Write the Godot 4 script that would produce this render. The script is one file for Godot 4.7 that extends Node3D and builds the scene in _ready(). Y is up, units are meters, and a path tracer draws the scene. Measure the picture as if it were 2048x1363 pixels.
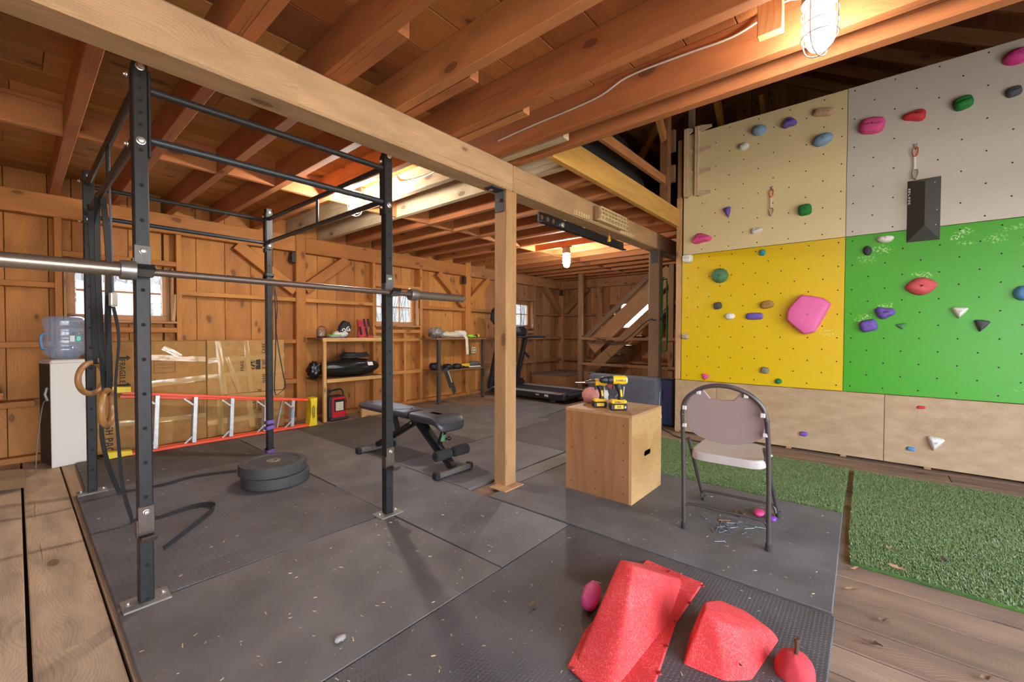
extends Node3D
# A barn gym: timber frame, squat rack, climbing wall.  y up, metres; the mats' tops lie at y = 0, the floor boards at y = -0.02.

const FLOOR_Y := -0.02
const WX := 4.855          # face of the climbing wall
var rng := RandomNumberGenerator.new()
var T := {}                # textures
var MC := {}               # material cache
var taken := {}

# ------------------------------------------------------------------ mesh building
class MB:
	var v := PackedVector3Array()
	var n := PackedVector3Array()
	var u := PackedVector2Array()
	var w := PackedVector2Array()
	var x := PackedInt32Array()
	func vert(p: Vector3, nn: Vector3, uv: Vector2) -> int:
		v.append(p); n.append(nn); u.append(uv); w.append(uv)
		return v.size() - 1
	# corners counter-clockwise seen from outside
	func quad(a: Vector3, b: Vector3, c: Vector3, d: Vector3, ua := Vector2(0, 0), ub := Vector2(1, 0), uc := Vector2(1, 1), ud := Vector2(0, 1)) -> void:
		var nn := (b - a).cross(c - a)
		if nn.length_squared() < 1e-16: nn = (c - a).cross(d - a)
		nn = nn.normalized()
		var i := vert(a, nn, ua); vert(b, nn, ub); vert(c, nn, uc); vert(d, nn, ud)
		x.append_array(PackedInt32Array([i, i + 2, i + 1, i, i + 3, i + 2]))
	func tri(a: Vector3, b: Vector3, c: Vector3, ua := Vector2(0, 0), ub := Vector2(1, 0), uc := Vector2(1, 1)) -> void:
		var nn := (b - a).cross(c - a).normalized()
		var i := vert(a, nn, ua); vert(b, nn, ub); vert(c, nn, uc)
		x.append_array(PackedInt32Array([i, i + 2, i + 1]))
	# chamfered box; the grain (u) runs along axis "long"
	func box(c: Vector3, s: Vector3, bev := 0.003, B := Basis.IDENTITY, tu := 2.4, tv := 0.6, off := Vector2.ZERO, long := -1) -> void:
		if long < 0:
			long = s.max_axis_index()
		bev = minf(bev, minf(s.x, minf(s.y, s.z)) * 0.45)
		var h := s * 0.5
		var axes := [Vector3.RIGHT, Vector3.UP, Vector3.BACK]
		for k in 3:
			var ku := long if long != k else (k + 1) % 3
			var kv := 3 - k - ku
			for sg in [-1.0, 1.0]:
				var P := []
				for q in [[-1, -1], [1, -1], [1, 1], [-1, 1]]:
					var p := Vector3.ZERO
					p[k] = h[k] * sg
					p[ku] = (h[ku] - bev) * q[0]
					p[kv] = (h[kv] - bev) * q[1]
					P.append(p)
				var uvs := []
				for p in P:
					uvs.append(Vector2(p[ku] / tu, p[kv] / tv) + off + Vector2(0.0, 0.37 * k))
				var nn: Vector3 = axes[k] * sg
				if (P[1] - P[0]).cross(P[2] - P[0]).dot(nn) < 0:
					P.reverse(); uvs.reverse()
				quad(c + B * P[0], c + B * P[1], c + B * P[2], c + B * P[3], uvs[0], uvs[1], uvs[2], uvs[3])
		if bev <= 0.0: return
		for k in 3:
			var a := (k + 1) % 3
			var b := (k + 2) % 3
			for sa in [-1.0, 1.0]:
				for sb in [-1.0, 1.0]:
					var P := []
					for q in [[-1, 0], [1, 0], [1, 1], [-1, 1]]:
						var p := Vector3.ZERO
						p[k] = (h[k] - bev) * q[0]
						p[a] = (h[a] - (bev if q[1] == 1 else 0.0)) * sa
						p[b] = (h[b] - (0.0 if q[1] == 1 else bev)) * sb
						P.append(p)
					var nn := Vector3.ZERO
					nn[a] = sa; nn[b] = sb
					var uvs := []
					for p in P:
						uvs.append(Vector2(p[k] / tu, p[a] / tv) + off if k == long else Vector2(p[k] / tv, p[a] / tu) + off)
					if (P[1] - P[0]).cross(P[2] - P[0]).dot(nn) < 0:
						P.reverse(); uvs.reverse()
					quad(c + B * P[0], c + B * P[1], c + B * P[2], c + B * P[3], uvs[0], uvs[1], uvs[2], uvs[3])
		for sx in [-1.0, 1.0]:
			for sy in [-1.0, 1.0]:
				for sz in [-1.0, 1.0]:
					var a := Vector3(h.x * sx, (h.y - bev) * sy, (h.z - bev) * sz)
					var b := Vector3((h.x - bev) * sx, h.y * sy, (h.z - bev) * sz)
					var d := Vector3((h.x - bev) * sx, (h.y - bev) * sy, h.z * sz)
					if (b - a).cross(d - a).dot(Vector3(sx, sy, sz)) < 0:
						var t := b; b = d; d = t
					tri(c + B * a, c + B * b, c + B * d, off, off, off)
	# smooth surface through rows of points
	func grid(rows: Array, wrap := false, us := 1.0, vs := 1.0, flip := 0) -> void:
		var R := rows.size()
		var C: int = rows[0].size()
		var nn := []
		var mid := Vector3.ZERO
		for r in R:
			var z := PackedVector3Array(); z.resize(C); nn.append(z)
			for p in rows[r]: mid += p
		mid /= float(R * C)
		var CC := C if wrap else C - 1
		for r in R - 1:
			for k in CC:
				var k2 := (k + 1) % C
				var a: Vector3 = rows[r][k]
				var b: Vector3 = rows[r][k2]
				var c: Vector3 = rows[r + 1][k2]
				var d: Vector3 = rows[r + 1][k]
				var f := (c - a).cross(d - b)
				nn[r][k] += f; nn[r][k2] += f; nn[r + 1][k2] += f; nn[r + 1][k] += f
		var sum := 0.0
		for r in R:
			for k in C:
				sum += (rows[r][k] - mid).dot(nn[r][k])
		var sg := 1.0 if (sum >= 0 if flip == 0 else flip > 0) else -1.0
		var base := v.size()
		var W := C + 1 if wrap else C
		for r in R:
			for k in W:
				var q: Vector3 = nn[r][k % C] * sg
				vert(rows[r][k % C], q.normalized() if q.length_squared() > 1e-20 else Vector3.UP, Vector2(us * k / float(W - 1), vs * r / float(maxi(1, R - 1))))
		for r in R - 1:
			for k in W - 1:
				var a := base + r * W + k
				var b := a + 1
				var c := a + W + 1
				var d := a + W
				if sg > 0: x.append_array(PackedInt32Array([a, c, b, a, d, c]))
				else: x.append_array(PackedInt32Array([a, b, c, a, c, d]))
	func fan(ring: PackedVector3Array, out: Vector3) -> void:
		var m := Vector3.ZERO
		for p in ring: m += p
		m /= ring.size()
		var i0 := vert(m, out, Vector2(0.5, 0.5))
		for k in ring.size():
			var an := TAU * k / ring.size()
			vert(ring[k], out, Vector2(0.5 + 0.5 * cos(an), 0.5 + 0.5 * sin(an)))
		for k in ring.size():
			var a := i0 + 1 + k
			var b := i0 + 1 + (k + 1) % ring.size()
			if (v[a] - m).cross(v[b] - m).dot(out) > 0: x.append_array(PackedInt32Array([i0, b, a]))
			else: x.append_array(PackedInt32Array([i0, a, b]))
	func tube(pts: Array, r, sides := 10, caps := true, closed := false, us := 1.0, vs := 1.0) -> void:
		var rows := []
		var N := pts.size()
		var up := Vector3.UP
		for i in N:
			var t: Vector3
			if closed: t = pts[(i + 1) % N] - pts[(i - 1 + N) % N]
			else: t = pts[mini(i + 1, N - 1)] - pts[maxi(i - 1, 0)]
			t = t.normalized()
			if i == 0 and absf(t.dot(up)) > 0.9: up = Vector3.RIGHT
			var sd := t.cross(up)
			if sd.length_squared() < 1e-4: sd = t.cross(Vector3.FORWARD)
			sd = sd.normalized()
			up = sd.cross(t).normalized()
			var rad: float = r[i] if r is Array else r
			var ring := PackedVector3Array()
			for k in sides:
				var a := TAU * k / sides
				ring.append(pts[i] + (sd * cos(a) + up * sin(a)) * rad)
			rows.append(ring)
		if closed: rows.append(rows[0])
		grid(rows, true, us, vs)
		if caps and not closed:
			fan(rows[0], (pts[0] - pts[1]).normalized())
			fan(rows[N - 1], (pts[N - 1] - pts[N - 2]).normalized())
	# profile of Vector2(radius, height) turned about the y axis of B
	func lathe(prof: Array, sides := 20, at := Vector3.ZERO, B := Basis.IDENTITY, us := 1.0, vs := 1.0) -> void:
		var rows := []
		for p in prof:
			var ring := PackedVector3Array()
			for k in sides:
				var a := TAU * k / sides
				ring.append(at + B * Vector3(p.x * cos(a), p.y, p.x * sin(a)))
			rows.append(ring)
		# hard creases: start a new strip where the profile repeats a point
		var s := 0
		for i in range(1, prof.size() + 1):
			if i == prof.size() or prof[i].distance_squared_to(prof[i - 1]) < 1e-12:
				if i - s > 1: _strip(rows.slice(s, i), prof.slice(s, i), us, vs, at, B)
				s = i
	func _strip(rows: Array, prof: Array, us: float, vs: float, at: Vector3, B: Basis) -> void:
		# outward side: to the right of the profile's course when it runs upwards
		var a: Vector2 = prof[0]
		var b: Vector2 = prof[prof.size() - 1]
		var best := 0.0
		for i in prof.size() - 1:
			var d: Vector2 = prof[i + 1] - prof[i]
			if d.length() > best: best = d.length(); a = prof[i]; b = prof[i + 1]
		var dir := b - a
		var ring: PackedVector3Array = rows[0]
		var want := B * Vector3(dir.y, -dir.x, 0)     # outward normal at angle 0
		var i0 := v.size()
		grid(rows, true, us, vs, 1)
		var got := Vector3.ZERO
		var W := ring.size() + 1
		for r in rows.size(): got += n[i0 + r * W]
		if got.dot(want) < 0:
			for k in range(i0, v.size()): n[k] = -n[k]
			var first := x.size() - (rows.size() - 1) * (W - 1) * 6
			for k in range(first, x.size(), 3):
				var t := x[k + 1]; x[k + 1] = x[k + 2]; x[k + 2] = t
	# polygon in the xy plane of X, extruded along its z from 0 to depth, edges bevelled
	func prism(poly: PackedVector2Array, depth: float, X := Transform3D.IDENTITY, bev := 0.0, us := 1.0) -> void:
		var P := poly.duplicate()
		if Geometry2D.is_polygon_clockwise(P): P.reverse()
		var Q := P
		if bev > 0.0:
			Q = PackedVector2Array()
			for i in P.size():
				var a := (P[i] - P[(i - 1 + P.size()) % P.size()]).normalized()
				var b := (P[(i + 1) % P.size()] - P[i]).normalized()
				var m := (Vector2(-a.y, a.x) + Vector2(-b.y, b.x))
				m = m.normalized() / maxf(0.5, m.length() * 0.5)
				Q.append(P[i] + m * bev)
		var id := Geometry2D.triangulate_polygon(Q)
		for i in range(0, id.size(), 3):
			var a := Q[id[i]]; var b := Q[id[i + 1]]; var c := Q[id[i + 2]]
			if (b - a).cross(c - a) < 0: var t := b; b = c; c = t
			tri(X * Vector3(a.x, a.y, depth), X * Vector3(b.x, b.y, depth), X * Vector3(c.x, c.y, depth), a * us, b * us, c * us)
			tri(X * Vector3(c.x, c.y, 0), X * Vector3(b.x, b.y, 0), X * Vector3(a.x, a.y, 0), c * us, b * us, a * us)
		var N := P.size()
		for i in N:
			var j := (i + 1) % N
			var zs := [[Q[i], Q[j], 0.0], [P[i], P[j], bev], [P[i], P[j], depth - bev], [Q[i], Q[j], depth]] if bev > 0.0 else [[P[i], P[j], 0.0], [P[i], P[j], depth]]
			for s in zs.size() - 1:
				var l = zs[s]; var h = zs[s + 1]
				quad(X * Vector3(l[0].x, l[0].y, l[2]), X * Vector3(l[1].x, l[1].y, l[2]), X * Vector3(h[1].x, h[1].y, h[2]), X * Vector3(h[0].x, h[0].y, h[2]), Vector2(l[0].x, l[2]) * us, Vector2(l[1].x, l[2]) * us, Vector2(h[1].x, h[2]) * us, Vector2(h[0].x, h[2]) * us)
	func done() -> ArrayMesh:
		var a := []
		a.resize(Mesh.ARRAY_MAX)
		a[Mesh.ARRAY_VERTEX] = v; a[Mesh.ARRAY_NORMAL] = n; a[Mesh.ARRAY_TEX_UV] = u; a[Mesh.ARRAY_TEX_UV2] = w; a[Mesh.ARRAY_INDEX] = x
		var m := ArrayMesh.new()
		m.add_surface_from_arrays(Mesh.PRIMITIVE_TRIANGLES, a)
		return m

# ------------------------------------------------------------------ nodes
func numbered(called: String) -> String:
	if not taken.has(called):
		taken[called] = 0
		return called
	taken[called] += 1
	return "%s_%03d" % [called, taken[called]]
func tag(o: Node, label: String, category := "", group := "", kind := "") -> void:
	if label: o.set_meta("label", label)
	if category: o.set_meta("category", category)
	if group: o.set_meta("group", group)
	if kind: o.set_meta("kind", kind)
func thing(called: String, label: String, category: String, at := Vector3.ZERO, turn := 0.0, group := "") -> Node3D:
	var o := Node3D.new()
	o.name = numbered(called)
	add_child(o)
	o.position = at
	o.rotation.y = turn
	tag(o, label, category, group)
	return o
func structure(called: String, label: String) -> Node3D:
	var o := Node3D.new()
	o.name = numbered(called)
	add_child(o)
	tag(o, label, "", "", "structure")
	return o
func part(parent: Node, called: String, mb, m: Material, xf := Transform3D.IDENTITY) -> MeshInstance3D:
	var o := MeshInstance3D.new()
	o.name = called
	o.mesh = mb.done() if mb is MB else mb
	o.set_surface_override_material(0, m)
	o.transform = xf
	o.cast_shadow = GeometryInstance3D.SHADOW_CASTING_SETTING_ON
	parent.add_child(o, true)
	return o
func single(called: String, label: String, category: String, mb, m: Material, at := Vector3.ZERO, turn := 0.0, group := "") -> MeshInstance3D:
	var o := part(self, numbered(called), mb, m)
	o.position = at
	o.rotation.y = turn
	tag(o, label, category, group)
	return o
func dup(o: Node3D, at: Vector3, turn: float, label := "") -> Node3D:
	var base: String = o.name
	var c: Node3D = o.duplicate()
	c.name = numbered(base)
	add_child(c)
	c.position = at
	c.rotation.y = turn
	if label: c.set_meta("label", label)
	return c
# a length of timber from corner to corner
func wood(parent: Node, called: String, lo: Vector3, hi: Vector3, m: Material, bev := 0.003, long := -1) -> MeshInstance3D:
	var b := MB.new()
	b.box(Vector3.ZERO, (hi - lo).abs(), bev, Basis.IDENTITY, 2.4, 0.6, Vector2(rng.randf(), rng.randf()), long)
	return part(parent, called, b, m, Transform3D(Basis.IDENTITY, (lo + hi) * 0.5))
# a stick with a rectangular section between two points (w across, h "up")
func stick(parent: Node, called: String, a: Vector3, b: Vector3, w: float, h: float, m: Material, up := Vector3.UP, bev := 0.003) -> MeshInstance3D:
	var mb := MB.new()
	mb.box(Vector3.ZERO, Vector3(a.distance_to(b), h, w), bev, Basis.IDENTITY, 2.4, 0.6, Vector2(rng.randf(), rng.randf()), 0)
	var X := (b - a).normalized()
	var Zv := X.cross(up).normalized()
	return part(parent, called, mb, m, Transform3D(Basis(X, Zv.cross(X), Zv), (a + b) * 0.5))
func bx(c: Vector3, s: Vector3, bev := 0.003, B := Basis.IDENTITY) -> MB:
	var b := MB.new()
	b.box(c, s, bev, B, 1.0, 1.0)
	return b
func tb(pts: Array, r, sides := 10, closed := false) -> MB:
	var b := MB.new()
	b.tube(pts, r, sides, true, closed)
	return b
func lt(prof: Array, sides := 20, at := Vector3.ZERO, B := Basis.IDENTITY) -> MB:
	var b := MB.new()
	b.lathe(prof, sides, at, B)
	return b
func curve(pts: Array, steps := 6) -> Array:          # Catmull-Rom through the points
	var o := []
	for i in pts.size() - 1:
		var a: Vector3 = pts[maxi(i - 1, 0)]
		var b: Vector3 = pts[i]
		var c: Vector3 = pts[i + 1]
		var d: Vector3 = pts[mini(i + 2, pts.size() - 1)]
		for s in steps:
			var t := s / float(steps)
			o.append(b.cubic_interpolate(c, a, d, t))
	o.append(pts[pts.size() - 1])
	return o
# ribbon of a given width along a path (webbing, tape, cloth strip)
func ribbon(pts: Array, w: float, side, thick := 0.0015) -> MB:
	var rows := []
	for i in pts.size():
		var sd: Vector3 = side[i] if side is Array else side
		var t: Vector3 = pts[mini(i + 1, pts.size() - 1)] - pts[maxi(i - 1, 0)]
		sd = (sd - t.normalized() * sd.dot(t.normalized())).normalized()
		var nn := t.normalized().cross(sd) * thick
		var p: Vector3 = pts[i]
		rows.append(PackedVector3Array([p - sd * w * 0.5 + nn, p + sd * w * 0.5 + nn, p + sd * w * 0.5 - nn, p - sd * w * 0.5 - nn]))
	var b := MB.new()
	for k in 4:
		var two := []
		for r in rows: two.append(PackedVector3Array([r[k], r[(k + 1) % 4]]))
		b.grid(two, false, 1.0, 1.0)
	return b
# closed lumpy body: ellipsoid of radii r, squareness e (2 round, 6 boxy), noise lumps
func blob(r: Vector3, e := 2.0, lump := 0.0, sd := 1, seg := 18, freq := 2.0, flat := false) -> MB:
	var ns := FastNoiseLite.new()
	ns.seed = sd; ns.frequency = 1.0; ns.fractal_octaves = 3
	var rows := []
	var half := seg / 2
	for i in half + 1:
		var th := PI * i / half
		var ring := PackedVector3Array()
		for k in seg:
			var ph := TAU * k / seg
			var d := Vector3(sin(th) * cos(ph), cos(th), sin(th) * sin(ph))
			var q := pow(pow(absf(d.x), e) + pow(absf(d.y), e) + pow(absf(d.z), e), -1.0 / e)
			d *= q
			var p := d * (1.0 + lump * ns.get_noise_3dv(d * freq)) * r
			if flat: p.y = maxf(p.y, 0.0)
			ring.append(p)
		rows.append(ring)
	var b := MB.new()
	b.grid(rows, true, 1.0, 1.0)
	return b
func text(s: String, h: float, depth := 0.001, font := "Droid Sans", bold := true) -> TextMesh:
	var t := TextMesh.new()
	t.text = s
	var f := SystemFont.new()
	f.font_names = PackedStringArray([font])
	f.font_weight = 700 if bold else 400
	t.font = f
	t.font_size = 64
	t.pixel_size = h / 46.0
	t.depth = depth
	return t
func letter(parent: Node, called: String, s: String, h: float, m: Material, xf: Transform3D, bold := true) -> MeshInstance3D:
	return part(parent, called, text(s, h, 0.001, "Droid Sans", bold), m, xf)

# ------------------------------------------------------------------ textures (what surfaces are made of)
func noise_bytes(w: int, h: int, sw: int, sh: int, freq: float, sd: int, oct := 3) -> PackedByteArray:
	var ns := FastNoiseLite.new()
	ns.seed = sd; ns.frequency = freq; ns.fractal_octaves = oct
	ns.noise_type = FastNoiseLite.TYPE_SIMPLEX_SMOOTH
	var im := ns.get_image(sw, sh, false, false, true)
	im.convert(Image.FORMAT_L8)
	if sw != w or sh != h: im.resize(w, h, Image.INTERPOLATE_CUBIC)
	return im.get_data()
var LUT := PackedByteArray()       # linear share -> sRGB byte
func make_lut() -> void:
	for i in 256: LUT.append(int(roundf(255.0 * pow(i / 255.0, 1.0 / 2.2))))
func tex(w: int, h: int, d: PackedByteArray, fmt := Image.FORMAT_RGB8) -> ImageTexture:
	return ImageTexture.create_from_image(Image.create_from_data(w, h, false, fmt, d))
# sawn softwood: growth rings bent round knots, fibre, stains; u runs along 2.4 m, v across 0.6 m
func wood_texture(sd: int, knots: int, saw: float, ringf: float, cracks: int, stain: float) -> void:
	var w := 1024; var h := 512
	var RG := 0.13 if sd == 11 else 0.09
	var rg := RandomNumberGenerator.new(); rg.seed = sd
	var fib := noise_bytes(w, h, 48, 512, 0.4, sd, 2)
	var wave := noise_bytes(w, h, 96, 64, 0.035, sd + 1, 2)
	var blot := noise_bytes(w, h, 128, 128, 0.03, sd + 2, 4)
	var disp := PackedFloat32Array(); disp.resize(w * h)
	var dark := PackedFloat32Array(); dark.resize(w * h)
	for k in knots:
		var cx := rg.randi_range(40, w - 40); var cy := rg.randi_range(30, h - 30)
		var kr := rg.randf_range(8.0, 17.0)        # pixels across the grain (1.17 mm each)
		var reach := int(kr * 4.5)
		for y in range(maxi(0, cy - reach), mini(h, cy + reach)):
			for x in range(maxi(0, cx - reach * 2), mini(w, cx + reach * 2)):
				var dx := (x - cx) * 1.25; var dy := float(y - cy)
				var d2 := (dx * dx * 0.55 + dy * dy) / (kr * kr)
				if d2 > 18.0: continue
				var i := y * w + x
				disp[i] -= signf(dy) * kr * 1.3 * exp(-d2 * 0.45)
				var d := sqrt(d2)
				if d < 1.25:
					var ring := 0.5 + 0.5 * sin(d * 14.0)
					dark[i] = maxf(dark[i], clampf((1.25 - d) * 4.0, 0, 1) * (0.42 + 0.25 * ring))
				elif d < 2.6:
					dark[i] = maxf(dark[i], (2.6 - d) * 0.11)
	for k in cracks:
		var cx := rg.randi_range(0, w - 300); var cy := rg.randf_range(20, h - 20); var ln := rg.randi_range(120, 460)
		for x in range(cx, mini(w, cx + ln)):
			cy += rg.randf_range(-0.35, 0.35)
			var t := sin(PI * (x - cx) / ln)
			for o in [0, 1]:
				var yy := clampi(int(cy) + o, 0, h - 1)
				dark[yy * w + x] = maxf(dark[yy * w + x], 0.75 * t)
	var out := PackedByteArray(); out.resize(w * h * 3)
	var hm := PackedByteArray(); hm.resize(w * h)
	for y in h:
		for x in w:
			var i := y * w + x
			var ph := (y + disp[i] + (wave[i] - 128) * 0.33) * ringf
			var g := ph - floorf(ph)
			g = g * g * (1.0 if g < 0.9 else (1.0 - g) * 10.0)
			var f := fib[i] / 255.0
			var s := 0.0
			if saw > 0.0:
				var ax := x - 0.0035 * (y - 200) * (y - 200) * 0.6
				s = saw * (0.5 + 0.5 * sin(ax * 1.15 + wave[i] * 0.02)) * (0.4 + blot[(i * 3) % (w * h)] / 255.0 * 0.6)
			var val := 1.0 - RG * g - 0.2 * (1.0 - f) - stain * (1.0 - blot[i] / 255.0) - s
			var dk := dark[i]
			val *= 1.0 - dk
			out[i * 3] = LUT[clampi(int(val * 255.0), 0, 255)]
			out[i * 3 + 1] = LUT[clampi(int(val * (1.0 - 0.12 * g - 0.22 * dk) * 255.0), 0, 255)]
			out[i * 3 + 2] = LUT[clampi(int(val * (1.0 - 0.25 * g - 0.40 * dk) * 255.0), 0, 255)]
			hm[i] = clampi(int((0.6 + 0.25 * f - 0.25 * g - s * 1.6 - dk * 0.3) * 255.0), 0, 255)
	T["wood%d" % sd] = tex(w, h, out)
	T["woodh%d" % sd] = tex(w, h, hm, Image.FORMAT_L8)
# mottled overlay, value between lo and 1
func mottle(name: String, w: int, freq: float, lo: float, sd: int, tint := Color.WHITE, oct := 4, contrast := 1.0) -> void:
	var b := noise_bytes(w, w, w, w, freq, sd, oct)
	var out := PackedByteArray(); out.resize(w * w * 3)
	for i in w * w:
		var t := clampf((b[i] / 255.0 - 0.5) * contrast + 0.5, 0, 1)
		var c := tint.lerp(Color.WHITE, t)
		var k := lo + (1.0 - lo) * t
		out[i * 3] = LUT[int(c.r * k * 255)]; out[i * 3 + 1] = LUT[int(c.g * k * 255)]; out[i * 3 + 2] = LUT[int(c.b * k * 255)]
	T[name] = tex(w, w, out)
func specks(name: String, w: int, base: Color, speck: Color, sd: int, share: float, spread: float) -> void:
	var b := noise_bytes(w, w, w / 2, w / 2, 0.02, sd, 4)
	var rg := RandomNumberGenerator.new(); rg.seed = sd
	var out := PackedByteArray(); out.resize(w * w * 3)
	for i in w * w:
		var t := b[i] / 255.0
		var k := 1.0 - spread + spread * t + rg.randf_range(-0.05, 0.05)
		var c := base * k
		if rg.randf() < share * t: c = base.lerp(speck, rg.randf_range(0.2, 0.9))
		out[i * 3] = clampi(int(c.r * 255), 0, 255); out[i * 3 + 1] = clampi(int(c.g * 255), 0, 255); out[i * 3 + 2] = clampi(int(c.b * 255), 0, 255)
	T[name] = tex(w, w, out)
# a tile of raised rubber tread; kinds: 0 five-bar diamond, 1 honeycomb, 2 ribs with cross cuts
func tread(name: String, kind: int) -> void:
	var w := 96; var hh := 96
	if kind == 1: hh = 166 
	var a := PackedByteArray(); a.resize(w * hh)
	var c := PackedByteArray(); c.resize(w * hh * 3)
	for y in hh:
		for x in w:
			var v := 0.0
			if kind == 0:
				for q in [[0.25, 0.25, 1], [0.75, 0.75, 1], [0.75, 0.25, -1], [0.25, 0.75, -1]]:
					var dx: float = x / float(w) - q[0]; var dy: float = y / float(hh) - q[1]
					var p: float = (dx + dy * q[2]) * 0.7071; var r: float = (dx - dy * q[2]) * 0.7071
					var e := (p / 0.21) * (p / 0.21) + (r / 0.062) * (r / 0.062)
					v = maxf(v, clampf(1.5 - e, 0, 1))
			elif kind == 1:
				var best := 9.0; var best2 := 9.0
				for q in [[0.0, 0.0], [1.0, 0.0], [0.0, 1.732], [1.0, 1.732], [0.5, 0.866]]:
					var d := Vector2(x / 96.0 - q[0], y / 96.0 - q[1]).length()
					if d < best: best2 = best; best = d
					elif d < best2: best2 = d
				v = clampf((best2 - best) * 7.0, 0, 1)
			else:
				var q := absf(fposmod(x / float(w) * 2.0, 1.0) - 0.5) * 2.0
				v = clampf((q - 0.35) * 4.0, 0, 1) * clampf(absf(fposmod(y / float(hh) * 2.0, 1.0) - 0.5) * 9.0, 0.25, 1)
			a[y * w + x] = int(v * 255)
			# raised parts lighter on diamonds and ribs, cell middles darker on honeycomb
			var k := 0.80 + 0.20 * v if kind != 1 else 1.0 - 0.45 * v
			for j in 3: c[(y * w + x) * 3 + j] = LUT[int(k * 255)]
	T[name + "_h"] = tex(w, hh, a, Image.FORMAT_L8)
	T[name] = tex(w, hh, c)
func dust_overlay(name: String, sd: int, tint: Color, w := 512) -> void:
	var b := noise_bytes(w, w, 128, 128, 0.022, sd, 5)
	var f := noise_bytes(w, w, w, w, 0.35, sd + 5, 2)
	var rg := RandomNumberGenerator.new(); rg.seed = sd
	var out := PackedByteArray(); out.resize(w * w * 3)
	for i in w * w:
		var t := clampf((b[i] / 255.0 - 0.5) * 0.8 + 0.5, 0, 1) * (0.85 + 0.15 * f[i] / 255.0)
		var c := Color(0.60, 0.585, 0.58).lerp(tint, clampf(t * 1.5 - 0.2, 0, 1))
		if rg.randf() < 0.006: c = Color(1, 0.97, 0.9)
		out[i * 3] = LUT[int(c.r * 255)]; out[i * 3 + 1] = LUT[int(c.g * 255)]; out[i * 3 + 2] = LUT[int(c.b * 255)]
	# scuffs
	for k in 60:
		var x := rg.randf() * w; var y := rg.randf() * w; var an := rg.randf() * TAU; var ln := rg.randi_range(8, 50)
		for s in ln:
			var xi := posmod(int(x + cos(an) * s), w); var yi := posmod(int(y + sin(an) * s), w)
			var i := (yi * w + xi) * 3
			for j in 3: out[i + j] = mini(255, out[i + j] + 26)
	T[name] = tex(w, w, out)
# paint with chalk smears (white drifts with ragged outlines) and shoe scuffs (thin dark arcs)
func chalked(name: String, base: Color, smears: Array, scuffs: int, sd: int, chalk := Color(0.86, 0.87, 0.84)) -> void:
	var w := 1024
	var f := noise_bytes(w, w, w, w, 0.06, sd, 4)
	var g := noise_bytes(w, w, 128, w, 0.12, sd + 3, 3)
	var rg := RandomNumberGenerator.new(); rg.seed = sd
	var out := PackedByteArray(); out.resize(w * w * 3)
	for i in w * w:
		var k := 0.965 + 0.035 * g[i] / 255.0
		out[i * 3] = int(base.r * k * 255); out[i * 3 + 1] = int(base.g * k * 255); out[i * 3 + 2] = int(base.b * k * 255)
	for s in smears:                      # [u, v, length, width, angle, strength]
		var cx: float = s[0] * w; var cy: float = s[1] * w; var L: float = s[2] * w; var B: float = s[3] * w; var an: float = s[4]
		var reach := int(L + B)
		for y in range(maxi(0, int(cy) - reach), mini(w, int(cy) + reach)):
			for x in range(maxi(0, int(cx) - reach), mini(w, int(cx) + reach)):
				var dx := x - cx; var dy := y - cy
				var p := (dx * cos(an) + dy * sin(an)) / L; var q := (-dx * sin(an) + dy * cos(an)) / B
				var e := p * p + q * q
				if e >= 1.0: continue
				var i := y * w + x
				var t: float = clampf((f[i] / 255.0 - 0.42 - e * 0.25) * 5.0, 0, 1) * s[5]
				for j in 3: out[i * 3 + j] = int(lerpf(out[i * 3 + j], chalk[j] * 255, t))
	for k in scuffs:
		var x := rg.randf() * w; var y := rg.randf() * w; var an := rg.randf_range(-0.5, 0.5) + (PI / 2 if rg.randf() < 0.35 else 0.0)
		var bend := rg.randf_range(-0.012, 0.012); var dk := rg.randf_range(0.05, 0.16)
		for s in rg.randi_range(40, 240):
			an += bend; x += cos(an); y += sin(an)
			var i := (posmod(int(y), w) * w + posmod(int(x), w)) * 3
			for j in 3: out[i + j] = int(out[i + j] * (1.0 - dk))
	T[name] = tex(w, w, out)
func corrugated(name: String) -> void:
	var w := 256
	var b := noise_bytes(w, w, 64, 64, 0.05, 71, 4)
	var out := PackedByteArray(); out.resize(w * w * 3)
	for y in w:
		for x in w:
			var i := y * w + x
			var k := 0.88 + 0.06 * sin(y * TAU / 16.0) * 0.5 + 0.1 * b[i] / 255.0
			out[i * 3] = clampi(int(k * 255), 0, 255); out[i * 3 + 1] = clampi(int(k * 252), 0, 255); out[i * 3 + 2] = clampi(int(k * 246), 0, 255)
	T[name] = tex(w, w, out)
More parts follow.
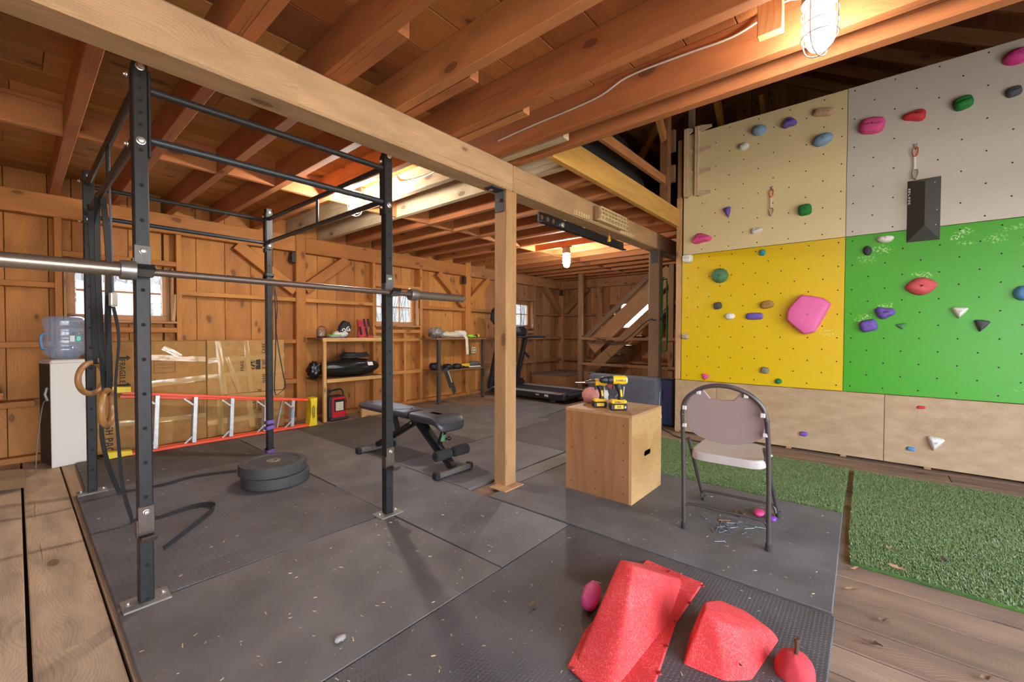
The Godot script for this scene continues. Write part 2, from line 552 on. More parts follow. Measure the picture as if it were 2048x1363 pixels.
func build_textures() -> void:
	make_lut()
	wood_texture(11, 10, 0.0, 0.085, 1, 0.26)       # pine boards
	wood_texture(23, 3, 0.04, 0.13, 5, 0.24)       # sawn beams
	wood_texture(37, 2, 0.08, 0.12, 5, 0.36)       # worn floor boards
	wood_texture(41, 1, 0.0, 0.011, 0, 0.16)       # plywood face
	tread("diamond", 0); tread("honey", 1); tread("ribs", 2)
	dust_overlay("dust_a", 3, Color(0.98, 0.96, 0.93)); dust_overlay("dust_b", 8, Color(0.96, 0.97, 1.0))
	mottle("mot", 256, 0.03, 0.7, 5)
	mottle("motfine", 256, 0.12, 0.75, 6)
	mottle("leather", 256, 0.22, 0.55, 9, Color.WHITE, 3, 1.6)
	mottle("ply_dirt", 512, 0.012, 0.92, 15, Color(0.93, 0.88, 0.82), 5, 1.6)
	specks("turf", 256, Color(0.34, 0.50, 0.17), Color(0.62, 0.66, 0.40), 12, 0.10, 0.45)
	specks("chalky_red", 256, Color(0.86, 0.20, 0.20), Color(0.95, 0.66, 0.63), 14, 0.36, 0.12)
	chalked("yellow", Color(0.83, 0.69, 0.0), [[0.29, 0.17, 0.05, 0.05, 0.3, 0.7], [0.19, 0.32, 0.04, 0.04, 0.2, 0.35], [0.12, 0.40, 0.05, 0.04, 0.5, 0.3], [0.92, 0.62, 0.09, 0.04, 0.3, 0.45], [0.88, 0.52, 0.06, 0.02, 0.1, 0.35], [0.5, 0.6, 0.05, 0.03, 1.0, 0.2]], 60, 51)
	chalked("green", Color(0.23, 0.60, 0.03), [[0.50, 0.055, 0.06, 0.025, -0.5, 0.75], [0.52, 0.11, 0.05, 0.012, 0.05, 0.5], [0.63, 0.10, 0.05, 0.03, -0.1, 0.45], [0.70, 0.05, 0.07, 0.02, -0.2, 0.4], [0.17, 0.10, 0.06, 0.03, 0.2, 0.55], [0.10, 0.15, 0.05, 0.04, 0.3, 0.35], [0.18, 0.46, 0.06, 0.03, -0.4, 0.45], [0.09, 0.53, 0.05, 0.03, -0.4, 0.55], [0.85, 0.30, 0.12, 0.05, 0.3, 0.35], [0.80, 0.90, 0.12, 0.02, -0.3, 0.3], [0.35, 0.28, 0.05, 0.03, 0.3, 0.5], [0.80, 0.16, 0.10, 0.03, 0.2, 0.3]], 110, 53)
	chalked("tan", Color(0.86, 0.775, 0.585), [[0.13, 0.05, 0.05, 0.03, 0.0, 0.25]], 6, 55, Color(0.74, 0.75, 0.60))
	chalked("white", Color(0.76, 0.72, 0.665), [[0.5, 0.7, 0.05, 0.04, 0.2, 0.3]], 14, 57)
	chalked("ply_kick", Color(0.70, 0.59, 0.455), [[0.3, 0.4, 0.3, 0.2, 0.1, 0.5], [0.7, 0.6, 0.25, 0.15, 0.0, 0.5], [0.5, 0.15, 0.3, 0.1, 0.0, 0.4]], 60, 59, Color(0.62, 0.49, 0.35))
	corrugated("card")

# ------------------------------------------------------------------ materials
func mat(c: Color, rough := 0.6, metal := 0.0, key := "") -> StandardMaterial3D:
	var k := "%s|%.3f|%.3f|%s" % [c.to_html(), rough, metal, key]
	if MC.has(k): return MC[k]
	var m := StandardMaterial3D.new()
	m.albedo_color = c; m.roughness = rough; m.metallic = metal
	if key and T.has(key):
		m.albedo_texture = T[key]
		m.uv1_triplanar = true
		m.uv1_scale = Vector3(2, 2, 2)
	MC[k] = m
	return m
func wmat(sd: int, c: Color, rough := 0.75, bump := 0.06) -> StandardMaterial3D:
	var k := "w%d%s%.2f" % [sd, c.to_html(), rough]
	if MC.has(k): return MC[k]
	var m := StandardMaterial3D.new()
	m.albedo_color = c; m.roughness = rough
	m.albedo_texture = T["wood%d" % sd]
	if bump > 0.0:
		m.heightmap_enabled = true; m.heightmap_texture = T["woodh%d" % sd]; m.heightmap_scale = bump
	MC[k] = m
	return m
func pick(a: Array): return a[rng.randi() % a.size()]
func steel(c: Color, rough := 0.45) -> StandardMaterial3D:
	var m := mat(c, rough, 0.0, "mot")
	m.metallic_specular = 0.35
	return m
func rubber(tread_key: String, c: Color, dust: String, scale: Vector2, bump: float, rough := 0.72) -> StandardMaterial3D:
	var m := StandardMaterial3D.new()
	m.albedo_color = c; m.roughness = rough
	if tread_key:
		m.albedo_texture = T[tread_key]
		m.uv1_scale = Vector3(scale.x, scale.y, 1)
		m.heightmap_enabled = true; m.heightmap_texture = T[tread_key + "_h"]; m.heightmap_scale = bump
	m.detail_enabled = true
	m.detail_albedo = T[dust]
	m.detail_blend_mode = BaseMaterial3D.BLEND_MODE_MUL
	m.detail_uv_layer = BaseMaterial3D.DETAIL_UV_2
	m.uv2_scale = Vector3(0.83, 0.83, 1)
	return m

# ------------------------------------------------------------------ the place
func _ready() -> void:
	rng.seed = 2024
	var cam := Camera3D.new()
	cam.name = "camera"
	cam.fov = 77.8315
	cam.position = Vector3(0, 1.1, 0)
	cam.rotation_degrees = Vector3(-1.107, -49.634, 0.1547)
	cam.near = 0.02
	cam.current = true
	add_child(cam)
	var env := Environment.new()
	env.background_mode = Environment.BG_SKY
	var sky := Sky.new()
	var sm := ProceduralSkyMaterial.new()
	sm.sky_top_color = Color(0.74, 0.82, 0.93)
	sm.sky_horizon_color = Color(0.93, 0.94, 0.95)
	sm.ground_horizon_color = Color(0.55, 0.52, 0.48)
	sm.ground_bottom_color = Color(0.38, 0.35, 0.31)
	sm.sky_energy_multiplier = SKY
	sm.ground_energy_multiplier = SKY
	sky.sky_material = sm
	env.sky = sky
	env.tonemap_mode = Environment.TONE_MAPPER_LINEAR
	env.tonemap_exposure = EXPOSURE
	env.sdfgi_enabled = true; env.ssao_enabled = true; env.ssil_enabled = true
	var we := WorldEnvironment.new()
	we.name = "surroundings"
	we.environment = env
	add_child(we)
	var sun := DirectionalLight3D.new()
	sun.name = "sun"
	sun.light_energy = SUN
	sun.light_color = Color(1.0, 0.95, 0.87)
	sun.light_angular_distance = 0.6
	sun.shadow_enabled = true
	add_child(sun)
	sun.look_at_from_position(Vector3.ZERO, Vector3(-0.55, -0.8, 0.22))
	build_textures()
	build_shell()
	build_mats()
	build_climbing_wall()
	build_rack()
	build_floor_things()
	build_back_things()
	build_far_things()
	build_beam_things()
	build_litter()

const SKY := 3.2
const SUN := 7.0
const EXPOSURE := 1.1
const LAMP := 2.8

var pine := []; var joistm := []; var deckm := []; var beamm := []; var floorm := []; var darkw := []; var litfloor := []; var litdeck := []
func woods() -> void:
	for c in ["c9853d", "bd7934", "d08f44", "b57232", "c4813e", "cc8a42"]: pine.append(wmat(11, Color(c), 0.7))
	for c in ["c27c48", "b77040", "c9854e", "b06a3a"]: joistm.append(wmat(23, Color(c), 0.75))
	for c in ["b5713a", "a86431", "c07b3f", "995a2c", "c58444"]: deckm.append(wmat(11, Color(c), 0.75))
	for c in ["caa57c", "c29c70"]: beamm.append(wmat(23, Color(c), 0.8, 0.2))
	for c in ["a88a70", "a08168", "b09278", "987b62"]: floorm.append(wmat(37, Color(c), 0.8, 0.2))
	for c in ["a87349", "9b6741", "b57e50"]: darkw.append(wmat(11, Color(c), 0.75))
	for c in ["e0c3a0", "d7b894", "e6caa8"]: litfloor.append(wmat(37, Color(c), 0.8, 0.12))  # dusty pale tone, with brighter light painted into the left boards
	for c in ["cf9550", "c48944", "d9a05a", "b67c3e"]: litdeck.append(wmat(11, Color(c), 0.75))  # golden tone paints more light onto the left rear deck

# heights shared by the frame
const J0 := 2.305       # joists' undersides
const J1 := 2.495       # deck's underside
const ZB := -5.6        # back wall boards
const XR := 8.40        # far wall boards
const ZF := 2.7         # front wall
const DOOR0 := -2.05
const DOOR1 := 3.5
const LDOOR0 := 1.15
const LDOOR1 := 2.4
const DOORH := 2.3
const XL := -2.3        # left wall
func build_shell() -> void:
	woods()
	# ---- floor boards, running along z
	var fl := structure("floor", "wide worn grey-brown floor boards of the barn")
	part(fl, "floor_light_seal", bx(Vector3((XL + XR) / 2, -0.11, (ZB + ZF) / 2), Vector3(XR - XL, 0.08, ZF - ZB), 0.0), mat(Color("3a3028"), 0.9))  # unseen dark slab added under the planks to block light
	var xs := [XL, -2.08, -1.86, -1.63, -1.41, -1.2, -0.98, -0.77, -0.55, -0.37, -0.19, 0.017, 0.229, 0.46, 0.69, 0.91, 1.13, 1.34, 1.54, 1.742, 1.90, 2.074, 2.284, 2.464, 2.66, 2.87, 3.08, 3.29, 3.5, 3.7, 3.91, 4.12, 4.33, 4.58, 4.80]
	while xs[-1] < XR - 0.3: xs.append(xs[-1] + rng.randf_range(0.19, 0.25))
	xs.append(XR)
	for i in xs.size() - 1:
		var cuts := [ZB, rng.randf_range(-4.2, -2.6), ZF] if i % 3 != 0 else [ZB, rng.randf_range(-1.5, 1.2), ZF]
		if xs[i] > -0.3 and xs[i] < 0.3: cuts = [ZB, 0.6, ZF]
		if xs[i] > 1.7 and xs[i] < 2.7: cuts = [ZB, rng.randf_range(-4.0, -2.0), ZF]
		for k in cuts.size() - 1:
			var y := FLOOR_Y - rng.randf_range(0.0, 0.003)
			var g := 0.006 if xs[i] < 0.1 and xs[i] > -0.3 else 0.0035
			wood(fl, "plank", Vector3(xs[i] + g, y - 0.04, cuts[k] + 0.002), Vector3(xs[i + 1] - g, y, cuts[k + 1] - 0.002), pick(litfloor) if xs[i] < 0.25 else pick(floorm), 0.004, 2)
	# ---- back wall: upright boards behind posts, studs and rails
	var wb := structure("wall_back", "back wall of upright knotty pine boards on a timber frame")
	var wins := [[0.345, 1.005, 1.25, 1.69], [3.455, 4.105, 1.25, 1.69], [6.47, 7.10, 1.25, 1.70]]
	var seams := [XL]
	var x := -2.17
	while x < XR - 0.1:
		seams.append(x); x += 0.2645 + rng.randf_range(-0.012, 0.012)
	seams = seams.filter(func(s): return not (s > 1.2 and s < 2.0) and not (s > 2.55 and s < 3.2))
	seams.append_array([1.282, 1.549, 1.812, 2.602, 2.866, 3.131])
	for w in wins: seams.append_array([w[0], w[1]])
	seams.append(XR + 0.1)
	seams.sort()
	for i in seams.size() - 1:
		var a: float = seams[i] + 0.002; var b: float = seams[i + 1] - 0.002
		if b - a < 0.02: continue
		var m: Material = pick(pine)
		if a > 5.6: m = pick(darkw)
		var hole = null
		for w in wins:
			if (a + b) / 2 > w[0] and (a + b) / 2 < w[1]: hole = w
		var z := ZB - rng.randf_range(0.0, 0.006)
		if hole:
			wood(wb, "board", Vector3(a, -0.1, z - 0.025), Vector3(b, hole[2], z), m, 0.003, 1)
			wood(wb, "board", Vector3(a, hole[3], z - 0.025), Vector3(b, 3.0, z), m, 0.003, 1)
		else:
			wood(wb, "board", Vector3(a, -0.1, z - 0.025), Vector3(b, 3.0, z), m, 0.003, 1)
	var sealm := mat(Color("6a4a30"), 0.9)
	for q in [[XL - 0.1, 0.30, -0.2, 3.1], [1.05, 3.41, -0.2, 3.1], [4.15, 6.425, -0.2, 3.1], [7.145, XR + 0.1, -0.2, 3.1], [0.30, 1.05, -0.2, 1.21], [3.41, 4.15, -0.2, 1.21], [6.425, 7.145, -0.2, 1.21], [0.30, 1.05, 1.735, 3.1], [3.41, 4.15, 1.735, 3.1], [6.425, 7.145, 1.735, 3.1]]:
		part(wb, "light_seal", bx(Vector3((q[0] + q[1]) / 2, (q[2] + q[3]) / 2, -5.66), Vector3(q[1] - q[0], q[3] - q[2], 0.03), 0.0), sealm)  # unseen sheets added behind the boards to stop light leaking in
	var zf := -5.5
	for p in [[-0.72, -0.60], [2.285, 2.405], [5.19, 5.325], [8.27, 8.39]]:
		wood(wb, "post", Vector3(p[0], FLOOR_Y, ZB), Vector3(p[1], J1, zf + 0.01), pick(pine) if p[0] < 6 else pick(darkw), 0.008, 1)
	var bays := [[XL, -0.72], [-0.60, 2.285], [2.405, 5.19], [5.325, 8.27]]
	for b in bays:
		var pm: Material = pick(pine) if b[0] < 5 else pick(darkw)
		wood(wb, "top_plate", Vector3(b[0], 2.11, ZB), Vector3(b[1], 2.305, zf), pm, 0.006, 0)
		wood(wb, "sole_plate", Vector3(b[0], FLOOR_Y, ZB), Vector3(b[1], 0.03, zf + 0.0), pm, 0.004, 0)
	for s in [[0.23, 0.278], [1.089, 1.135], [3.36, 3.405], [4.2, 4.25], [6.40, 6.445], [7.21, 7.262], [-1.5, -1.45]]:
		wood(wb, "stud", Vector3(s[0], 0.03, ZB), Vector3(s[1], 2.11, zf), pick(pine) if s[0] < 6 else pick(darkw), 0.003, 1)
	# rails between studs and posts (not across the windows)
	for sp in [[XL, -1.5], [-1.45, -0.72], [-0.60, 0.23], [1.135, 2.285], [2.405, 3.36], [4.25, 5.19], [5.325, 6.40], [7.262, 8.27]]:
		for y in [[1.485, 1.533], [0.963, 1.012], [0.46, 0.515]]:
			wood(wb, "rail", Vector3(sp[0], y[0], ZB), Vector3(sp[1], y[1], zf - 0.004), pick(pine) if sp[0] < 5.3 else pick(darkw), 0.003, 0)
	for w in [[0.278, 1.089], [3.405, 4.2], [6.445, 7.21]]:
		var pm: Material = pick(pine) if w[0] < 6 else pick(darkw)
		wood(wb, "window_header", Vector3(w[0], 1.775, ZB), Vector3(w[1], 1.825, zf), pm, 0.003, 0)
		wood(wb, "window_rail", Vector3(w[0], 1.093, ZB), Vector3(w[1], 1.145, zf), pm, 0.003, 0)
		for y in [[0.963, 1.012], [0.46, 0.515]]:
			wood(wb, "rail", Vector3(w[0], y[0], ZB), Vector3(w[1], y[1], zf - 0.004), pm, 0.003, 0)
		for xm in [0.33, 0.62]:
			var xx: float = lerpf(w[0], w[1], xm)
			wood(wb, "stud", Vector3(xx, 0.03, ZB), Vector3(xx + 0.045, 1.093, zf - 0.01), pm, 0.003, 1)
	# knee braces
	for b in [[1.607, 2.10, 2.285, 1.56], [3.02, 2.10, 2.405, 1.59], [4.55, 2.10, 5.19, 1.52], [5.86, 2.10, 5.325, 1.60], [7.60, 2.10, 8.27, 1.52], [-1.3, 2.1, -0.72, 1.55]]:
		stick(wb, "brace", Vector3(b[0] + 0.04 * signf(b[2] - b[0]), b[1], -5.545), Vector3(b[2], b[3] + 0.06, -5.545), 0.085, 0.125, pick(pine) if b[0] < 6 else pick(darkw))
	for p in [2.25, 5.155, 8.235]:       # iron brackets at the heads of the posts
		part(wb, "bracket", bx(Vector3(p + 0.0, 2.03, -5.50), Vector3(0.05, 0.13, 0.07), 0.003), mat(Color("2a2523"), 0.6))
	# ---- windows
	var n := 0
	for w in wins:
		n += 1
		var wn := structure("window_%d" % n, "small six-pane window with pine frame in the back wall")
		var fm := wmat(11, Color("c08a56") if n < 3 else Color("9a6a42"), 0.6)
		var z0 := -5.628
		for e in [[w[0] - 0.045, w[1] + 0.045, w[2] - 0.04, w[2] + 0.015], [w[0] - 0.045, w[1] + 0.045, w[3] - 0.015, w[3] + 0.045], [w[0] - 0.045, w[0] + 0.015, w[2] + 0.015, w[3] - 0.015], [w[1] - 0.015, w[1] + 0.045, w[2] + 0.015, w[3] - 0.015]]:
			wood(wn, "frame", Vector3(e[0], e[2], z0 - 0.01), Vector3(e[1], e[3], z0 + 0.045), fm)
		wood(wn, "sill", Vector3(w[0] - 0.07, w[2] - 0.065, -5.6), Vector3(w[1] + 0.085, w[2] - 0.042, -5.465), fm, 0.004)
		for sd in [[w[0] - 0.062, w[0] - 0.045], [w[1] + 0.045, w[1] + 0.062]]:
			wood(wn, "jamb", Vector3(sd[0], w[2] - 0.04, -5.6), Vector3(sd[1], w[3] + 0.06, -5.5), fm)
		var gx0: float = w[0] + 0.015; var gx1: float = w[1] - 0.015; var gy0: float = w[2] + 0.015; var gy1: float = w[3] - 0.015
		for k in [1, 2]:
			var xx := lerpf(gx0, gx1, k / 3.0)
			wood(wn, "muntin", Vector3(xx - 0.009, gy0, z0), Vector3(xx + 0.009, gy1, z0 + 0.02), fm, 0.002)
		var ym := 1.49
		for k in 3:
			var xa := lerpf(gx0, gx1, k / 3.0) + 0.009; var xb := lerpf(gx0, gx1, (k + 1) / 3.0) - 0.009
			wood(wn, "muntin", Vector3(xa, ym - 0.009, z0 + 0.001), Vector3(xb, ym + 0.009, z0 + 0.019), fm, 0.002)
			for yy in [[gy0, ym - 0.009], [ym + 0.009, gy1]]:
				part(wn, "pane", bx(Vector3((xa + xb) / 2, (yy[0] + yy[1]) / 2, z0 + 0.008), Vector3(xb - xa, yy[1] - yy[0], 0.003), 0.0), glass())
		# a prop stick stands in the right-hand corner
		stick(wn, "prop_stick", Vector3(w[1] + 0.055, w[2] - 0.04, -5.50), Vector3(w[1] + 0.085, w[2] + 0.24, -5.53), 0.02, 0.03, wmat(11, Color("d9b184"), 0.7))
	# ---- far wall
	var wr := structure("wall_right", "far end wall of dark upright boards beside the stairs")
	var zz := ZB
	while zz < ZF:
		var z2 := minf(zz + rng.randf_range(0.22, 0.28), ZF)
		if z2 > -4.1 and zz < -3.5:         # a gap between boards lets the day in beside the stairs
			wood(wr, "board", Vector3(XR, -0.1, zz + 0.002), Vector3(XR + 0.025, 1.22, z2 - 0.002), pick(darkw), 0.003, 1)
			wood(wr, "board", Vector3(XR, 1.72, zz + 0.002), Vector3(XR + 0.025, 5.6, z2 - 0.002), pick(darkw), 0.003, 1)
		else:
			wood(wr, "board", Vector3(XR, -0.1, zz + 0.002), Vector3(XR + 0.025, 5.6, z2 - 0.002), pick(darkw), 0.003, 1)
		zz = z2
	for q in [[ZB - 0.1, -4.1, -0.2, 5.6], [-3.5, ZF + 0.1, -0.2, 5.6], [-4.1, -3.5, -0.2, 1.2], [-4.1, -3.5, 1.74, 5.6]]:
		part(wr, "light_seal", bx(Vector3(XR + 0.045, (q[2] + q[3]) / 2, (q[0] + q[1]) / 2), Vector3(0.03, q[3] - q[2], q[1] - q[0]), 0.0), sealm)  # added backing, closes the board gaps against daylight
	wood(wr, "top_plate", Vector3(XR - 0.12, 2.11, -5.5), Vector3(XR, 2.30, ZF), darkw[0], 0.006, 2)
	for y in [1.51, 0.99, 0.49, 3.1, 3.9]:
		wood(wr, "rail", Vector3(XR - 0.095, y - 0.025, -5.5), Vector3(XR, y + 0.025, -4.2 if y > 1.2 and y < 1.6 else ZF), pick(darkw), 0.003, 2)
	for z in [-4.6, -2.6, -0.6, 1.4]:
		wood(wr, "post", Vector3(XR - 0.115, FLOOR_Y if z != -2.6 else 2.3, z), Vector3(XR - 0.001, 2.11 if z != -2.6 else 4.8, z + 0.11), pick(darkw), 0.006, 1)
	stick(wr, "brace", Vector3(XR - 0.055, 1.58, -5.46), Vector3(XR - 0.055, 2.1, -4.85), 0.085, 0.125, darkw[1])
	# ---- left and front walls (behind and beside the camera); the front has a wide open doorway
	var wl := structure("wall_left", "left end wall of upright pine boards with an open doorway")
	zz = ZB
	while zz < ZF:
		var z2 := minf(zz + 0.265, ZF)
		wood(wl, "board", Vector3(XL - 0.025, -0.1 if z2 < LDOOR0 or zz > LDOOR1 else DOORH, zz + 0.002), Vector3(XL, 5.6, z2 - 0.002), pick(pine), 0.003, 1)
		zz = z2
	for q in [[ZB - 0.1, LDOOR0, -0.2, 5.6], [LDOOR1, ZF + 0.1, -0.2, 5.6], [LDOOR0, LDOOR1, DOORH, 5.6]]:
		part(wl, "light_seal", bx(Vector3(XL - 0.045, (q[2] + q[3]) / 2, (q[0] + q[1]) / 2), Vector3(0.03, q[3] - q[2], q[1] - q[0]), 0.0), sealm)  # unseen backing added to keep light out of the gaps
	var wf := structure("wall_front", "front wall of upright pine boards round a wide open doorway")
	x = XL
	while x < XR:
		var x2 := minf(x + 0.265, XR)
		var m2: Material = pick(pine)
		if x2 <= DOOR0 or x >= DOOR1:
			wood(wf, "board", Vector3(x + 0.002, -0.1, ZF), Vector3(x2 - 0.002, 3.0, ZF + 0.025), m2, 0.003, 1)
		else:
			wood(wf, "board", Vector3(x + 0.002, DOORH, ZF), Vector3(x2 - 0.002, 3.0, ZF + 0.025), m2, 0.003, 1)
		x = x2
	for q in [[XL - 0.1, DOOR0, -0.2, 3.1], [DOOR1, XR + 0.1, -0.2, 3.1], [DOOR0, DOOR1, DOORH, 3.1]]:
		part(wf, "light_seal", bx(Vector3((q[0] + q[1]) / 2, (q[2] + q[3]) / 2, ZF + 0.045), Vector3(q[1] - q[0], q[3] - q[2], 0.03), 0.0), sealm)  # sheet added outside the boards as a light block
	# ---- ceiling: deck boards across joists
	var ce := structure("ceiling", "loft deck of brown boards on sawn timber joists")
	zz = ZB
	var row := 0
	while zz < ZF:
		var z2 := minf(zz + rng.randf_range(0.22, 0.27), ZF)
		if z2 > -1.72 and zz < -1.715: z2 = -1.71
		var xe := XR if zz < -1.75 else 2.36
		var cx := XL
		row += 1
		while cx < xe - 0.01:
			var nx := minf(cx + rng.randf_range(1.6, 3.4), xe)
			if xe - nx < 0.5: nx = xe
			wood(ce, "deck_board", Vector3(cx + 0.001, J1, zz + 0.002), Vector3(nx - 0.001, J1 + 0.024, z2 - 0.002), pick(litdeck) if zz < -2.2 and cx < 1.0 else pick(deckm), 0.003, 0)
			cx = nx
		zz = z2
	var jx := 0.207 - 0.4 * 6
	var k := 0
	while jx < 8.25:
		var zend := -1.46 if jx < 2.3 else -1.715
		if jx > XL + 0.02:
			wood(ce, "joist", Vector3(jx, J0, -5.59), Vector3(jx + 0.058, J1, zend), wmat(23, Color("cbb593"), 0.8) if k == 11 or k == 12 else pick(joistm), 0.003, 2)
		if jx > XL + 0.02 and jx + 0.4 < 8.25:
			var zo := -3.76 if k % 2 == 0 else -3.80
			wood(ce, "blocking", Vector3(jx + 0.058, J0 + 0.002, zo - 0.04), Vector3(jx + 0.4, J1, zo), pick(joistm), 0.003, 0)
		jx += 0.4 if k != 11 else 0.392
		k += 1
	for i in 11:
		var fx := 0.562 + 0.391 * (i - 6)
		wood(ce, "joist", Vector3(fx - 0.001, J0, -2.52), Vector3(fx + 0.055, J1, ZF), pick(joistm), 0.003, 2)
	wood(ce, "edge_joist", Vector3(2.318, J0, -2.3), Vector3(2.378, J1 + 0.02, ZF), joistm[1], 0.003, 2)
	var lv := structure("header_beam", "golden laminated header beam with chalky hand prints")
	wood(lv, "beam", Vector3(2.38, 2.295, -1.71), Vector3(XR, 2.49, -1.66), wmat(41, Color("d8a455"), 0.5, 0.03), 0.003, 0)
	# ---- main beam in lengths, on posts
	var bm := structure("support_beam", "heavy sawn beam running the length of the barn")
	var sp := [XL, 2.325, 4.98, XR]
	for i in 3:
		wood(bm, "beam_length", Vector3(sp[i] + 0.003, 2.112, -2.122), Vector3(sp[i + 1] - 0.003, 2.303, -1.962), beamm[i % 2] if i < 2 else wmat(23, Color("9c8064"), 0.8), 0.01, 0)
	var ps := structure("support_post", "square sawn post carrying the heavy beam")
	wood(ps, "post", Vector3(2.25, 0.0, -2.085), Vector3(2.365, 2.112, -1.965), wmat(23, Color("b98e5e"), 0.8), 0.008, 1)
	part(ps, "bracket_plate", bx(Vector3(2.246, 2.03, -2.03), Vector3(0.008, 0.14, 0.085), 0.002), mat(Color("3b3c40"), 0.5, 0.3))
	part(ps, "bracket_plate", bx(Vector3(2.19, 2.107, -2.03), Vector3(0.12, 0.008, 0.085), 0.002), mat(Color("3b3c40"), 0.5, 0.3))
	for q in [Vector3(2.238, 2.04, -2.03), Vector3(2.16, 2.098, -2.03)]:
		part(ps, "bracket_bolt", lt([Vector2(0, 0.012), Vector2(0.012, 0.012), Vector2(0.012, 0.012), Vector2(0.013, 0)], 6, q, Basis(Vector3.FORWARD, -PI / 2) if q.x > 2.2 else Basis(Vector3.RIGHT, PI)), mat(Color("5a4438"), 0.6))
	part(ps, "base_shim", bx(Vector3(2.27, 0.004, -1.975), Vector3(0.2, 0.008, 0.15), 0.001), wmat(41, Color("c79d70"), 0.7))
	var p2 := structure("support_post", "dark weathered post with a green band beside the climbing wall")
	wood(p2, "post", Vector3(5.07, FLOOR_Y, -2.10), Vector3(5.19, 2.112, -1.97), wmat(23, Color("7d6146"), 0.8), 0.008, 1)
	part(p2, "bracket_plate", bx(Vector3(5.066, 2.03, -2.03), Vector3(0.008, 0.14, 0.085), 0.002), mat(Color("2c2a28"), 0.5, 0.3))
	# ---- roof over the open bay and the loft
	var rf := structure("roof", "steep board roof on dark rafters above the open bay")
	var ridge := Vector2(-1.45, 5.5)
	for sd in [[Vector2(-6.0, 2.75), ridge], [Vector2(3.1, 2.75), ridge]]:
		var d: Vector2 = sd[1] - sd[0]
		var ang := atan2(d.y, absf(d.x))
		var steps := 16
		for i in steps:
			var a: Vector2 = sd[0].lerp(sd[1], i / float(steps)); var b: Vector2 = sd[0].lerp(sd[1], (i + 1) / float(steps))
			var mb := MB.new()
			mb.box(Vector3.ZERO, Vector3(XR - XL + 0.4, 0.02, a.distance_to(b) - 0.003), 0.0, Basis.IDENTITY, 2.4, 0.6, Vector2(rng.randf(), rng.randf()), 0)
			var c := (a + b) / 2
			part(rf, "roof_board", mb, pick(darkw), Transform3D(Basis(Vector3.RIGHT, ang * (1 if d.x < 0 else -1)), Vector3((XL + XR) / 2, c.y + 0.085, c.x)))
		var rc: Vector2 = (sd[0] + sd[1]) / 2
		part(rf, "roof_light_seal", bx(Vector3.ZERO, Vector3(XR - XL + 0.5, 0.02, d.length() + 0.1), 0.0), sealm, Transform3D(Basis(Vector3.RIGHT, ang * (1 if d.x < 0 else -1)), Vector3((XL + XR) / 2, rc.y + 0.115, rc.x)))  # unseen sheet added over the roof boards against light leaks
		var rx := XL + 0.2
		while rx < XR:
			stick(rf, "rafter", Vector3(rx, sd[0].y, sd[0].x), Vector3(rx, sd[1].y, sd[1].x), 0.05, 0.15, pick(darkw))
			rx += 0.61
	for y in [3.35, 4.2]:
		wood(rf, "tie", Vector3(XL, y, -3.9 if y < 4 else -2.9), Vector3(XR, y + 0.12, -3.84 if y < 4 else -2.84), pick(darkw), 0.003, 0)
	# ---- loft timbers seen past the header
	var lo := structure("loft_frame", "loft posts, braces and rail seen above the header beam")
	wood(lo, "post", Vector3(4.70, J1 + 0.03, -1.83), Vector3(4.80, 4.9, -1.74), darkw[1], 0.004, 1)
	stick(lo, "rail_board", Vector3(2.5, 2.78, -1.78), Vector3(4.72, 2.80, -1.78), 0.04, 0.09, joistm[2])
	for q in [[2.80, 2.99], [3.14, 3.38]]:
		wood(lo, "block", Vector3(4.80, q[0], -1.80), Vector3(4.845, q[1], -1.70), wmat(11, Color("8a6a4e"), 0.8), 0.004, 1)
	stick(lo, "brace", Vector3(4.70, 3.25, -1.78), Vector3(4.0, 3.95, -1.78), 0.05, 0.1, joistm[2])
	stick(lo, "brace", Vector3(5.2, 3.0, -2.5), Vector3(6.3, 4.2, -2.5), 0.05, 0.1, wmat(11, Color("d9a04a"), 0.7))
	stick(lo, "brace", Vector3(6.9, 3.2, -1.6), Vector3(5.9, 4.4, -1.6), 0.06, 0.14, wmat(11, Color("dba54f"), 0.7))
	stick(lo, "brace", Vector3(7.6, 3.2, -1.2), Vector3(6.7, 4.4, -1.2), 0.05, 0.09, wmat(11, Color("dba54f"), 0.7))
	wood(lo, "stud", Vector3(5.0, 2.5, -1.62), Vector3(5.06, 3.7, -1.56), wmat(23, Color("8f7a68"), 0.8), 0.003, 1)
	wood(lo, "hanging_block", Vector3(1.99, 2.315, -0.375), Vector3(2.03, J1, -0.285), wmat(11, Color("cf9f68"), 0.75), 0.003, 1)
	# ---- outside
	var gr := structure("ground", "pale gravel yard and bank outside the barn")
	part(gr, "yard", bx(Vector3(3, -0.75, 0), Vector3(70, 0.3, 70), 0.0), mat(Color("c9bfae"), 0.95, 0.0, "mot"))
	var hill := MB.new()
	hill.box(Vector3.ZERO, Vector3(60, 0.4, 26), 0.0)
	part(gr, "bank", hill, mat(Color("2b2723"), 0.95, 0.0, "mot"), Transform3D(Basis(Vector3.RIGHT, 0.42), Vector3(3, 2.2, -21)))
	var br := MB.new()
	for i in 420:
		var z := rng.randf_range(-16.0, -8.0)
		var p := Vector3(rng.randf_range(-6, 22), -0.7 + maxf(0.0, (-z - 12.0)) * 0.4, z)
		var q := p + Vector3(rng.randf_range(-1.2, 1.2), rng.randf_range(1.5, 5.0), rng.randf_range(-0.6, 0.6))
		br.tube([p, p.lerp(q, 0.5) + Vector3(rng.randf_range(-0.2, 0.2), 0, 0), q], [0.03, 0.018, 0.006], 4, false)
		for t in 5:
			var s := p.lerp(q, rng.randf_range(0.2, 0.95))
			br.tube([s, s + Vector3(rng.randf_range(-0.9, 0.9), rng.randf_range(-0.2, 0.8), rng.randf_range(-0.4, 0.4))], [0.011, 0.004], 3, false)
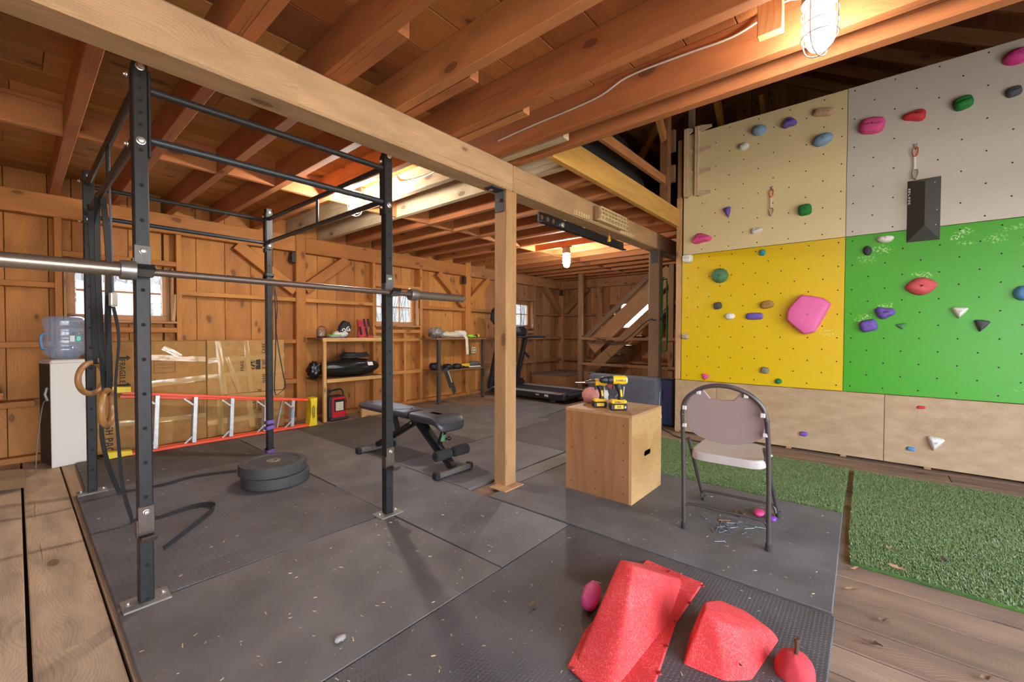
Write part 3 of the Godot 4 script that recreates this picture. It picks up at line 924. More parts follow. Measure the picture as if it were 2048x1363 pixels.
	var bs := part(self, "bare_brush", br, mat(Color("37322d"), 0.9))
	tag(bs, "tangle of bare grey brush outside the windows", "brush", "", "stuff")
	# ---- lamps
	cage_lamp(Vector3(1.925, 2.395, -3.43), "caged bulb lamp on the joists over the squat rack", false)
	cage_lamp(Vector3(5.02, 2.298, -3.27), "caged bulb lamp on the joists near the stairs", false)
	cage_lamp(Vector3(1.99, 2.44, -0.165), "large caged bulb lamp between joists near the climbing wall", true)

func glass() -> StandardMaterial3D:
	if MC.has("glass"): return MC["glass"]
	var m := StandardMaterial3D.new()
	m.transparency = BaseMaterial3D.TRANSPARENCY_ALPHA
	m.albedo_color = Color(0.9, 0.95, 0.96, 0.12)
	m.roughness = 0.05
	MC["glass"] = m
	return m

func cage_lamp(at: Vector3, label: String, big: bool) -> void:
	var t := thing("cage_lamp", label, "lamp", at, 0.0, "caged bulb lamps on the joists")
	var hm := mat(Color("8b7f76"), 0.45, 0.4, "mot")
	var bh := J1 - at.y - 0.006
	if at.y > 2.31: part(t, "mounting_block", bx(Vector3(0, 0.006 + bh / 2, 0), Vector3(0.1, bh, 0.13), 0.003), wmat(11, Color("b99a7c"), 0.8))
	part(t, "housing", lt([Vector2(0, 0.006), Vector2(0.035, 0.006), Vector2(0.052, -0.01), Vector2(0.056, -0.06), Vector2(0.056, -0.06), Vector2(0.06, -0.062), Vector2(0.06, -0.085), Vector2(0.06, -0.085), Vector2(0.05, -0.088), Vector2(0, -0.088)], 24), hm)
	part(t, "glass_jar", lt([Vector2(0.046, -0.086), Vector2(0.047, -0.20), Vector2(0.043, -0.235), Vector2(0.03, -0.258), Vector2(0.0, -0.266)], 24), glass())
	var gm := StandardMaterial3D.new()
	gm.albedo_color = Color(0.95, 0.95, 0.95); gm.roughness = 0.5
	gm.emission_enabled = true; gm.emission = Color(0.96, 0.98, 1.0); gm.emission_energy_multiplier = 1.6
	part(t, "bulb", lt([Vector2(0.0, -0.236), Vector2(0.016, -0.232), Vector2(0.029, -0.218), Vector2(0.034, -0.196), Vector2(0.031, -0.17), Vector2(0.02, -0.142), Vector2(0.0145, -0.12), Vector2(0.0145, -0.09)], 20), gm)
	var cm := mat(Color("a9a7a8"), 0.35, 0.8)
	for k in 3:
		var yy: float = [-0.125, -0.17, -0.215][k]
		var ring := []
		for i in 24: ring.append(Vector3(0.06 * cos(TAU * i / 24), yy, 0.06 * sin(TAU * i / 24)))
		part(t, "cage_ring", tb(ring, 0.0022, 6, true), cm)
	for k in 2:
		var a := PI * k / 2 + 0.4
		var d := Vector3(cos(a), 0, sin(a))
		var path := curve([d * 0.06 + Vector3(0, -0.082, 0), d * 0.061 + Vector3(0, -0.2, 0), d * 0.045 + Vector3(0, -0.262, 0), Vector3(0, -0.285, 0), d * -0.045 + Vector3(0, -0.262, 0), d * -0.061 + Vector3(0, -0.2, 0), d * -0.06 + Vector3(0, -0.082, 0)], 5)
		part(t, "cage_rib", tb(path, 0.0022, 6), cm)
	var l := OmniLight3D.new()
	l.name = "bulb_light"
	l.light_color = Color(1.0, 0.97, 0.93)
	l.light_energy = LAMP if not big else LAMP * 0.25
	l.light_size = 0.035
	l.omni_range = 20.0
	l.omni_attenuation = 2.0
	l.shadow_enabled = true
	t.add_child(l)
	l.position = Vector3(0, -0.2, 0)

# ------------------------------------------------------------------ rubber mats and turf
func mat_slab(called: String, label: String, poly: Array, thick: float, m: Material, sag := 0.0, group := "rubber mats on the gym floor", category := "mat") -> void:
	# top follows the outline; edges are slightly rounded; u, v in metres
	var P := PackedVector2Array()
	for q in poly: P.append(Vector2(q[0], -q[1]))
	if Geometry2D.is_polygon_clockwise(P): P.reverse()
	var b := MB.new()
	var y1 := FLOOR_Y + thick
	var Q := PackedVector2Array()
	var N := P.size()
	for i in N:
		var a := (P[i] - P[(i - 1 + N) % N]).normalized()
		var c := (P[(i + 1) % N] - P[i]).normalized()
		var mm := (Vector2(-a.y, a.x) + Vector2(-c.y, c.x)).normalized()
		Q.append(P[i] + mm * 0.004)
	var id := Geometry2D.triangulate_polygon(Q)
	for i in range(0, id.size(), 3):
		var a := Q[id[i]]; var c := Q[id[i + 1]]; var d := Q[id[i + 2]]
		if (c - a).cross(d - a) < 0: var t := c; c = d; d = t
		b.tri(Vector3(a.x, y1, -a.y), Vector3(c.x, y1, -c.y), Vector3(d.x, y1, -d.y), a, c, d)
	for i in N:
		var j := (i + 1) % N
		b.quad(Vector3(P[i].x, y1 - 0.003, -P[i].y), Vector3(P[j].x, y1 - 0.003, -P[j].y), Vector3(Q[j].x, y1, -Q[j].y), Vector3(Q[i].x, y1, -Q[i].y), P[i], P[j], Q[j], Q[i])
		b.quad(Vector3(P[i].x, FLOOR_Y, -P[i].y), Vector3(P[j].x, FLOOR_Y, -P[j].y), Vector3(P[j].x, y1 - 0.003, -P[j].y), Vector3(P[i].x, y1 - 0.003, -P[i].y), P[i], P[j], P[j] + Vector2(0, 0.02), P[i] + Vector2(0, 0.02))
	var o := part(self, numbered(called), b, m)
	tag(o, label, category, group)
func rect(x0: float, x1: float, z0: float, z1: float) -> Array: return [[x0, z0], [x1, z0], [x1, z1], [x0, z1]]
func build_mats() -> void:
	var sm := rubber("", Color("6f6a66"), "dust_a", Vector2.ONE, 0.0, 0.62)
	var sm2 := rubber("", Color("6c6a69"), "dust_b", Vector2.ONE, 0.0, 0.58)
	var sm3 := rubber("", Color("57524e"), "dust_a", Vector2.ONE, 0.0, 0.66)
	var dm := rubber("diamond", Color("6f6a67"), "dust_b", Vector2(21, 21), 0.35, 0.62)
	var hm := rubber("honey", Color("787170"), "dust_a", Vector2(62, 62 / 1.732), 0.2, 0.6)
	var rm := rubber("ribs", Color("7c7672"), "dust_b", Vector2(52, 52), 0.25, 0.66)
	mat_slab("rubber_mat", "black honeycomb-textured rubber mat under the red climbing volumes", [[0.235, -1.298], [1.4, -1.30], [2.046, -1.303], [2.054, -0.6], [2.05, -0.09], [0.215, -0.085]], 0.020, hm)
	mat_slab("rubber_mat", "smooth rubber mat in front of the squat rack's bar", [[0.245, -2.23], [1.0, -2.236], [1.455, -2.226], [1.46, -1.6], [1.462, -1.304], [0.238, -1.303]], 0.020, sm)
	mat_slab("rubber_mat", "narrow smooth rubber mat between the rack and the wooden post", [[1.468, -2.9], [2.052, -2.9], [2.047, -1.97], [2.048, -1.308], [1.468, -1.306]], 0.020, sm2)
	mat_slab("rubber_mat", "narrow smooth rubber mat left of the weight bench", rect(1.478, 2.06, -4.96, -2.905), 0.020, sm)
	mat_slab("rubber_mat", "diamond-plate rubber mat inside the squat rack", [[0.25, -4.062], [1.472, -4.06], [1.465, -2.24], [0.247, -2.243]], 0.020, dm)
	mat_slab("rubber_mat", "dark smooth rubber mat under the stepladder behind the rack", [[0.315, -5.08], [1.470, -5.02], [1.474, -4.068], [0.30, -4.066]], 0.019, sm3)
	mat_slab("rubber_mat", "smooth rubber mat under the front foot of the weight bench", [[2.066, -3.03], [3.30, -3.05], [3.303, -2.15], [2.056, -2.146]], 0.020, sm2)
	mat_slab("rubber_mat", "dark smooth rubber mat beside the red heater", [[2.066, -4.99], [3.042, -5.0], [3.05, -3.06], [2.066, -3.04]], 0.019, sm3)
	mat_slab("rubber_mat", "scuffed rubber mat with a ragged edge before the wire-legged shelf", [[3.052, -5.0], [3.4, -4.96], [3.7, -5.03], [3.95, -4.95], [4.15, -4.98], [4.35, -4.72], [4.42, -4.5], [4.40, -3.10], [3.058, -3.065]], 0.019, sm)
	mat_slab("rubber_mat", "smooth rubber mat between the post and the jump box", [[3.312, -3.06], [4.42, -3.09], [4.40, -2.14], [3.31, -2.145]], 0.019, sm3)
	mat_slab("rubber_mat", "smooth rubber mat with a chipped edge by the treadmill", [[4.41, -4.42], [4.7, -4.37], [5.37, -4.40], [5.365, -3.50], [5.18, -3.38], [4.56, -3.31], [4.41, -3.33]], 0.019, sm2)
	mat_slab("rubber_mat", "offcut of rubber mat behind the crash pads", [[4.41, -3.31], [4.9, -3.30], [5.1, -3.2], [5.0, -2.3], [4.415, -2.2]], 0.018, sm3)
	mat_slab("rubber_mat", "strip of worn diamond-plate mat beside the foot of the post", [[2.37, -2.135], [4.38, -2.13], [4.38, -1.965], [2.40, -1.965]], 0.018, rubber("diamond", Color("8a857f"), "dust_b", Vector2(21, 21), 0.25, 0.62))
	mat_slab("rubber_mat", "ribbed rubber mat under the folding chair and jump box", [[2.062, -1.955], [3.275, -1.95], [3.27, -0.6], [3.268, -0.115], [2.07, -0.10], [2.064, -1.3]], 0.021, rm)
	# artificial turf: a backing with short blades on it
	var tm := mat(Color("cfe0c4"), 0.95, 0.0, "turf")
	tm.uv1_scale = Vector3(1.5, 1.5, 1.5)
	tm.rim_enabled = true; tm.rim = 0.3; tm.rim_tint = 0.6
	turf("turf_mat", "green artificial turf runner along the foot of the climbing wall", [[3.285, -1.70], [4.43, -1.68], [4.40, -0.12], [3.285, -0.118]], tm)
	turf("turf_mat", "larger green artificial turf sheet beyond the ribbed mat", [[2.612, -0.06], [3.0, -0.075], [4.395, -0.085], [4.40, 1.7], [2.60, 1.7]], tm)
func turf(called: String, label: String, poly: Array, tm: Material) -> void:
	mat_slab(called, label, poly, 0.014, tm, 0.0, "artificial turf sheets", "turf")
	var o: Node3D = get_child(get_child_count() - 1)
	var P := PackedVector2Array()
	for q in poly: P.append(Vector2(q[0], q[1]))
	var mm := MultiMesh.new()
	mm.transform_format = MultiMesh.TRANSFORM_3D
	mm.use_colors = true
	var bl := MB.new()                        # a tuft of three bent blades
	for k in 3:
		var a := TAU * k / 3.0
		var d := Vector3(cos(a), 0, sin(a)); var s := Vector3(-sin(a), 0, cos(a)) * 0.0016
		bl.quad(d * 0.001 - s, d * 0.001 + s, d * 0.004 + s * 0.7 + Vector3(0, 0.006, 0), d * 0.004 - s * 0.7 + Vector3(0, 0.006, 0))
		bl.tri(d * 0.004 - s * 0.7 + Vector3(0, 0.006, 0), d * 0.004 + s * 0.7 + Vector3(0, 0.006, 0), d * 0.008 + Vector3(0, 0.010, 0))
	mm.mesh = bl.done()
	var pts := []
	var lo := P[0]; var hi := P[0]
	for p in P: lo = lo.min(p); hi = hi.max(p)
	var area := (hi.x - lo.x) * (hi.y - lo.y)
	var cnt := int(area * 17000)
	for i in cnt:
		var q := Vector2(rng.randf_range(lo.x, hi.x), rng.randf_range(lo.y, hi.y))
		if Geometry2D.is_point_in_polygon(q, P): pts.append(q)
	mm.instance_count = pts.size()
	for i in pts.size():
		var s := rng.randf_range(0.7, 1.25)
		mm.set_instance_transform(i, Transform3D(Basis(Vector3.UP, rng.randf() * TAU).scaled(Vector3(s, s, s)), Vector3(pts[i].x, FLOOR_Y + 0.0135, pts[i].y)))
		var g := rng.randf()
		mm.set_instance_color(i, Color(0.14, 0.21, 0.055).lerp(Color(0.29, 0.36, 0.15), g) if g < 0.95 else Color(0.46, 0.46, 0.33))
	var im := MultiMeshInstance3D.new()
	im.name = "pile"
	im.multimesh = mm
	var bm := StandardMaterial3D.new()
	bm.vertex_color_use_as_albedo = true; bm.roughness = 0.7
	im.material_override = bm
	im.set_meta("kind", "stuff")
	o.add_child(im, true)

# ------------------------------------------------------------------ climbing wall
func panel(parent: Node, called: String, y0: float, y1: float, z0: float, z1: float, m: Material, label := "") -> MeshInstance3D:
	var b := MB.new()
	var th := 0.018
	b.box(Vector3(WX + th / 2, (y0 + y1) / 2, (z0 + z1) / 2), Vector3(th, y1 - y0 - 0.003, z1 - z0 - 0.003), 0.001)
	# face uv: u along z, v down
	for i in b.v.size():
		b.u[i] = Vector2((b.v[i].z - z0) / (z1 - z0), (y1 - b.v[i].y) / (y1 - y0))
		b.w[i] = b.u[i]
	var o := part(parent, called, b, m)
	if label: o.set_meta("label", label)
	return o
func face_mat(key: String, rough := 0.45) -> StandardMaterial3D:
	var m := StandardMaterial3D.new()
	m.albedo_texture = T[key]; m.roughness = rough
	return m
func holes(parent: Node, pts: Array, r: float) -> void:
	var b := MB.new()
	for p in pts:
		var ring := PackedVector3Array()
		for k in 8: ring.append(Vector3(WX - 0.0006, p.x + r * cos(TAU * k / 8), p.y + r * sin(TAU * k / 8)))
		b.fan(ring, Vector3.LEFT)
	var o := part(parent, "dark_bolt_discs", b, mat(Color("171310"), 0.9))  # flat dark discs; the shade inside each bolt hole is painted
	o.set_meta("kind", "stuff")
func build_climbing_wall() -> void:
	var t := thing("climbing_wall", "home climbing wall of four painted panels above plywood", "climbing wall", Vector3.ZERO)
	panel(t, "yellow_panel", 0.58, 1.97, -1.625, -0.187, face_mat("yellow", 0.4), "bright yellow painted panel")
	panel(t, "green_panel", 0.58, 1.97, -0.186, 1.252, face_mat("green", 0.4), "bright green painted panel")
	panel(t, "tan_panel", 1.972, 3.29, -1.615, -0.187, face_mat("tan", 0.5), "tan painted panel")
	panel(t, "white_panel", 1.972, 3.29, -0.186, 1.252, face_mat("white", 0.5), "off-white painted panel")
	var kick := face_mat("ply_kick", 0.55)
	kick.detail_enabled = true; kick.detail_albedo = T["ply_dirt"]; kick.detail_blend_mode = BaseMaterial3D.BLEND_MODE_MUL; kick.detail_uv_layer = BaseMaterial3D.DETAIL_UV_2
	for z in [[-1.69, -1.252], [-1.251, 0.098], [0.099, 1.30]]:
		panel(t, "kick_panel", 0.0, 0.577, z[0], z[1], kick, "bare plywood kick panel")
	# timber frame behind; its end stud shows at the edge
	var fm := wmat(11, Color("d2a574"), 0.7)
	for z in [-1.69, -1.16, -0.62, -0.20, 0.35, 0.9, 1.2]:
		wood(t, "stud", Vector3(WX + 0.0185, FLOOR_Y, z), Vector3(WX + 0.11, 3.27, z + 0.045), fm, 0.003, 1)
	wood(t, "end_trim", Vector3(WX - 0.002, 0.585, -1.69), Vector3(WX + 0.018, 2.62, -1.632), fm, 0.003, 1)
	# dark discs, one for each bolt hole, staggered
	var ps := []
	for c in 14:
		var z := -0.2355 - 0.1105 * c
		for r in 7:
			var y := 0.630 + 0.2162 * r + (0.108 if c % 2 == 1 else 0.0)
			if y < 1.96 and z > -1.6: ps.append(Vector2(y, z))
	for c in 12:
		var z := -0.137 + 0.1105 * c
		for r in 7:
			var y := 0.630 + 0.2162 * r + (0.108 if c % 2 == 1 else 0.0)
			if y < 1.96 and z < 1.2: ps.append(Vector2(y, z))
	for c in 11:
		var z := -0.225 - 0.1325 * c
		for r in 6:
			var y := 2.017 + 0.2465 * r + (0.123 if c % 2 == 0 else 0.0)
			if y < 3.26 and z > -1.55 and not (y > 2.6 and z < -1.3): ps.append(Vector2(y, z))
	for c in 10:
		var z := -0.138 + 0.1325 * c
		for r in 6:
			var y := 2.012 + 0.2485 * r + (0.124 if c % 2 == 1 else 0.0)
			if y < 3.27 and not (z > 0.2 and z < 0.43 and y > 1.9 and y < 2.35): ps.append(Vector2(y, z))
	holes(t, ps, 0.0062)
	var col := {"w": "e4e0d6", "lb": "86a4bd", "pu": "6e55a8", "rail": "c9a27e", "gr": "1d7f35", "pk": "e0528f", "red": "d2383c", "gy": "55555a", "mg": "dc3f93", "teal": "2f8fa0", "grt": "4d7a55", "dg": "4a4a48", "br": "a17a3f", "be": "b5a283", "gs": "7d7a68", "bk": "3a3a40", "sal": "d3585a", "bl": "5c8fbf", "tri": "4e4c50", "sg": "4f8a5a"}
	var nm := {"w": "white", "lb": "pale blue", "pu": "purple", "rail": "tan three-hole", "gr": "green", "pk": "pink", "red": "red", "gy": "grey", "mg": "magenta", "teal": "teal", "grt": "knobbly dark green", "dg": "dark grey", "br": "brown", "be": "beige", "gs": "grey scooped", "bk": "black", "sal": "salmon-red rippled", "bl": "blue", "tri": "dark grey triangular", "sg": "tiny green"}
	# [kind, y, z, width, height, shape, words that single it out]
	var H := [
		["w", 3.011, -1.017, 0.092, 0.071, 0, "white hold high on the tan panel under a pale blue one"],
		["lb", 3.131, -0.88, 0.132, 0.105, 0, "pale blue hold near the top of the tan panel beside a purple one"],
		["pu", 3.126, -0.627, 0.106, 0.101, 3, "hooked purple hold near the top edge of the tan panel"],
		["rail", 3.138, -0.363, 0.164, 0.073, 1, "tan three-hole rail hold at the top of the tan panel"],
		["lb", 2.887, -0.363, 0.157, 0.11, 0, "large pale blue hold below the three-hole rail"],
		["pu", 2.382, -1.165, 0.067, 0.105, 2, "small upright purple hold low on the tan panel"],
		["gr", 2.268, -0.492, 0.106, 0.104, 1, "square green hold low on the tan panel"],
		["w", 2.137, -0.898, 0.098, 0.065, 3, "small white hold low on the tan panel"],
		["pk", 2.131, -1.421, 0.176, 0.114, 3, "pink heart-shaped hold at the bottom corner of the tan panel"],
		["pk", 2.907, -0.019, 0.173, 0.139, 4, "big pink jug hold on the white panel"],
		["red", 2.904, 0.256, 0.133, 0.099, 3, "red lobed hold above the quickdraw on the white panel"],
		["gr", 2.913, 0.526, 0.114, 0.102, 4, "green rail hold on the white panel"],
		["gy", 2.908, 0.786, 0.083, 0.074, 4, "grey edge hold on the white panel"],
		["mg", 3.16, 0.80, 0.15, 0.112, 0, "magenta hold near the top of the white panel"],
		["w", 1.922, 0.081, 0.116, 0.082, 5, "white half-moon hold at the top edge of the green panel"],
		["w", 1.929, -1.561, 0.108, 0.1, 6, "white three-hole hold at the top left corner of the yellow panel"],
		["teal", 1.909, -0.838, 0.052, 0.06, 1, "tiny teal hold at the top of the yellow panel"],
		["grt", 1.712, -1.23, 0.157, 0.148, 7, "knobbly dark green hold on the yellow panel"],
		["dg", 1.395, -1.246, 0.079, 0.075, 1, "dark grey block hold on the yellow panel"],
		["br", 1.387, -0.793, 0.121, 0.08, 6, "brown three-hole hold above the purple rail on yellow"],
		["w", 1.28, -1.128, 0.096, 0.073, 0, "white oval hold on the yellow panel"],
		["pu", 1.275, -0.901, 0.152, 0.071, 1, "purple rail hold on the yellow panel"],
		["be", 1.067, -1.58, 0.076, 0.067, 6, "beige three-hole hold at the edge of the yellow panel"],
		["gs", 0.732, -0.802, 0.07, 0.065, 1, "grey scooped hold low on the yellow panel"],
		["pk", 0.634, -1.363, 0.072, 0.06, 2, "small pink hold at the bottom of the yellow panel"],
		["gr", 0.631, -0.685, 0.059, 0.054, 0, "small round green hold at the bottom of the yellow panel"],
		["bk", 1.829, -0.033, 0.061, 0.088, 0, "black hold high on the green panel"],
		["sal", 1.494, 0.31, 0.2, 0.149, 8, "big salmon-red rippled hold on the green panel"],
		["bl", 1.405, 0.858, 0.1, 0.111, 0, "round blue hold at the middle of the green panel"],
		["w", 1.281, 0.533, 0.085, 0.083, 2, "white hold beside the dark triangular one on green"],
		["tri", 1.176, 0.653, 0.076, 0.085, 2, "dark grey triangular hold on the green panel"],
		["pu", 1.282, 0.087, 0.12, 0.108, 3, "upper of two chalky purple holds on the green panel"],
		["pu", 1.171, -0.017, 0.121, 0.105, 1, "lower of two chalky purple holds on the green panel"],
		["sg", 1.169, 0.196, 0.062, 0.047, 2, "tiny green hold beside the purple pair"],
		["red", 0.492, 0.326, 0.051, 0.025, 1, "tiny red foothold on the plywood"],
		["pu", 0.145, -0.475, 0.059, 0.043, 1, "tiny purple foothold low on the plywood"],
		["bl", 0.137, 0.271, 0.055, 0.034, 1, "tiny blue foothold low on the plywood"],
		["w", 0.22, 0.412, 0.092, 0.106, 2, "white wedge hold low on the plywood"]]
	var sd := 100
	for h in H:
		sd += 1
		hold(h, Color(col[h[0]]), sd)
	# the large pink blocky hold
	var pk := thing("climbing_hold", "very large pink blocky hold on the yellow panel", "climbing hold", Vector3(WX, 1.278, -0.455), 0.0, "holds on the climbing wall")
	var poly := PackedVector2Array([Vector2(-0.05, 0.19), Vector2(0.11, 0.155), Vector2(0.175, 0.09), Vector2(0.06, -0.16), Vector2(-0.03, -0.185), Vector2(-0.165, -0.05), Vector2(-0.155, 0.06)])
	var rows := []
	var cmid := Vector2(0.015, 0.0)
	for s in [[1.0, 0.0], [1.0, 0.012], [0.985, 0.05], [0.94, 0.08], [0.88, 0.095], [0.5, 0.1], [0.02, 0.1]]:
		var ring := PackedVector3Array()
		for k in 56:
			var f := k / 56.0 * poly.size()
			var a := poly[int(f)]; var c := poly[(int(f) + 1) % poly.size()]
			var p0 := poly[(int(f) - 1 + poly.size()) % poly.size()]; var p3 := poly[(int(f) + 2) % poly.size()]
			var q := a.lerp(c, f - floorf(f)) * 0.72 + a.cubic_interpolate(c, p0, p3, f - floorf(f)) * 0.28
			q = cmid + (q - cmid) * s[0]
			ring.append(Vector3(-s[1], q.y, q.x))
		rows.append(ring)
	var mb := MB.new(); mb.grid(rows, true)
	part(pk, "body", mb, mat(Color("e86aa4"), 0.6, 0.0, "motfine"))
	for q in [Vector3(-0.1005, 0.0, 0.0), Vector3(-0.07, 0.165, 0.02), Vector3(-0.07, -0.16, 0.02)]:
		bolt_hole(pk, q, 0.007)
	# black pyramid volume
	var bv := thing("climbing_volume", "black wedge-shaped wooden volume between the white and green panels", "climbing volume", Vector3(WX, 2.12, 0.315))
	var w := 0.0995; var hh := 0.255
	var A := [Vector3(0, -hh, -w), Vector3(0, -hh, w), Vector3(0, hh, w), Vector3(0, hh, -w)]
	var r0 := Vector3(-0.11, -hh + 0.11, -0.0); var r1 := Vector3(-0.11, hh - 0.05, -0.0)
	mb = MB.new()
	mb.quad(A[0], r0, r1, A[3], Vector2(0, 0), Vector2(.2, 0), Vector2(.2, 1), Vector2(0, 1))
	mb.quad(r0, A[1], A[2], r1)
	mb.tri(A[0], A[1], r0); mb.tri(A[3], r1, A[2])
	for i in mb.n.size():
		if mb.n[i].x > 0: mb.n[i] = -mb.n[i]
	part(bv, "shell", mb, mat(Color("4a4645"), 0.5, 0.0, "motfine"))
	for q in [[0.2, 0.06], [0.1, 0.04], [-0.02, 0.075], [-0.14, 0.07], [-0.22, 0.02]]:
		part(bv, "screw", lt([Vector2(0, 0.002), Vector2(0.004, 0.001), Vector2(0.004, 0)], 8, Vector3(-0.045 if q[0] > -0.2 else -0.03, q[0], q[1]), Basis(Vector3.FORWARD, -PI / 2)), mat(Color("d8d6d2"), 0.4, 0.6))
	letter(bv, "lettering", "ESCAPE", 0.028, mat(Color("c9c5c0"), 0.6), Transform3D(Basis(Vector3(0, -1, 0), Vector3(0.67, 0, 0.74).normalized() * -1.0, Vector3(-0.74, 0, -0.67).normalized() * 1.0), Vector3(-0.022, 0.12, -0.083)))
	quickdraw(Vector3(WX, 2.52, -0.767), "orange-gated quickdraw hanging on the tan panel")
	quickdraw(Vector3(WX, 2.645, 0.258), "orange-gated quickdraw hanging on the white panel")
	# wooden corner ledges at the top left edge
	for q in [[-1.465, "pale wooden ladder of ledges screwed to the tan panel", 0.0], [-1.575, "pale wooden ladder of ledges on the end of the wall frame", -0.012]]:
		var lg := thing("training_ladder", q[1], "training board", Vector3(WX + q[2], 2.60, q[0]), 0.0)
		var lm := wmat(41, Color("d9bd98"), 0.6)
		part(lg, "upright", bx(Vector3(-0.018, 0.375, 0.0), Vector3(0.036, 0.75, 0.028), 0.004), lm)
		part(lg, "upright", bx(Vector3(-0.034, 0.375, -0.02), Vector3(0.02, 0.74, 0.014), 0.004), lm)
		for y in [0.02, 0.26, 0.49, 0.72]:
			var pr := MB.new()
			pr.prism(PackedVector2Array([Vector2(0, -0.035), Vector2(0.125 if q[2] == 0.0 else 0.045, -0.012), Vector2(0.125 if q[2] == 0.0 else 0.045, 0.012), Vector2(0, 0.035)]), 0.022, Transform3D(Basis(Vector3.BACK, Vector3.UP, Vector3.LEFT), Vector3(-0.001, y, 0.014)), 0.002)
			part(lg, "ledge", pr, lm)
func bolt_hole(parent: Node, at: Vector3, r: float) -> void:
	part(parent, "bolt", lt([Vector2(r * 1.25, 0.0012), Vector2(r, 0.0014), Vector2(r, 0.0014), Vector2(r * 0.9, -0.004), Vector2(0, -0.004)], 12, at, Basis(Vector3.FORWARD, -PI / 2)), mat(Color("2b211c"), 0.5, 0.3))
func hold(h: Array, c: Color, sd: int) -> void:
	var t := thing("climbing_hold", h[6], "climbing hold", Vector3(WX, h[1], h[2]), 0.0, "holds on the climbing wall")
	var W: float = h[3] * 0.5; var Hh: float = h[4] * 0.5
	var D := clampf(minf(h[3], h[4]) * 0.62, 0.018, 0.07)
	var kind: int = h[5]
	var ns := FastNoiseLite.new(); ns.seed = sd; ns.frequency = 1.0
	var rows := []
	var M := 28
	var rot := (sd % 7 - 3) * 0.08
	for i in 11:
		var th := (PI * 0.5) * i / 10.0           # 0 at the wall, pi/2 at the tip
		var ring := PackedVector3Array()
		for k in M:
			var a := TAU * k / M
			var ca := cos(a); var sa := sin(a)
			var e := 2.0
			if kind == 1: e = 3.6
			elif kind == 4: e = 3.0
			elif kind == 6: e = 2.5
			var q := pow(pow(absf(ca), e) + pow(absf(sa), e), -1.0 / e)
			var y := sa * q * Hh; var z := ca * q * W
			if kind == 2:                         # triangle
				var tr := 1.0 / maxf(cos(fposmod(a - PI / 2 + PI, TAU / 3) - PI / 3) * 1.0, 0.5)
				y = sa * Hh * lerpf(1.0, tr * 0.75, 0.8); z = ca * W * lerpf(1.0, tr * 0.75, 0.8)
			elif kind == 3:                       # lobed
				var lo := 1.0 + 0.16 * sin(3.0 * a + sd) + 0.1 * sin(2.0 * a + 1.0)
				y *= lo; z *= lo
			elif kind == 5 and sa > 0.0:          # half moon
				y *= 0.45
			elif kind == 8:
				z *= 1.0 - 0.25 * absf(sa)
			var prof := cos(th)
			var full := 1.0 - pow(1.0 - prof, 1.0) if kind in [1, 4, 6] else prof
			full = pow(prof, 0.45) if kind in [1, 4, 6] else pow(prof, 0.72)
			var x := -sin(th) * D
			if kind == 4 and sa > 0.2: x *= 0.82 + 0.18 * (1.0 - sin(th))
			var p := Vector3(x, y * full, z * full)
			var am := 0.05
			if kind == 7: am = 0.0
			p *= 1.0 + am * ns.get_noise_3dv(p * 40.0)
			if kind == 7: p += Vector3(-1, 0, 0) * 0.014 * absf(sin(p.y * 190.0) * sin(p.z * 190.0)) * sin(th) + Vector3(0, y, z).normalized() * 0.006 * absf(sin(a * 6.0)) * prof
			if kind == 8: p.x -= 0.004 * sin(p.y * 120.0 + p.z * 60.0 + 3.0 * ns.get_noise_3dv(p * 12.0)) * sin(th)
			if kind == 3 and sa > 0.0: p.x += 0.25 * D * sa * sin(th)
			p = Basis(Vector3.RIGHT, rot) * p
			p.x = minf(p.x, 0.0)
			ring.append(p)
		rows.append(ring)
	var b := MB.new()
	b.grid(rows, true, 1, 1)
	part(t, "body", b, mat(c, 0.75, 0.0, "motfine"))
	var br := clampf(Hh * 0.14, 0.003, 0.0065)
	if kind == 6 or h[0] == "rail":
		for z in [-0.42, 0.0, 0.42]: bolt_hole(t, Basis(Vector3.RIGHT, rot) * Vector3(-D * 0.985, 0, z * W), br)
	else:
		bolt_hole(t, Vector3(-D - 0.0008 if kind != 7 else -D * 1.05, 0, 0), br)
func quickdraw(at: Vector3, label: String) -> void:
	var t := thing("quickdraw", label, "quickdraw", at, 0.0, "quickdraws on the climbing wall")
	part(t, "hanger", bx(Vector3(-0.002, 0.01, 0), Vector3(0.003, 0.04, 0.025), 0.001), mat(Color("b9b7b2"), 0.35, 0.8))
	part(t, "hanger_bolt", lt([Vector2(0, 0.012), Vector2(0.007, 0.012), Vector2(0.007, 0.012), Vector2(0.008, 0)], 6, Vector3(-0.003, 0.018, 0), Basis(Vector3.FORWARD, -PI / 2)), mat(Color("c7c5c0"), 0.35, 0.8))
	for up in [true, false]:
		var y0 := -0.004 if up else -0.185
		var pts := []
		for q in [[0.0, 0.0], [0.012, -0.004], [0.017, -0.02], [0.012, -0.06], [0.0, -0.075], [-0.012, -0.066], [-0.018, -0.03], [-0.012, -0.006]]:
			pts.append(Vector3(-0.016, y0 + q[1], q[0]))
		var path := curve(pts + [pts[0]], 4); path.pop_back()
		part(t, "carabiner", tb(path, 0.0042, 8, true), mat(Color("d2581f"), 0.4, 0.3) if up else mat(Color("9b958d"), 0.35, 0.8))
		part(t, "gate", tb([Vector3(-0.016, y0 - 0.018, 0.0175), Vector3(-0.016, y0 - 0.062, 0.011)], 0.0028, 6), mat(Color("cfccc6"), 0.3, 0.8))
	part(t, "sling", ribbon(curve([Vector3(-0.016, -0.075, -0.002), Vector3(-0.018, -0.13, 0.001), Vector3(-0.016, -0.188, 0.0)], 4), 0.013, Vector3.BACK, 0.002), mat(Color("d9d5c6"), 0.8))

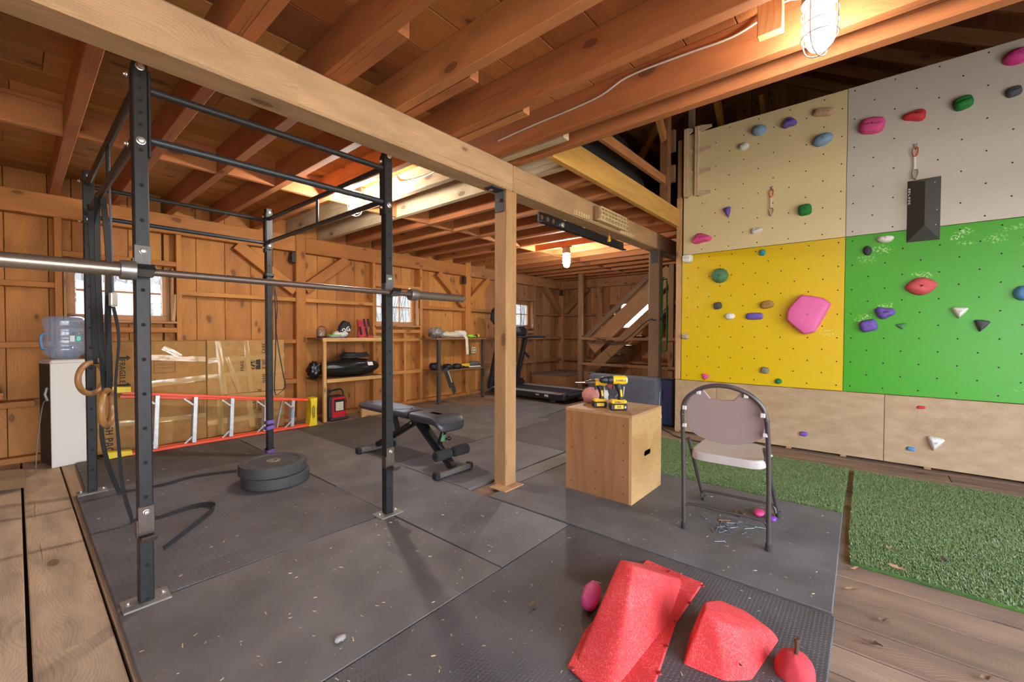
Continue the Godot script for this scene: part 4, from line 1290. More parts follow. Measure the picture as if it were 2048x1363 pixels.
# ------------------------------------------------------------------ squat rack and what hangs on it
func disc(b: MB, at: Vector3, nn: Vector3, r: float, seg := 10) -> void:
	var s := nn.cross(Vector3.UP).normalized() if absf(nn.y) < 0.9 else Vector3.RIGHT
	var u := s.cross(nn).normalized()
	var ring := PackedVector3Array()
	for k in seg: ring.append(at + s * r * cos(TAU * k / seg) + u * r * sin(TAU * k / seg))
	b.fan(ring, nn)
func hex_bolt(parent: Node, at: Vector3, nn: Vector3, r := 0.0125) -> void:
	var B := Basis(Quaternion(Vector3.UP, nn)) if absf(nn.y) < 0.99 else Basis.IDENTITY
	part(parent, "bolt", lt([Vector2(r * 1.25, 0.0), Vector2(r * 1.25, 0.003), Vector2(r * 1.25, 0.003), Vector2(r * 0.8, 0.004), Vector2(r * 0.75, 0.011), Vector2(r * 0.75, 0.011), Vector2(0, 0.012)], 10, at, B), mat(Color("c9c6c0"), 0.3, 0.85))
func build_rack() -> void:
	var t := thing("squat_rack", "black steel squat rack with bolted pull-up bars", "rack", Vector3.ZERO)
	var sm := steel(Color("2b2928"), 0.42)
	var ups := {"fl": Vector3(0.332, 0, -2.243), "fr": Vector3(1.451, 0, -2.221), "rl": Vector3(0.328, 0, -4.056), "rr": Vector3(1.455, 0, -4.065)}
	var sx := 0.047; var sz := 0.054
	for k in ups:
		var p: Vector3 = ups[k]
		var top := 2.172 if k[0] == "f" else 2.185
		var u := part(t, "upright", bx(Vector3(0, (top + 0.006) / 2, 0), Vector3(sx, top - 0.006, sz), 0.004), sm, Transform3D(Basis.IDENTITY, p))
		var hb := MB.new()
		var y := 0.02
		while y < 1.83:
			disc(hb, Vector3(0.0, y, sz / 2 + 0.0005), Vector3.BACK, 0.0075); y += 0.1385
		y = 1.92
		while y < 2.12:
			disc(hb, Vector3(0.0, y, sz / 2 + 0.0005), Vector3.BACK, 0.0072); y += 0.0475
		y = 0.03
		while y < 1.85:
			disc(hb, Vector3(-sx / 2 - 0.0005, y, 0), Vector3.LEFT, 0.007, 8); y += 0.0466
		var ho := part(u, "dark_hole_discs", hb, mat(Color("0c0b0b"), 0.9))  # discs on the surface, their black paints the shade within the holes
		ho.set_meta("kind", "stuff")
		part(t, "foot_plate", bx(p + Vector3(0.0, 0.004, 0.0), Vector3(0.15, 0.008, 0.11), 0.002), mat(Color("8f877d"), 0.7, 0.2, "mot"))
		for q in [Vector3(-0.055, 0.008, 0.0), Vector3(0.055, 0.008, 0.0)]: hex_bolt(t, p + q, Vector3.UP, 0.008)
		for yy in [2.147, 1.857]: hex_bolt(t, p + Vector3(0.0, yy, sz / 2), Vector3.BACK)
		for yy in [2.11, 1.84]: hex_bolt(t, p + Vector3(-sx / 2 - 0.012, yy, 0), Vector3.LEFT, 0.009)
		var side := 1.0 if k[1] == "l" else -1.0
		part(t, "bracket_plate", bx(p + Vector3(side * (sx / 2 + 0.004), 1.97, 0), Vector3(0.008, 0.34, 0.06), 0.002), sm)
		var fb := -1.0 if k[0] == "f" else 1.0
		part(t, "bracket_plate", bx(p + Vector3(0, 1.99, fb * (sz / 2 + 0.004)), Vector3(0.05, 0.33, 0.008), 0.002), sm)
	var r := 0.0158
	var worn := mat(Color("35383b"), 0.42, 0.2, "leather")
	for yy in [2.075, 1.876]:
		var m2: Material = worn if yy < 2 else sm
		part(t, "cross_bar", tb([ups.fl + Vector3(0.03, yy, 0), ups.fr + Vector3(-0.03, yy, 0)], r, 14), m2)
		part(t, "cross_bar", tb([ups.rl + Vector3(0.03, yy + 0.006, 0), ups.rr + Vector3(-0.03, yy + 0.006, 0)], r * 0.95, 14), m2)
		part(t, "cross_bar", tb([ups.fl + Vector3(0, yy + 0.018, -0.03), ups.rl + Vector3(0, yy + 0.018, 0.03)], r * 1.08, 14), m2)
		part(t, "cross_bar", tb([ups.fr + Vector3(0, yy + 0.018, -0.03), ups.rr + Vector3(0, yy + 0.018, 0.03)], r * 1.02, 14), m2)
	for xx in [ups.fl.x, ups.fr.x]:
		part(t, "strut", tb([Vector3(xx, 1.9, -3.12), Vector3(xx, 2.08, -3.12)], 0.009, 10), sm)
	# barbell
	var bb := thing("barbell", "steel barbell resting on the front hooks of the rack", "barbell", Vector3(0, 1.335, -2.163))
	var B := Basis(Vector3.FORWARD, PI / 2)        # y axis -> +x
	part(bb, "shaft", lt([Vector2(0.0146, 0.28), Vector2(0.0146, 1.61)], 18, Vector3.ZERO, B), mat(Color("6b5a51"), 0.42, 0.55, "motfine"))
	for q in [[0.305, 0.257, -0.20], [1.572, 1.622, 2.012]]:
		var s := signf(q[2] - q[1])
		var prof := [Vector2(0.0146, q[0]), Vector2(0.034, q[0]), Vector2(0.034, q[0]), Vector2(0.037, q[0] + s * 0.003), Vector2(0.037, q[1] - s * 0.002), Vector2(0.037, q[1] - s * 0.002), Vector2(0.034, q[1]), Vector2(0.026, q[1])]
		var prof2 := [Vector2(0.0258, q[1]), Vector2(0.0258, q[2] - s * 0.004), Vector2(0.0258, q[2] - s * 0.004), Vector2(0.023, q[2]), Vector2(0, q[2])]
		if s < 0: prof.reverse(); prof2.reverse()
		part(bb, "collar", lt(prof, 28, Vector3.ZERO, B), mat(Color("a19a93"), 0.33, 0.8, "mot"))
		part(bb, "sleeve", lt(prof2, 28, Vector3.ZERO, B), mat(Color("9d8f80"), 0.3, 0.8, "motfine"))
	# hooks
	for q in [[ups.fl, 1.357, "upper bar hook on the upright by the water dispenser", 1.0], [ups.fr, 1.357, "upper bar hook on the upright by the weight bench", 1.0], [ups.fl, 0.312, "lower rusty hook on the upright by the water dispenser", 0.0], [ups.fr, 0.322, "lower hook on the upright by the weight bench", 0.0]]:
		var p: Vector3 = q[0]
		var jh := thing("bar_hook", q[2], "rack hook", Vector3(p.x, q[1], p.z + sz / 2), 0.0, "hooks on the squat rack")
		var jm := mat(Color("5f5a56") if q[3] > 0 else Color("5b4c42"), 0.5, 0.35, "mot")
		part(jh, "back_plate", bx(Vector3(0, 0.03, 0.003), Vector3(0.052, 0.115, 0.006), 0.002), jm)
		part(jh, "hook_side", bx(Vector3(-sx / 2 - 0.004, 0.0, -0.02), Vector3(0.005, 0.07, 0.045), 0.001), jm)
		var pr := MB.new()
		pr.prism(PackedVector2Array([Vector2(0.0, -0.04), Vector2(0.05, -0.042), Vector2(0.075, -0.018), Vector2(0.07, -0.013), Vector2(0.047, -0.034), Vector2(0.0, -0.032)]), 0.05, Transform3D(Basis(Vector3.BACK, Vector3.UP, Vector3.LEFT), Vector3(0.025, 0.0, 0.003)), 0.0012)
		part(jh, "hook", pr, jm)
		if q[3] > 0:
			var pd := MB.new()
			pd.prism(PackedVector2Array([Vector2(0.004, -0.033), Vector2(0.048, -0.035), Vector2(0.082, -0.008), Vector2(0.074, 0.004), Vector2(0.055, -0.021), Vector2(0.03, -0.025), Vector2(0.004, -0.022)]), 0.056, Transform3D(Basis(Vector3.BACK, Vector3.UP, Vector3.LEFT), Vector3(0.028, 0.0, 0.003)), 0.002)
			part(jh, "rubber_pad", pd, mat(Color("17171a"), 0.55))
		hex_bolt(jh, Vector3(0, 0.063, 0.006), Vector3.BACK, 0.009)
	# gymnastic rings
	var wm := wmat(41, Color("b0814f"), 0.35, 0.02)
	var web := mat(Color("1d1d20"), 0.8, 0.0, "motfine")
	var gold := mat(Color("b7a88c"), 0.35, 0.7)
	for q in [[Vector3(0.335, 0.665, -3.33), 1.15, "wooden gymnastic ring turned edge-on, hung from a black strap"], [Vector3(0.315, 0.80, -3.84), 0.55, "wooden gymnastic ring strapped against the rear upright"]]:
		var rg := thing("gym_ring", q[2], "gym ring", q[0], 0.0, "gymnastic rings on the squat rack")
		var ring := []
		var e := Vector3(cos(q[1]), 0, sin(q[1]))
		if q[0].y > 0.7: e = Vector3(cos(-0.85), 0, sin(-0.85)) * -1.0
		else: e = Vector3(0.35, 0, 0.94) * 1.0; e = Vector3(0.33, 0, -0.94)
		for i in 36: ring.append(e * 0.1 * cos(TAU * i / 36) + Vector3(0, 0.1 * sin(TAU * i / 36), 0))
		part(rg, "ring", tb(ring, 0.0165, 14, true), wm)
		var side := e.cross(Vector3.UP).normalized()
		var top = 1.893 - q[0].y
		if q[0].y < 0.7:
			part(rg, "strap", ribbon(curve([Vector3(0.0, 0.085, 0), Vector3(0.012, 0.16, 0.0), Vector3(0.008, 0.5, 0.01), Vector3(0.02, 0.86, -0.04), Vector3(0.012, top - 0.02, -0.15), Vector3(0.0, top + 0.018, -0.155)], 6), 0.036, [side].duplicate() if false else Vector3(0.8, 0, -0.6)), web)
			part(rg, "strap", ribbon(curve([Vector3(0.0, 0.085, 0), Vector3(-0.01, 0.13, 0.005), Vector3(-0.02, 0.5, -0.03), Vector3(-0.02, 0.9, -0.1), Vector3(-0.012, top - 0.02, -0.155), Vector3(0, top + 0.018, -0.155)], 6), 0.036, Vector3(0.75, 0, -0.65)), web)
			part(rg, "buckle", bx(Vector3(0.03, 0.62, 0.02), Vector3(0.045, 0.075, 0.02), 0.004, Basis(Vector3.UP, 0.8)), mat(Color("b8b4ab"), 0.4, 0.6))
			part(rg, "thin_cord", tb(curve([Vector3(0.03, 0.66, 0.02), Vector3(0.025, 1.0, 0.03), Vector3(0.015, 1.41, 0.06)], 5), 0.006, 6), mat(Color("55555c"), 0.7))
			part(rg, "strap_tail", ribbon(curve([Vector3(0.03, 0.58, 0.02), Vector3(0.05, 0.40, 0.03), Vector3(0.03, 0.1, 0.05), Vector3(0.04, -0.2, 0.05), Vector3(0.05, -0.45, 0.1), Vector3(0.08, -0.62, 0.12), Vector3(0.095, -0.662, 0.10), Vector3(0.195, -0.662, 0.15), Vector3(0.375, -0.655, 0.12), Vector3(0.445, -0.645, 0.20), Vector3(0.41, -0.655, 0.31), Vector3(0.137, -0.662, 0.63)], 6), 0.034, Vector3(0.35, 0.55, -0.75)), web)
		else:
			part(rg, "strap", ribbon(curve([Vector3(0.03, 0.09, 0), Vector3(0.02, 0.3, 0.0), Vector3(0.02, 0.7, 0.0), Vector3(0.013, top - 0.02, 0.0), Vector3(0.013, top + 0.02, 0.0)], 6), 0.05, Vector3(0.8, 0, -0.6)), web)
			part(rg, "buckle", bx(Vector3(0.05, 0.115, 0.03), Vector3(0.055, 0.03, 0.02), 0.003, Basis(Vector3.UP, 0.8)), gold)
			part(rg, "strap_tail", ribbon(curve([Vector3(0.06, 0.12, 0.02), Vector3(0.06, 0.0, 0.02), Vector3(0.04, -0.3, 0.03), Vector3(0.055, -0.5, 0.05), Vector3(0.11, -0.73, -0.02), Vector3(0.16, -0.795, -0.03), Vector3(0.36, -0.796, 0.0), Vector3(0.56, -0.796, -0.04), Vector3(0.80, -0.796, 0.05)], 6), 0.04, Vector3(0.5, 0.35, -0.75)), web)
	# bands on the rear right upright
	var bd := thing("resistance_band", "black resistance band looped round the rear upright by the boxes", "band", Vector3(1.455, 0, -4.065))
	var bmt := mat(Color("232326"), 0.6)
	for k in 2:
		var rp := []
		for i in 17:
			var a := TAU * i / 16.0
			rp.append(Vector3(0.034 * clampf(cos(a) * 1.4, -1, 1), 1.55 + k * 0.045 + 0.012 * sin(a), 0.036 * clampf(sin(a) * 1.4, -1, 1)))
		part(bd, "wrap", ribbon(rp, 0.022, Vector3.UP), bmt)
	part(bd, "loop", ribbon(curve([Vector3(0.036, 1.53, 0.02), Vector3(0.06, 1.35, 0.03), Vector3(0.05, 1.1, 0.03), Vector3(0.10, 0.75, 0.03), Vector3(0.12, 0.62, 0.03), Vector3(0.08, 0.56, 0.03), Vector3(0.03, 0.575, 0.035), Vector3(0.04, 0.9, 0.035), Vector3(0.045, 1.2, 0.03), Vector3(0.036, 1.5, 0.03)], 5), 0.016, Vector3(0.7, 0, -0.7)), bmt)
	var pb := thing("resistance_band", "purple elastic band wound low on the rear upright", "band", Vector3(1.455, 0, -4.065))
	for k in 3:
		var rp := []
		for i in 17:
			var a := TAU * i / 16.0
			rp.append(Vector3(0.033 * clampf(cos(a) * 1.4, -1, 1), [0.30, 0.255, 0.05][k] + 0.008 * sin(a + k), 0.035 * clampf(sin(a) * 1.4, -1, 1)))
		part(pb, "wrap", ribbon(rp, 0.03, Vector3.UP), mat(Color("6d4f93"), 0.7))
	# bumper plates
	for k in 2:
		var pl := thing("bumper_plate", ["lower black rubber bumper plate of the pair lying inside the rack", "upper black rubber bumper plate of the pair lying inside the rack"][k], "weight plate", Vector3([1.237, 1.222][k], [0.0, 0.079][k], [-3.34, -3.352][k]), 0.6 * k, "bumper plates stacked inside the rack")
		var R := 0.222; var hh := 0.078
		part(pl, "disc", lt([Vector2(0.03, 0), Vector2(R - 0.006, 0), Vector2(R, 0.006), Vector2(R, hh - 0.006), Vector2(R - 0.006, hh), Vector2(R - 0.045, hh), Vector2(R - 0.045, hh), Vector2(R - 0.05, hh - 0.008), Vector2(R - 0.05, hh - 0.008), Vector2(0.085, hh - 0.008), Vector2(0.08, hh - 0.002), Vector2(0.05, hh - 0.002), Vector2(0.05, hh - 0.002), Vector2(0.045, hh - 0.005)], 48), mat(Color("454240"), 0.7, 0.0, "mot"))
		part(pl, "hub_ring", lt([Vector2(0.026, 0.002), Vector2(0.026, hh - 0.001), Vector2(0.026, hh - 0.001), Vector2(0.046, hh - 0.001), Vector2(0.046, hh - 0.006)], 32), mat(Color("a0917d"), 0.45, 0.5, "mot"))

# ------------------------------------------------------------------ things on the gym floor
func soft_mound(base: Array, slopes: Array, cap: float, centre: Vector2, caps: Array, k := 40.0, rings := 22, M := 84) -> MB:
	# body over a base outline: height is the soft minimum of one slope per edge and of the cap planes [x, z, y, gx, gz]
	var N := base.size()
	var per := 0.0
	var ln := []
	for i in N:
		var a := Vector2(base[i][0], base[i][1]); var b := Vector2(base[(i + 1) % N][0], base[(i + 1) % N][1])
		ln.append(a.distance_to(b)); per += ln[i]
	var outl := []
	for m in M:
		var s := per * m / M
		var i := 0
		while s > ln[i]: s -= ln[i]; i += 1
		var a := Vector2(base[i][0], base[i][1]); var b := Vector2(base[(i + 1) % N][0], base[(i + 1) % N][1])
		outl.append(a.lerp(b, s / ln[i]))
	var sm := []
	for m in M: sm.append((outl[(m - 1 + M) % M] + outl[m] * 2.0 + outl[(m + 1) % M]) / 4.0)
	var rows := []
	for r in rings + 1:
		var f := 1.0 - pow(1.0 - r / float(rings), 1.0)
		var ring := PackedVector3Array()
		for m in M:
			var p: Vector2 = centre.lerp(sm[m], f)
			var e := exp(-k * cap)
			for i in N:
				var a := Vector2(base[i][0], base[i][1]); var b := Vector2(base[(i + 1) % N][0], base[(i + 1) % N][1])
				var d := b - a
				var nrm := Vector2(-d.y, d.x).normalized()
				if nrm.dot(centre - a) < 0: nrm = -nrm
				e += exp(-k * maxf(0.0, nrm.dot(p - a)) * slopes[i])
			for c in caps: e += exp(-k * maxf(0.0, c[2] + c[3] * (p.x - c[0]) + c[4] * (p.y - c[1])))
			var y := -log(e) / k
			if f > 0.985: y = 0.0
			ring.append(Vector3(p.x, maxf(0.0, y + 0.012 * (1.0 - f)), p.y))
		rows.append(ring)
	var b := MB.new()
	b.grid(rows, true, 1, 1)
	return b
func build_floor_things() -> void:
	# ---- jump box
	var jb := thing("jump_box", "square plywood jump box with drills on top", "box", Vector3(2.775, 0.001, -1.395))
	var ply := [wmat(41, Color("a8764c"), 0.6, 0.03), wmat(41, Color("c9a068"), 0.6, 0.03), wmat(41, Color("bd9266"), 0.6, 0.03)]
	var hs := 0.2475; var ht := 0.574
	wood(jb, "side_panel", Vector3(-hs, 0, -hs + 0.0), Vector3(-hs + 0.018, ht - 0.018, hs - 0.018), ply[0], 0.001, 1)
	wood(jb, "side_panel", Vector3(hs - 0.018, 0, -hs), Vector3(hs, ht - 0.018, hs - 0.018), ply[1], 0.001, 1)
	wood(jb, "side_panel", Vector3(-hs + 0.018, 0, -hs), Vector3(hs - 0.018, ht - 0.018, -hs + 0.018), ply[1], 0.001, 1)
	wood(jb, "top_panel", Vector3(-hs, ht - 0.018, -hs), Vector3(hs, ht, hs), ply[2], 0.001, 0)
	var P := PackedVector2Array([Vector2(-hs, 0), Vector2(hs, 0), Vector2(hs, ht - 0.018), Vector2(-hs, ht - 0.018), Vector2(-hs, 0.2902)])
	var slot := []
	for i in 17:
		var a := PI - TAU * i / 16.0 * 0.9999
		slot.append(Vector2(-0.0 + 0.036 * signf(cos(a)) + 0.016 * cos(a), 0.29 - 0.018 * sin(a)))
	for q in slot: P.append(q)
	P.append(Vector2(-hs, 0.2898))
	var fp := MB.new()
	fp.prism(P, 0.018, Transform3D(Basis.IDENTITY, Vector3(0, 0, hs - 0.018)), 0.0, 0.42)
	part(jb, "front_panel", fp, ply[1])
	var scr := MB.new()
	for q in [[-0.2, 0.06], [-0.2, 0.3], [-0.2, 0.5], [-0.01, 0.05], [-0.01, 0.17], [-0.01, 0.28], [-0.01, 0.39], [-0.01, 0.49], [0.19, 0.06], [0.19, 0.17], [0.19, 0.28], [0.19, 0.39], [0.19, 0.5]]:
		disc(scr, Vector3(-hs - 0.0004, q[1], q[0]), Vector3.LEFT, 0.0045, 8)
	for q in [[-0.21, 0.5], [-0.21, 0.42], [-0.21, 0.18], [-0.21, 0.06], [0.2, 0.5], [0.2, 0.3], [0.2, 0.08], [-0.07, 0.52], [0.06, 0.46], [0.1, 0.36]]:
		disc(scr, Vector3(q[0], q[1], hs + 0.0004), Vector3.BACK, 0.004, 8)
	part(jb, "screw_heads", scr, mat(Color("3a2b20"), 0.6)).set_meta("kind", "stuff")
	drill(Vector3(2.67, 0.576, -1.315), 2.28, "yellow and black cordless drill with the larger battery on the jump box", false)
	drill(Vector3(2.685, 0.576, -1.465), 2.36, "yellow cordless impact driver with a long bit on the jump box", true)
	var cb := thing("cloth_bag", "salmon pink and white patterned cloth bag behind the drills", "bag", Vector3(2.83, 0.575, -1.60))
	part(cb, "body", blob(Vector3(0.075, 0.058, 0.065), 2.2, 0.22, 5, 22, 1.6), mat(Color("cf8a7d"), 0.9, 0.0, "mot"), Transform3D(Basis.IDENTITY, Vector3(-0.02, 0.057, 0)))
	part(cb, "patterned_flap", blob(Vector3(0.05, 0.045, 0.03), 2.2, 0.35, 8, 18, 2.2), mat(Color("d9cdc4"), 0.9, 0.0, "leather"), Transform3D(Basis.IDENTITY, Vector3(0.06, 0.047, 0.06)))
	# ---- folding chair
	var ch := thing("folding_chair", "brown steel folding chair with taupe plastic seat and back", "chair", Vector3(2.44, 0.001, -0.583), 0.065)
	var tm := mat(Color("4f4744"), 0.4, 0.3)
	var hw := 0.2045
	var path := [Vector3(0.0, 0.0, hw), Vector3(-0.02, 0.3, hw), Vector3(-0.045, 0.52, hw - 0.002), Vector3(-0.08, 0.66, hw - 0.006)]
	for i in 9:
		var a := PI * i / 8.0
		path.append(Vector3(-0.085 - 0.035 * sin(a), 0.675 + 0.158 * sin(a), (hw - 0.008) * cos(a)))
	path.append_array([Vector3(-0.08, 0.66, -hw + 0.006), Vector3(-0.045, 0.52, -hw + 0.002), Vector3(-0.02, 0.3, -hw), Vector3(0, 0, -hw)])
	part(ch, "back_frame", tb(curve(path, 4), 0.0115, 12), tm)
	for s in [-1.0, 1.0]:
		part(ch, "leg", tb([Vector3(0.50, 0, s * (hw + 0.004)), Vector3(0.03, 0.475, s * (hw - 0.02)), Vector3(-0.012, 0.515, s * (hw - 0.022))], 0.0105, 10), tm)
		part(ch, "rubber_foot", lt([Vector2(0.0135, 0), Vector2(0.0145, 0.004), Vector2(0.0145, 0.03), Vector2(0.012, 0.032)], 12, Vector3(0.5, 0, s * (hw + 0.004))), mat(Color("2b2827"), 0.8))
		part(ch, "rubber_foot", lt([Vector2(0.0145, 0), Vector2(0.0155, 0.004), Vector2(0.0155, 0.035), Vector2(0.013, 0.037)], 12, Vector3(0.0, 0, s * hw)), mat(Color("2b2827"), 0.8))
		part(ch, "hinge_rivet", lt([Vector2(0, 0.008), Vector2(0.008, 0.006), Vector2(0.009, 0)], 10, Vector3(-0.04, 0.495, s * (hw + 0.008)), Basis(Vector3.RIGHT, PI / 2 * s)), mat(Color("9d9894"), 0.4, 0.6))
	for q in [[-0.009, 0.15, hw], [0.40, 0.10, hw]]:
		part(ch, "brace_bar", tb(curve([Vector3(q[0], q[1] - 0.045, q[2] - 0.002), Vector3(q[0] + 0.002, q[1] - 0.012, q[2] - 0.012), Vector3(q[0] + 0.004, q[1], q[2] - 0.045), Vector3(q[0] + 0.004, q[1], 0), Vector3(q[0] + 0.004, q[1], -q[2] + 0.045), Vector3(q[0] + 0.002, q[1] - 0.012, -q[2] + 0.012), Vector3(q[0], q[1] - 0.045, -q[2] + 0.002)], 5), 0.008, 8), tm)
	# seat: rounded slab with a turned-down rim
	var rows := []
	for l in [[1.0, -0.045], [1.0, -0.012], [0.985, -0.003], [0.95, 0.0], [0.6, -0.006], [0.02, -0.009]]:
		var ring := PackedVector3Array()
		for k in 48:
			var a := TAU * k / 48
			var e := 5.0
			var q := pow(pow(absf(cos(a)), e) + pow(absf(sin(a)), e), -1.0 / e)
			var xx: float = cos(a) * q * 0.185 * l[0]; var zz: float = sin(a) * q * (0.178 - 0.012 * cos(a)) * l[0]
			ring.append(Vector3(0.185 + xx, 0.452 + l[1] - 0.02 * clampf((0.1 - xx) * 2.0, 0, 0.35), zz))
		rows.append(ring)
	var sb := MB.new(); sb.grid(rows, true)
	part(ch, "seat", sb, mat(Color("b3a69f"), 0.42))
	var bp := PackedVector2Array()
	for q in [[-0.185, 0.60], [-0.178, 0.565], [-0.13, 0.535], [-0.06, 0.519], [0.0, 0.515], [0.06, 0.519], [0.13, 0.535], [0.178, 0.565], [0.185, 0.60], [0.19, 0.655], [0.182, 0.705], [0.158, 0.755], [0.12, 0.79], [0.088, 0.805], [0.055, 0.762], [0.0, 0.756], [-0.055, 0.762], [-0.088, 0.805], [-0.12, 0.79], [-0.158, 0.755], [-0.182, 0.705], [-0.19, 0.655]]:
		bp.append(Vector2(q[0], q[1] - 0.515))
	var bk := MB.new()
	bk.prism(bp, 0.012, Transform3D.IDENTITY, 0.003)
	for i in bk.v.size(): bk.v[i].z += 0.9 * bk.v[i].x * bk.v[i].x
	part(ch, "backrest", bk, mat(Color("93807a"), 0.45), Transform3D(Basis(Vector3(0, 0, -1), Vector3(-0.22, 0.975, 0), Vector3(0.975, 0.22, 0)), Vector3(-0.05, 0.52, 0)))
	for q in [Vector3(-0.105, 0.70, 0.182), Vector3(-0.07, 0.60, 0.19), Vector3(-0.105, 0.70, -0.182), Vector3(-0.07, 0.60, -0.19), Vector3(-0.115, 0.79, 0.11), Vector3(-0.115, 0.79, -0.11)]:
		part(ch, "clip", bx(q, Vector3(0.012, 0.022, 0.022), 0.003), mat(Color("c2bcb6"), 0.4))
	# ---- screws and bolts under the chair
	var rs := RandomNumberGenerator.new(); rs.seed = 77
	var scm := mat(Color("8f9298"), 0.4, 0.7)
	var sc := lt([Vector2(0, 0), Vector2(0.0042, 0.0), Vector2(0.0042, 0.0), Vector2(0.004, 0.0015), Vector2(0.0019, 0.004), Vector2(0.0019, 0.052), Vector2(0.0, 0.058)], 8).done()
	for i in 32:
		var p := Vector3(2.60 + rs.randfn(0, 0.07), 0.0045, -0.60 + rs.randfn(0, 0.055))
		var o := single("wood_screw", "loose grey steel screw on the mat under the chair", "screw", sc, scm, p, 0.0, "loose screws under the chair")
		o.basis = Basis(Vector3.UP, rs.randf() * TAU) * Basis(Vector3.RIGHT, PI / 2 + 0.02)
	var bo := lt([Vector2(0, 0), Vector2(0.0075, 0.0), Vector2(0.0075, 0.0), Vector2(0.0075, 0.009), Vector2(0.0075, 0.009), Vector2(0.005, 0.0095), Vector2(0.005, 0.062), Vector2(0.0, 0.063)], 10).done()
	for q in [[2.655, -0.665, 0.5], [2.80, -0.60, 2.0], [2.83, -0.565, 2.3], [2.79, -0.575, 2.5]]:
		var o := single("hold_bolt", "rusty brown bolt lying among the loose screws", "bolt", bo, mat(Color("7a4f30"), 0.5, 0.5), Vector3(q[0], 0.0085, q[1]), 0.0, "rusty bolts under the chair")
		o.basis = Basis(Vector3.UP, q[2]) * Basis(Vector3.RIGHT, PI / 2)
	var ph := thing("loose_hold", "small pink climbing hold on the mat under the chair", "climbing hold", Vector3(2.90, 0.001, -0.50))
	part(ph, "body", blob(Vector3(0.042, 0.018, 0.03), 2.3, 0.2, 21, 18), mat(Color("e0407f"), 0.6, 0.0, "motfine"), Transform3D(Basis.IDENTITY, Vector3(0, 0.017, 0)))
	var uh := thing("loose_hold", "small purple climbing hold beside the pink one under the chair", "climbing hold", Vector3(2.875, 0.001, -0.425))
	part(uh, "body", blob(Vector3(0.03, 0.012, 0.02), 2.3, 0.2, 23, 16), mat(Color("8a3fb0"), 0.6, 0.0, "motfine"), Transform3D(Basis.IDENTITY, Vector3(0, 0.011, 0)))
	# ---- red volumes in the foreground
	var rm := mat(Color(1, 1, 1), 0.85, 0.0, "chalky_red")
	rm.uv1_scale = Vector3(2.2, 2.2, 2.2)
	var base1 := [[1.93, -0.80], [1.905, -0.55], [1.58, -0.562], [1.30, -0.515], [1.19, -0.515], [1.155, -0.62], [1.185, -0.735], [1.36, -0.765]]
	var v1 := thing("climbing_volume", "long red fibreglass volume with a screw flange, lying in the foreground", "climbing volume", Vector3(0, 0.001, 0))
	part(v1, "shell", soft_mound(base1, [0.52, 2.5, 2.5, 1.6, 0.75, 0.75, 3.5, 6.0], 0.24, Vector2(1.475, -0.69), [], 130.0, 40, 140), rm)
	var fl1 := PackedVector2Array()
	var c1 := Vector2(1.46, -0.66)
	for q in base1:
		var p := Vector2(q[0], q[1]); p += (p - c1).normalized() * 0.028
		fl1.append(Vector2(p.x, -p.y))
	var fb := MB.new()
	fb.prism(fl1, 0.011, Transform3D(Basis(Vector3.RIGHT, -PI / 2), Vector3.ZERO), 0.004)
	part(v1, "flange", fb, rm)
	for q in [[1.905, -0.55], [1.75, -0.555], [1.60, -0.56], [1.45, -0.54], [1.32, -0.515], [1.155, -0.735], [1.92, -0.70]]:
		part(v1, "screw", lt([Vector2(0.008, 0), Vector2(0.0075, 0.003), Vector2(0.003, 0.004), Vector2(0.0, 0.002)], 10, Vector3(q[0], 0.011, q[1] + 0.014)), mat(Color("8e2025"), 0.5))
	var base2 := [[1.425, -0.46], [1.44, -0.335], [1.50, -0.272], [1.765, -0.235], [1.80, -0.34], [1.735, -0.45], [1.60, -0.49]]
	var v2 := thing("climbing_volume", "chalk-dusted red rounded climbing volume with a bolt hole", "climbing volume", Vector3(0, 0.001, 0))
	part(v2, "shell", soft_mound(base2, [3.2, 2.6, 2.2, 1.8, 2.0, 2.4, 3.0], 0.19, Vector2(1.56, -0.375), [[1.50, -0.40, 0.155, -0.30, -0.32]], 140.0, 34, 120), rm)
	part(v2, "bolt_hole", lt([Vector2(0.013, 0.0), Vector2(0.012, 0.0015), Vector2(0.010, -0.008), Vector2(0, -0.01)], 12, Vector3(1.545, 0.139, -0.378)), mat(Color("4d1114"), 0.8))
	part(v2, "bolt_hole", lt([Vector2(0.008, 0.001), Vector2(0.007, 0.002), Vector2(0.0, -0.004)], 10, Vector3(1.475, 0.05, -0.30), Basis(Vector3(0.6, 0, -0.6).normalized(), 0.8)), mat(Color("4d1114"), 0.8))
	var dm := thing("loose_hold", "round red dome hold with a bolt standing in it", "climbing hold", Vector3(1.622, 0.001, -0.172))
	part(dm, "body", blob(Vector3(0.062, 0.066, 0.056), 2.2, 0.12, 31, 26, 1.2, true), mat(Color("c2353a"), 0.85, 0.0, "motfine"))
	part(dm, "bolt", lt([Vector2(0.006, 0), Vector2(0.006, 0.05), Vector2(0.0085, 0.05), Vector2(0.0085, 0.05), Vector2(0.0085, 0.062), Vector2(0.0085, 0.062), Vector2(0.004, 0.062), Vector2(0.0035, 0.057), Vector2(0, 0.057)], 12, Vector3(-0.002, 0.055, 0.004)), mat(Color("5c4230"), 0.5, 0.4))
	part(dm, "bolt_hole", lt([Vector2(0.008, 0.001), Vector2(0.0, -0.003)], 10, Vector3(-0.047, 0.034, -0.002), Basis(Vector3.BACK, 0.9)), mat(Color("4d1114"), 0.8))
	var pn := thing("loose_hold", "pink climbing hold half hidden behind the long red volume", "climbing hold", Vector3(1.50, 0.001, -0.85), 0.3)
	part(pn, "body", blob(Vector3(0.085, 0.035, 0.036), 2.2, 0.18, 33, 22), mat(Color("e0549c"), 0.55, 0.0, "motfine"), Transform3D(Basis.IDENTITY, Vector3(0, 0.034, 0)))
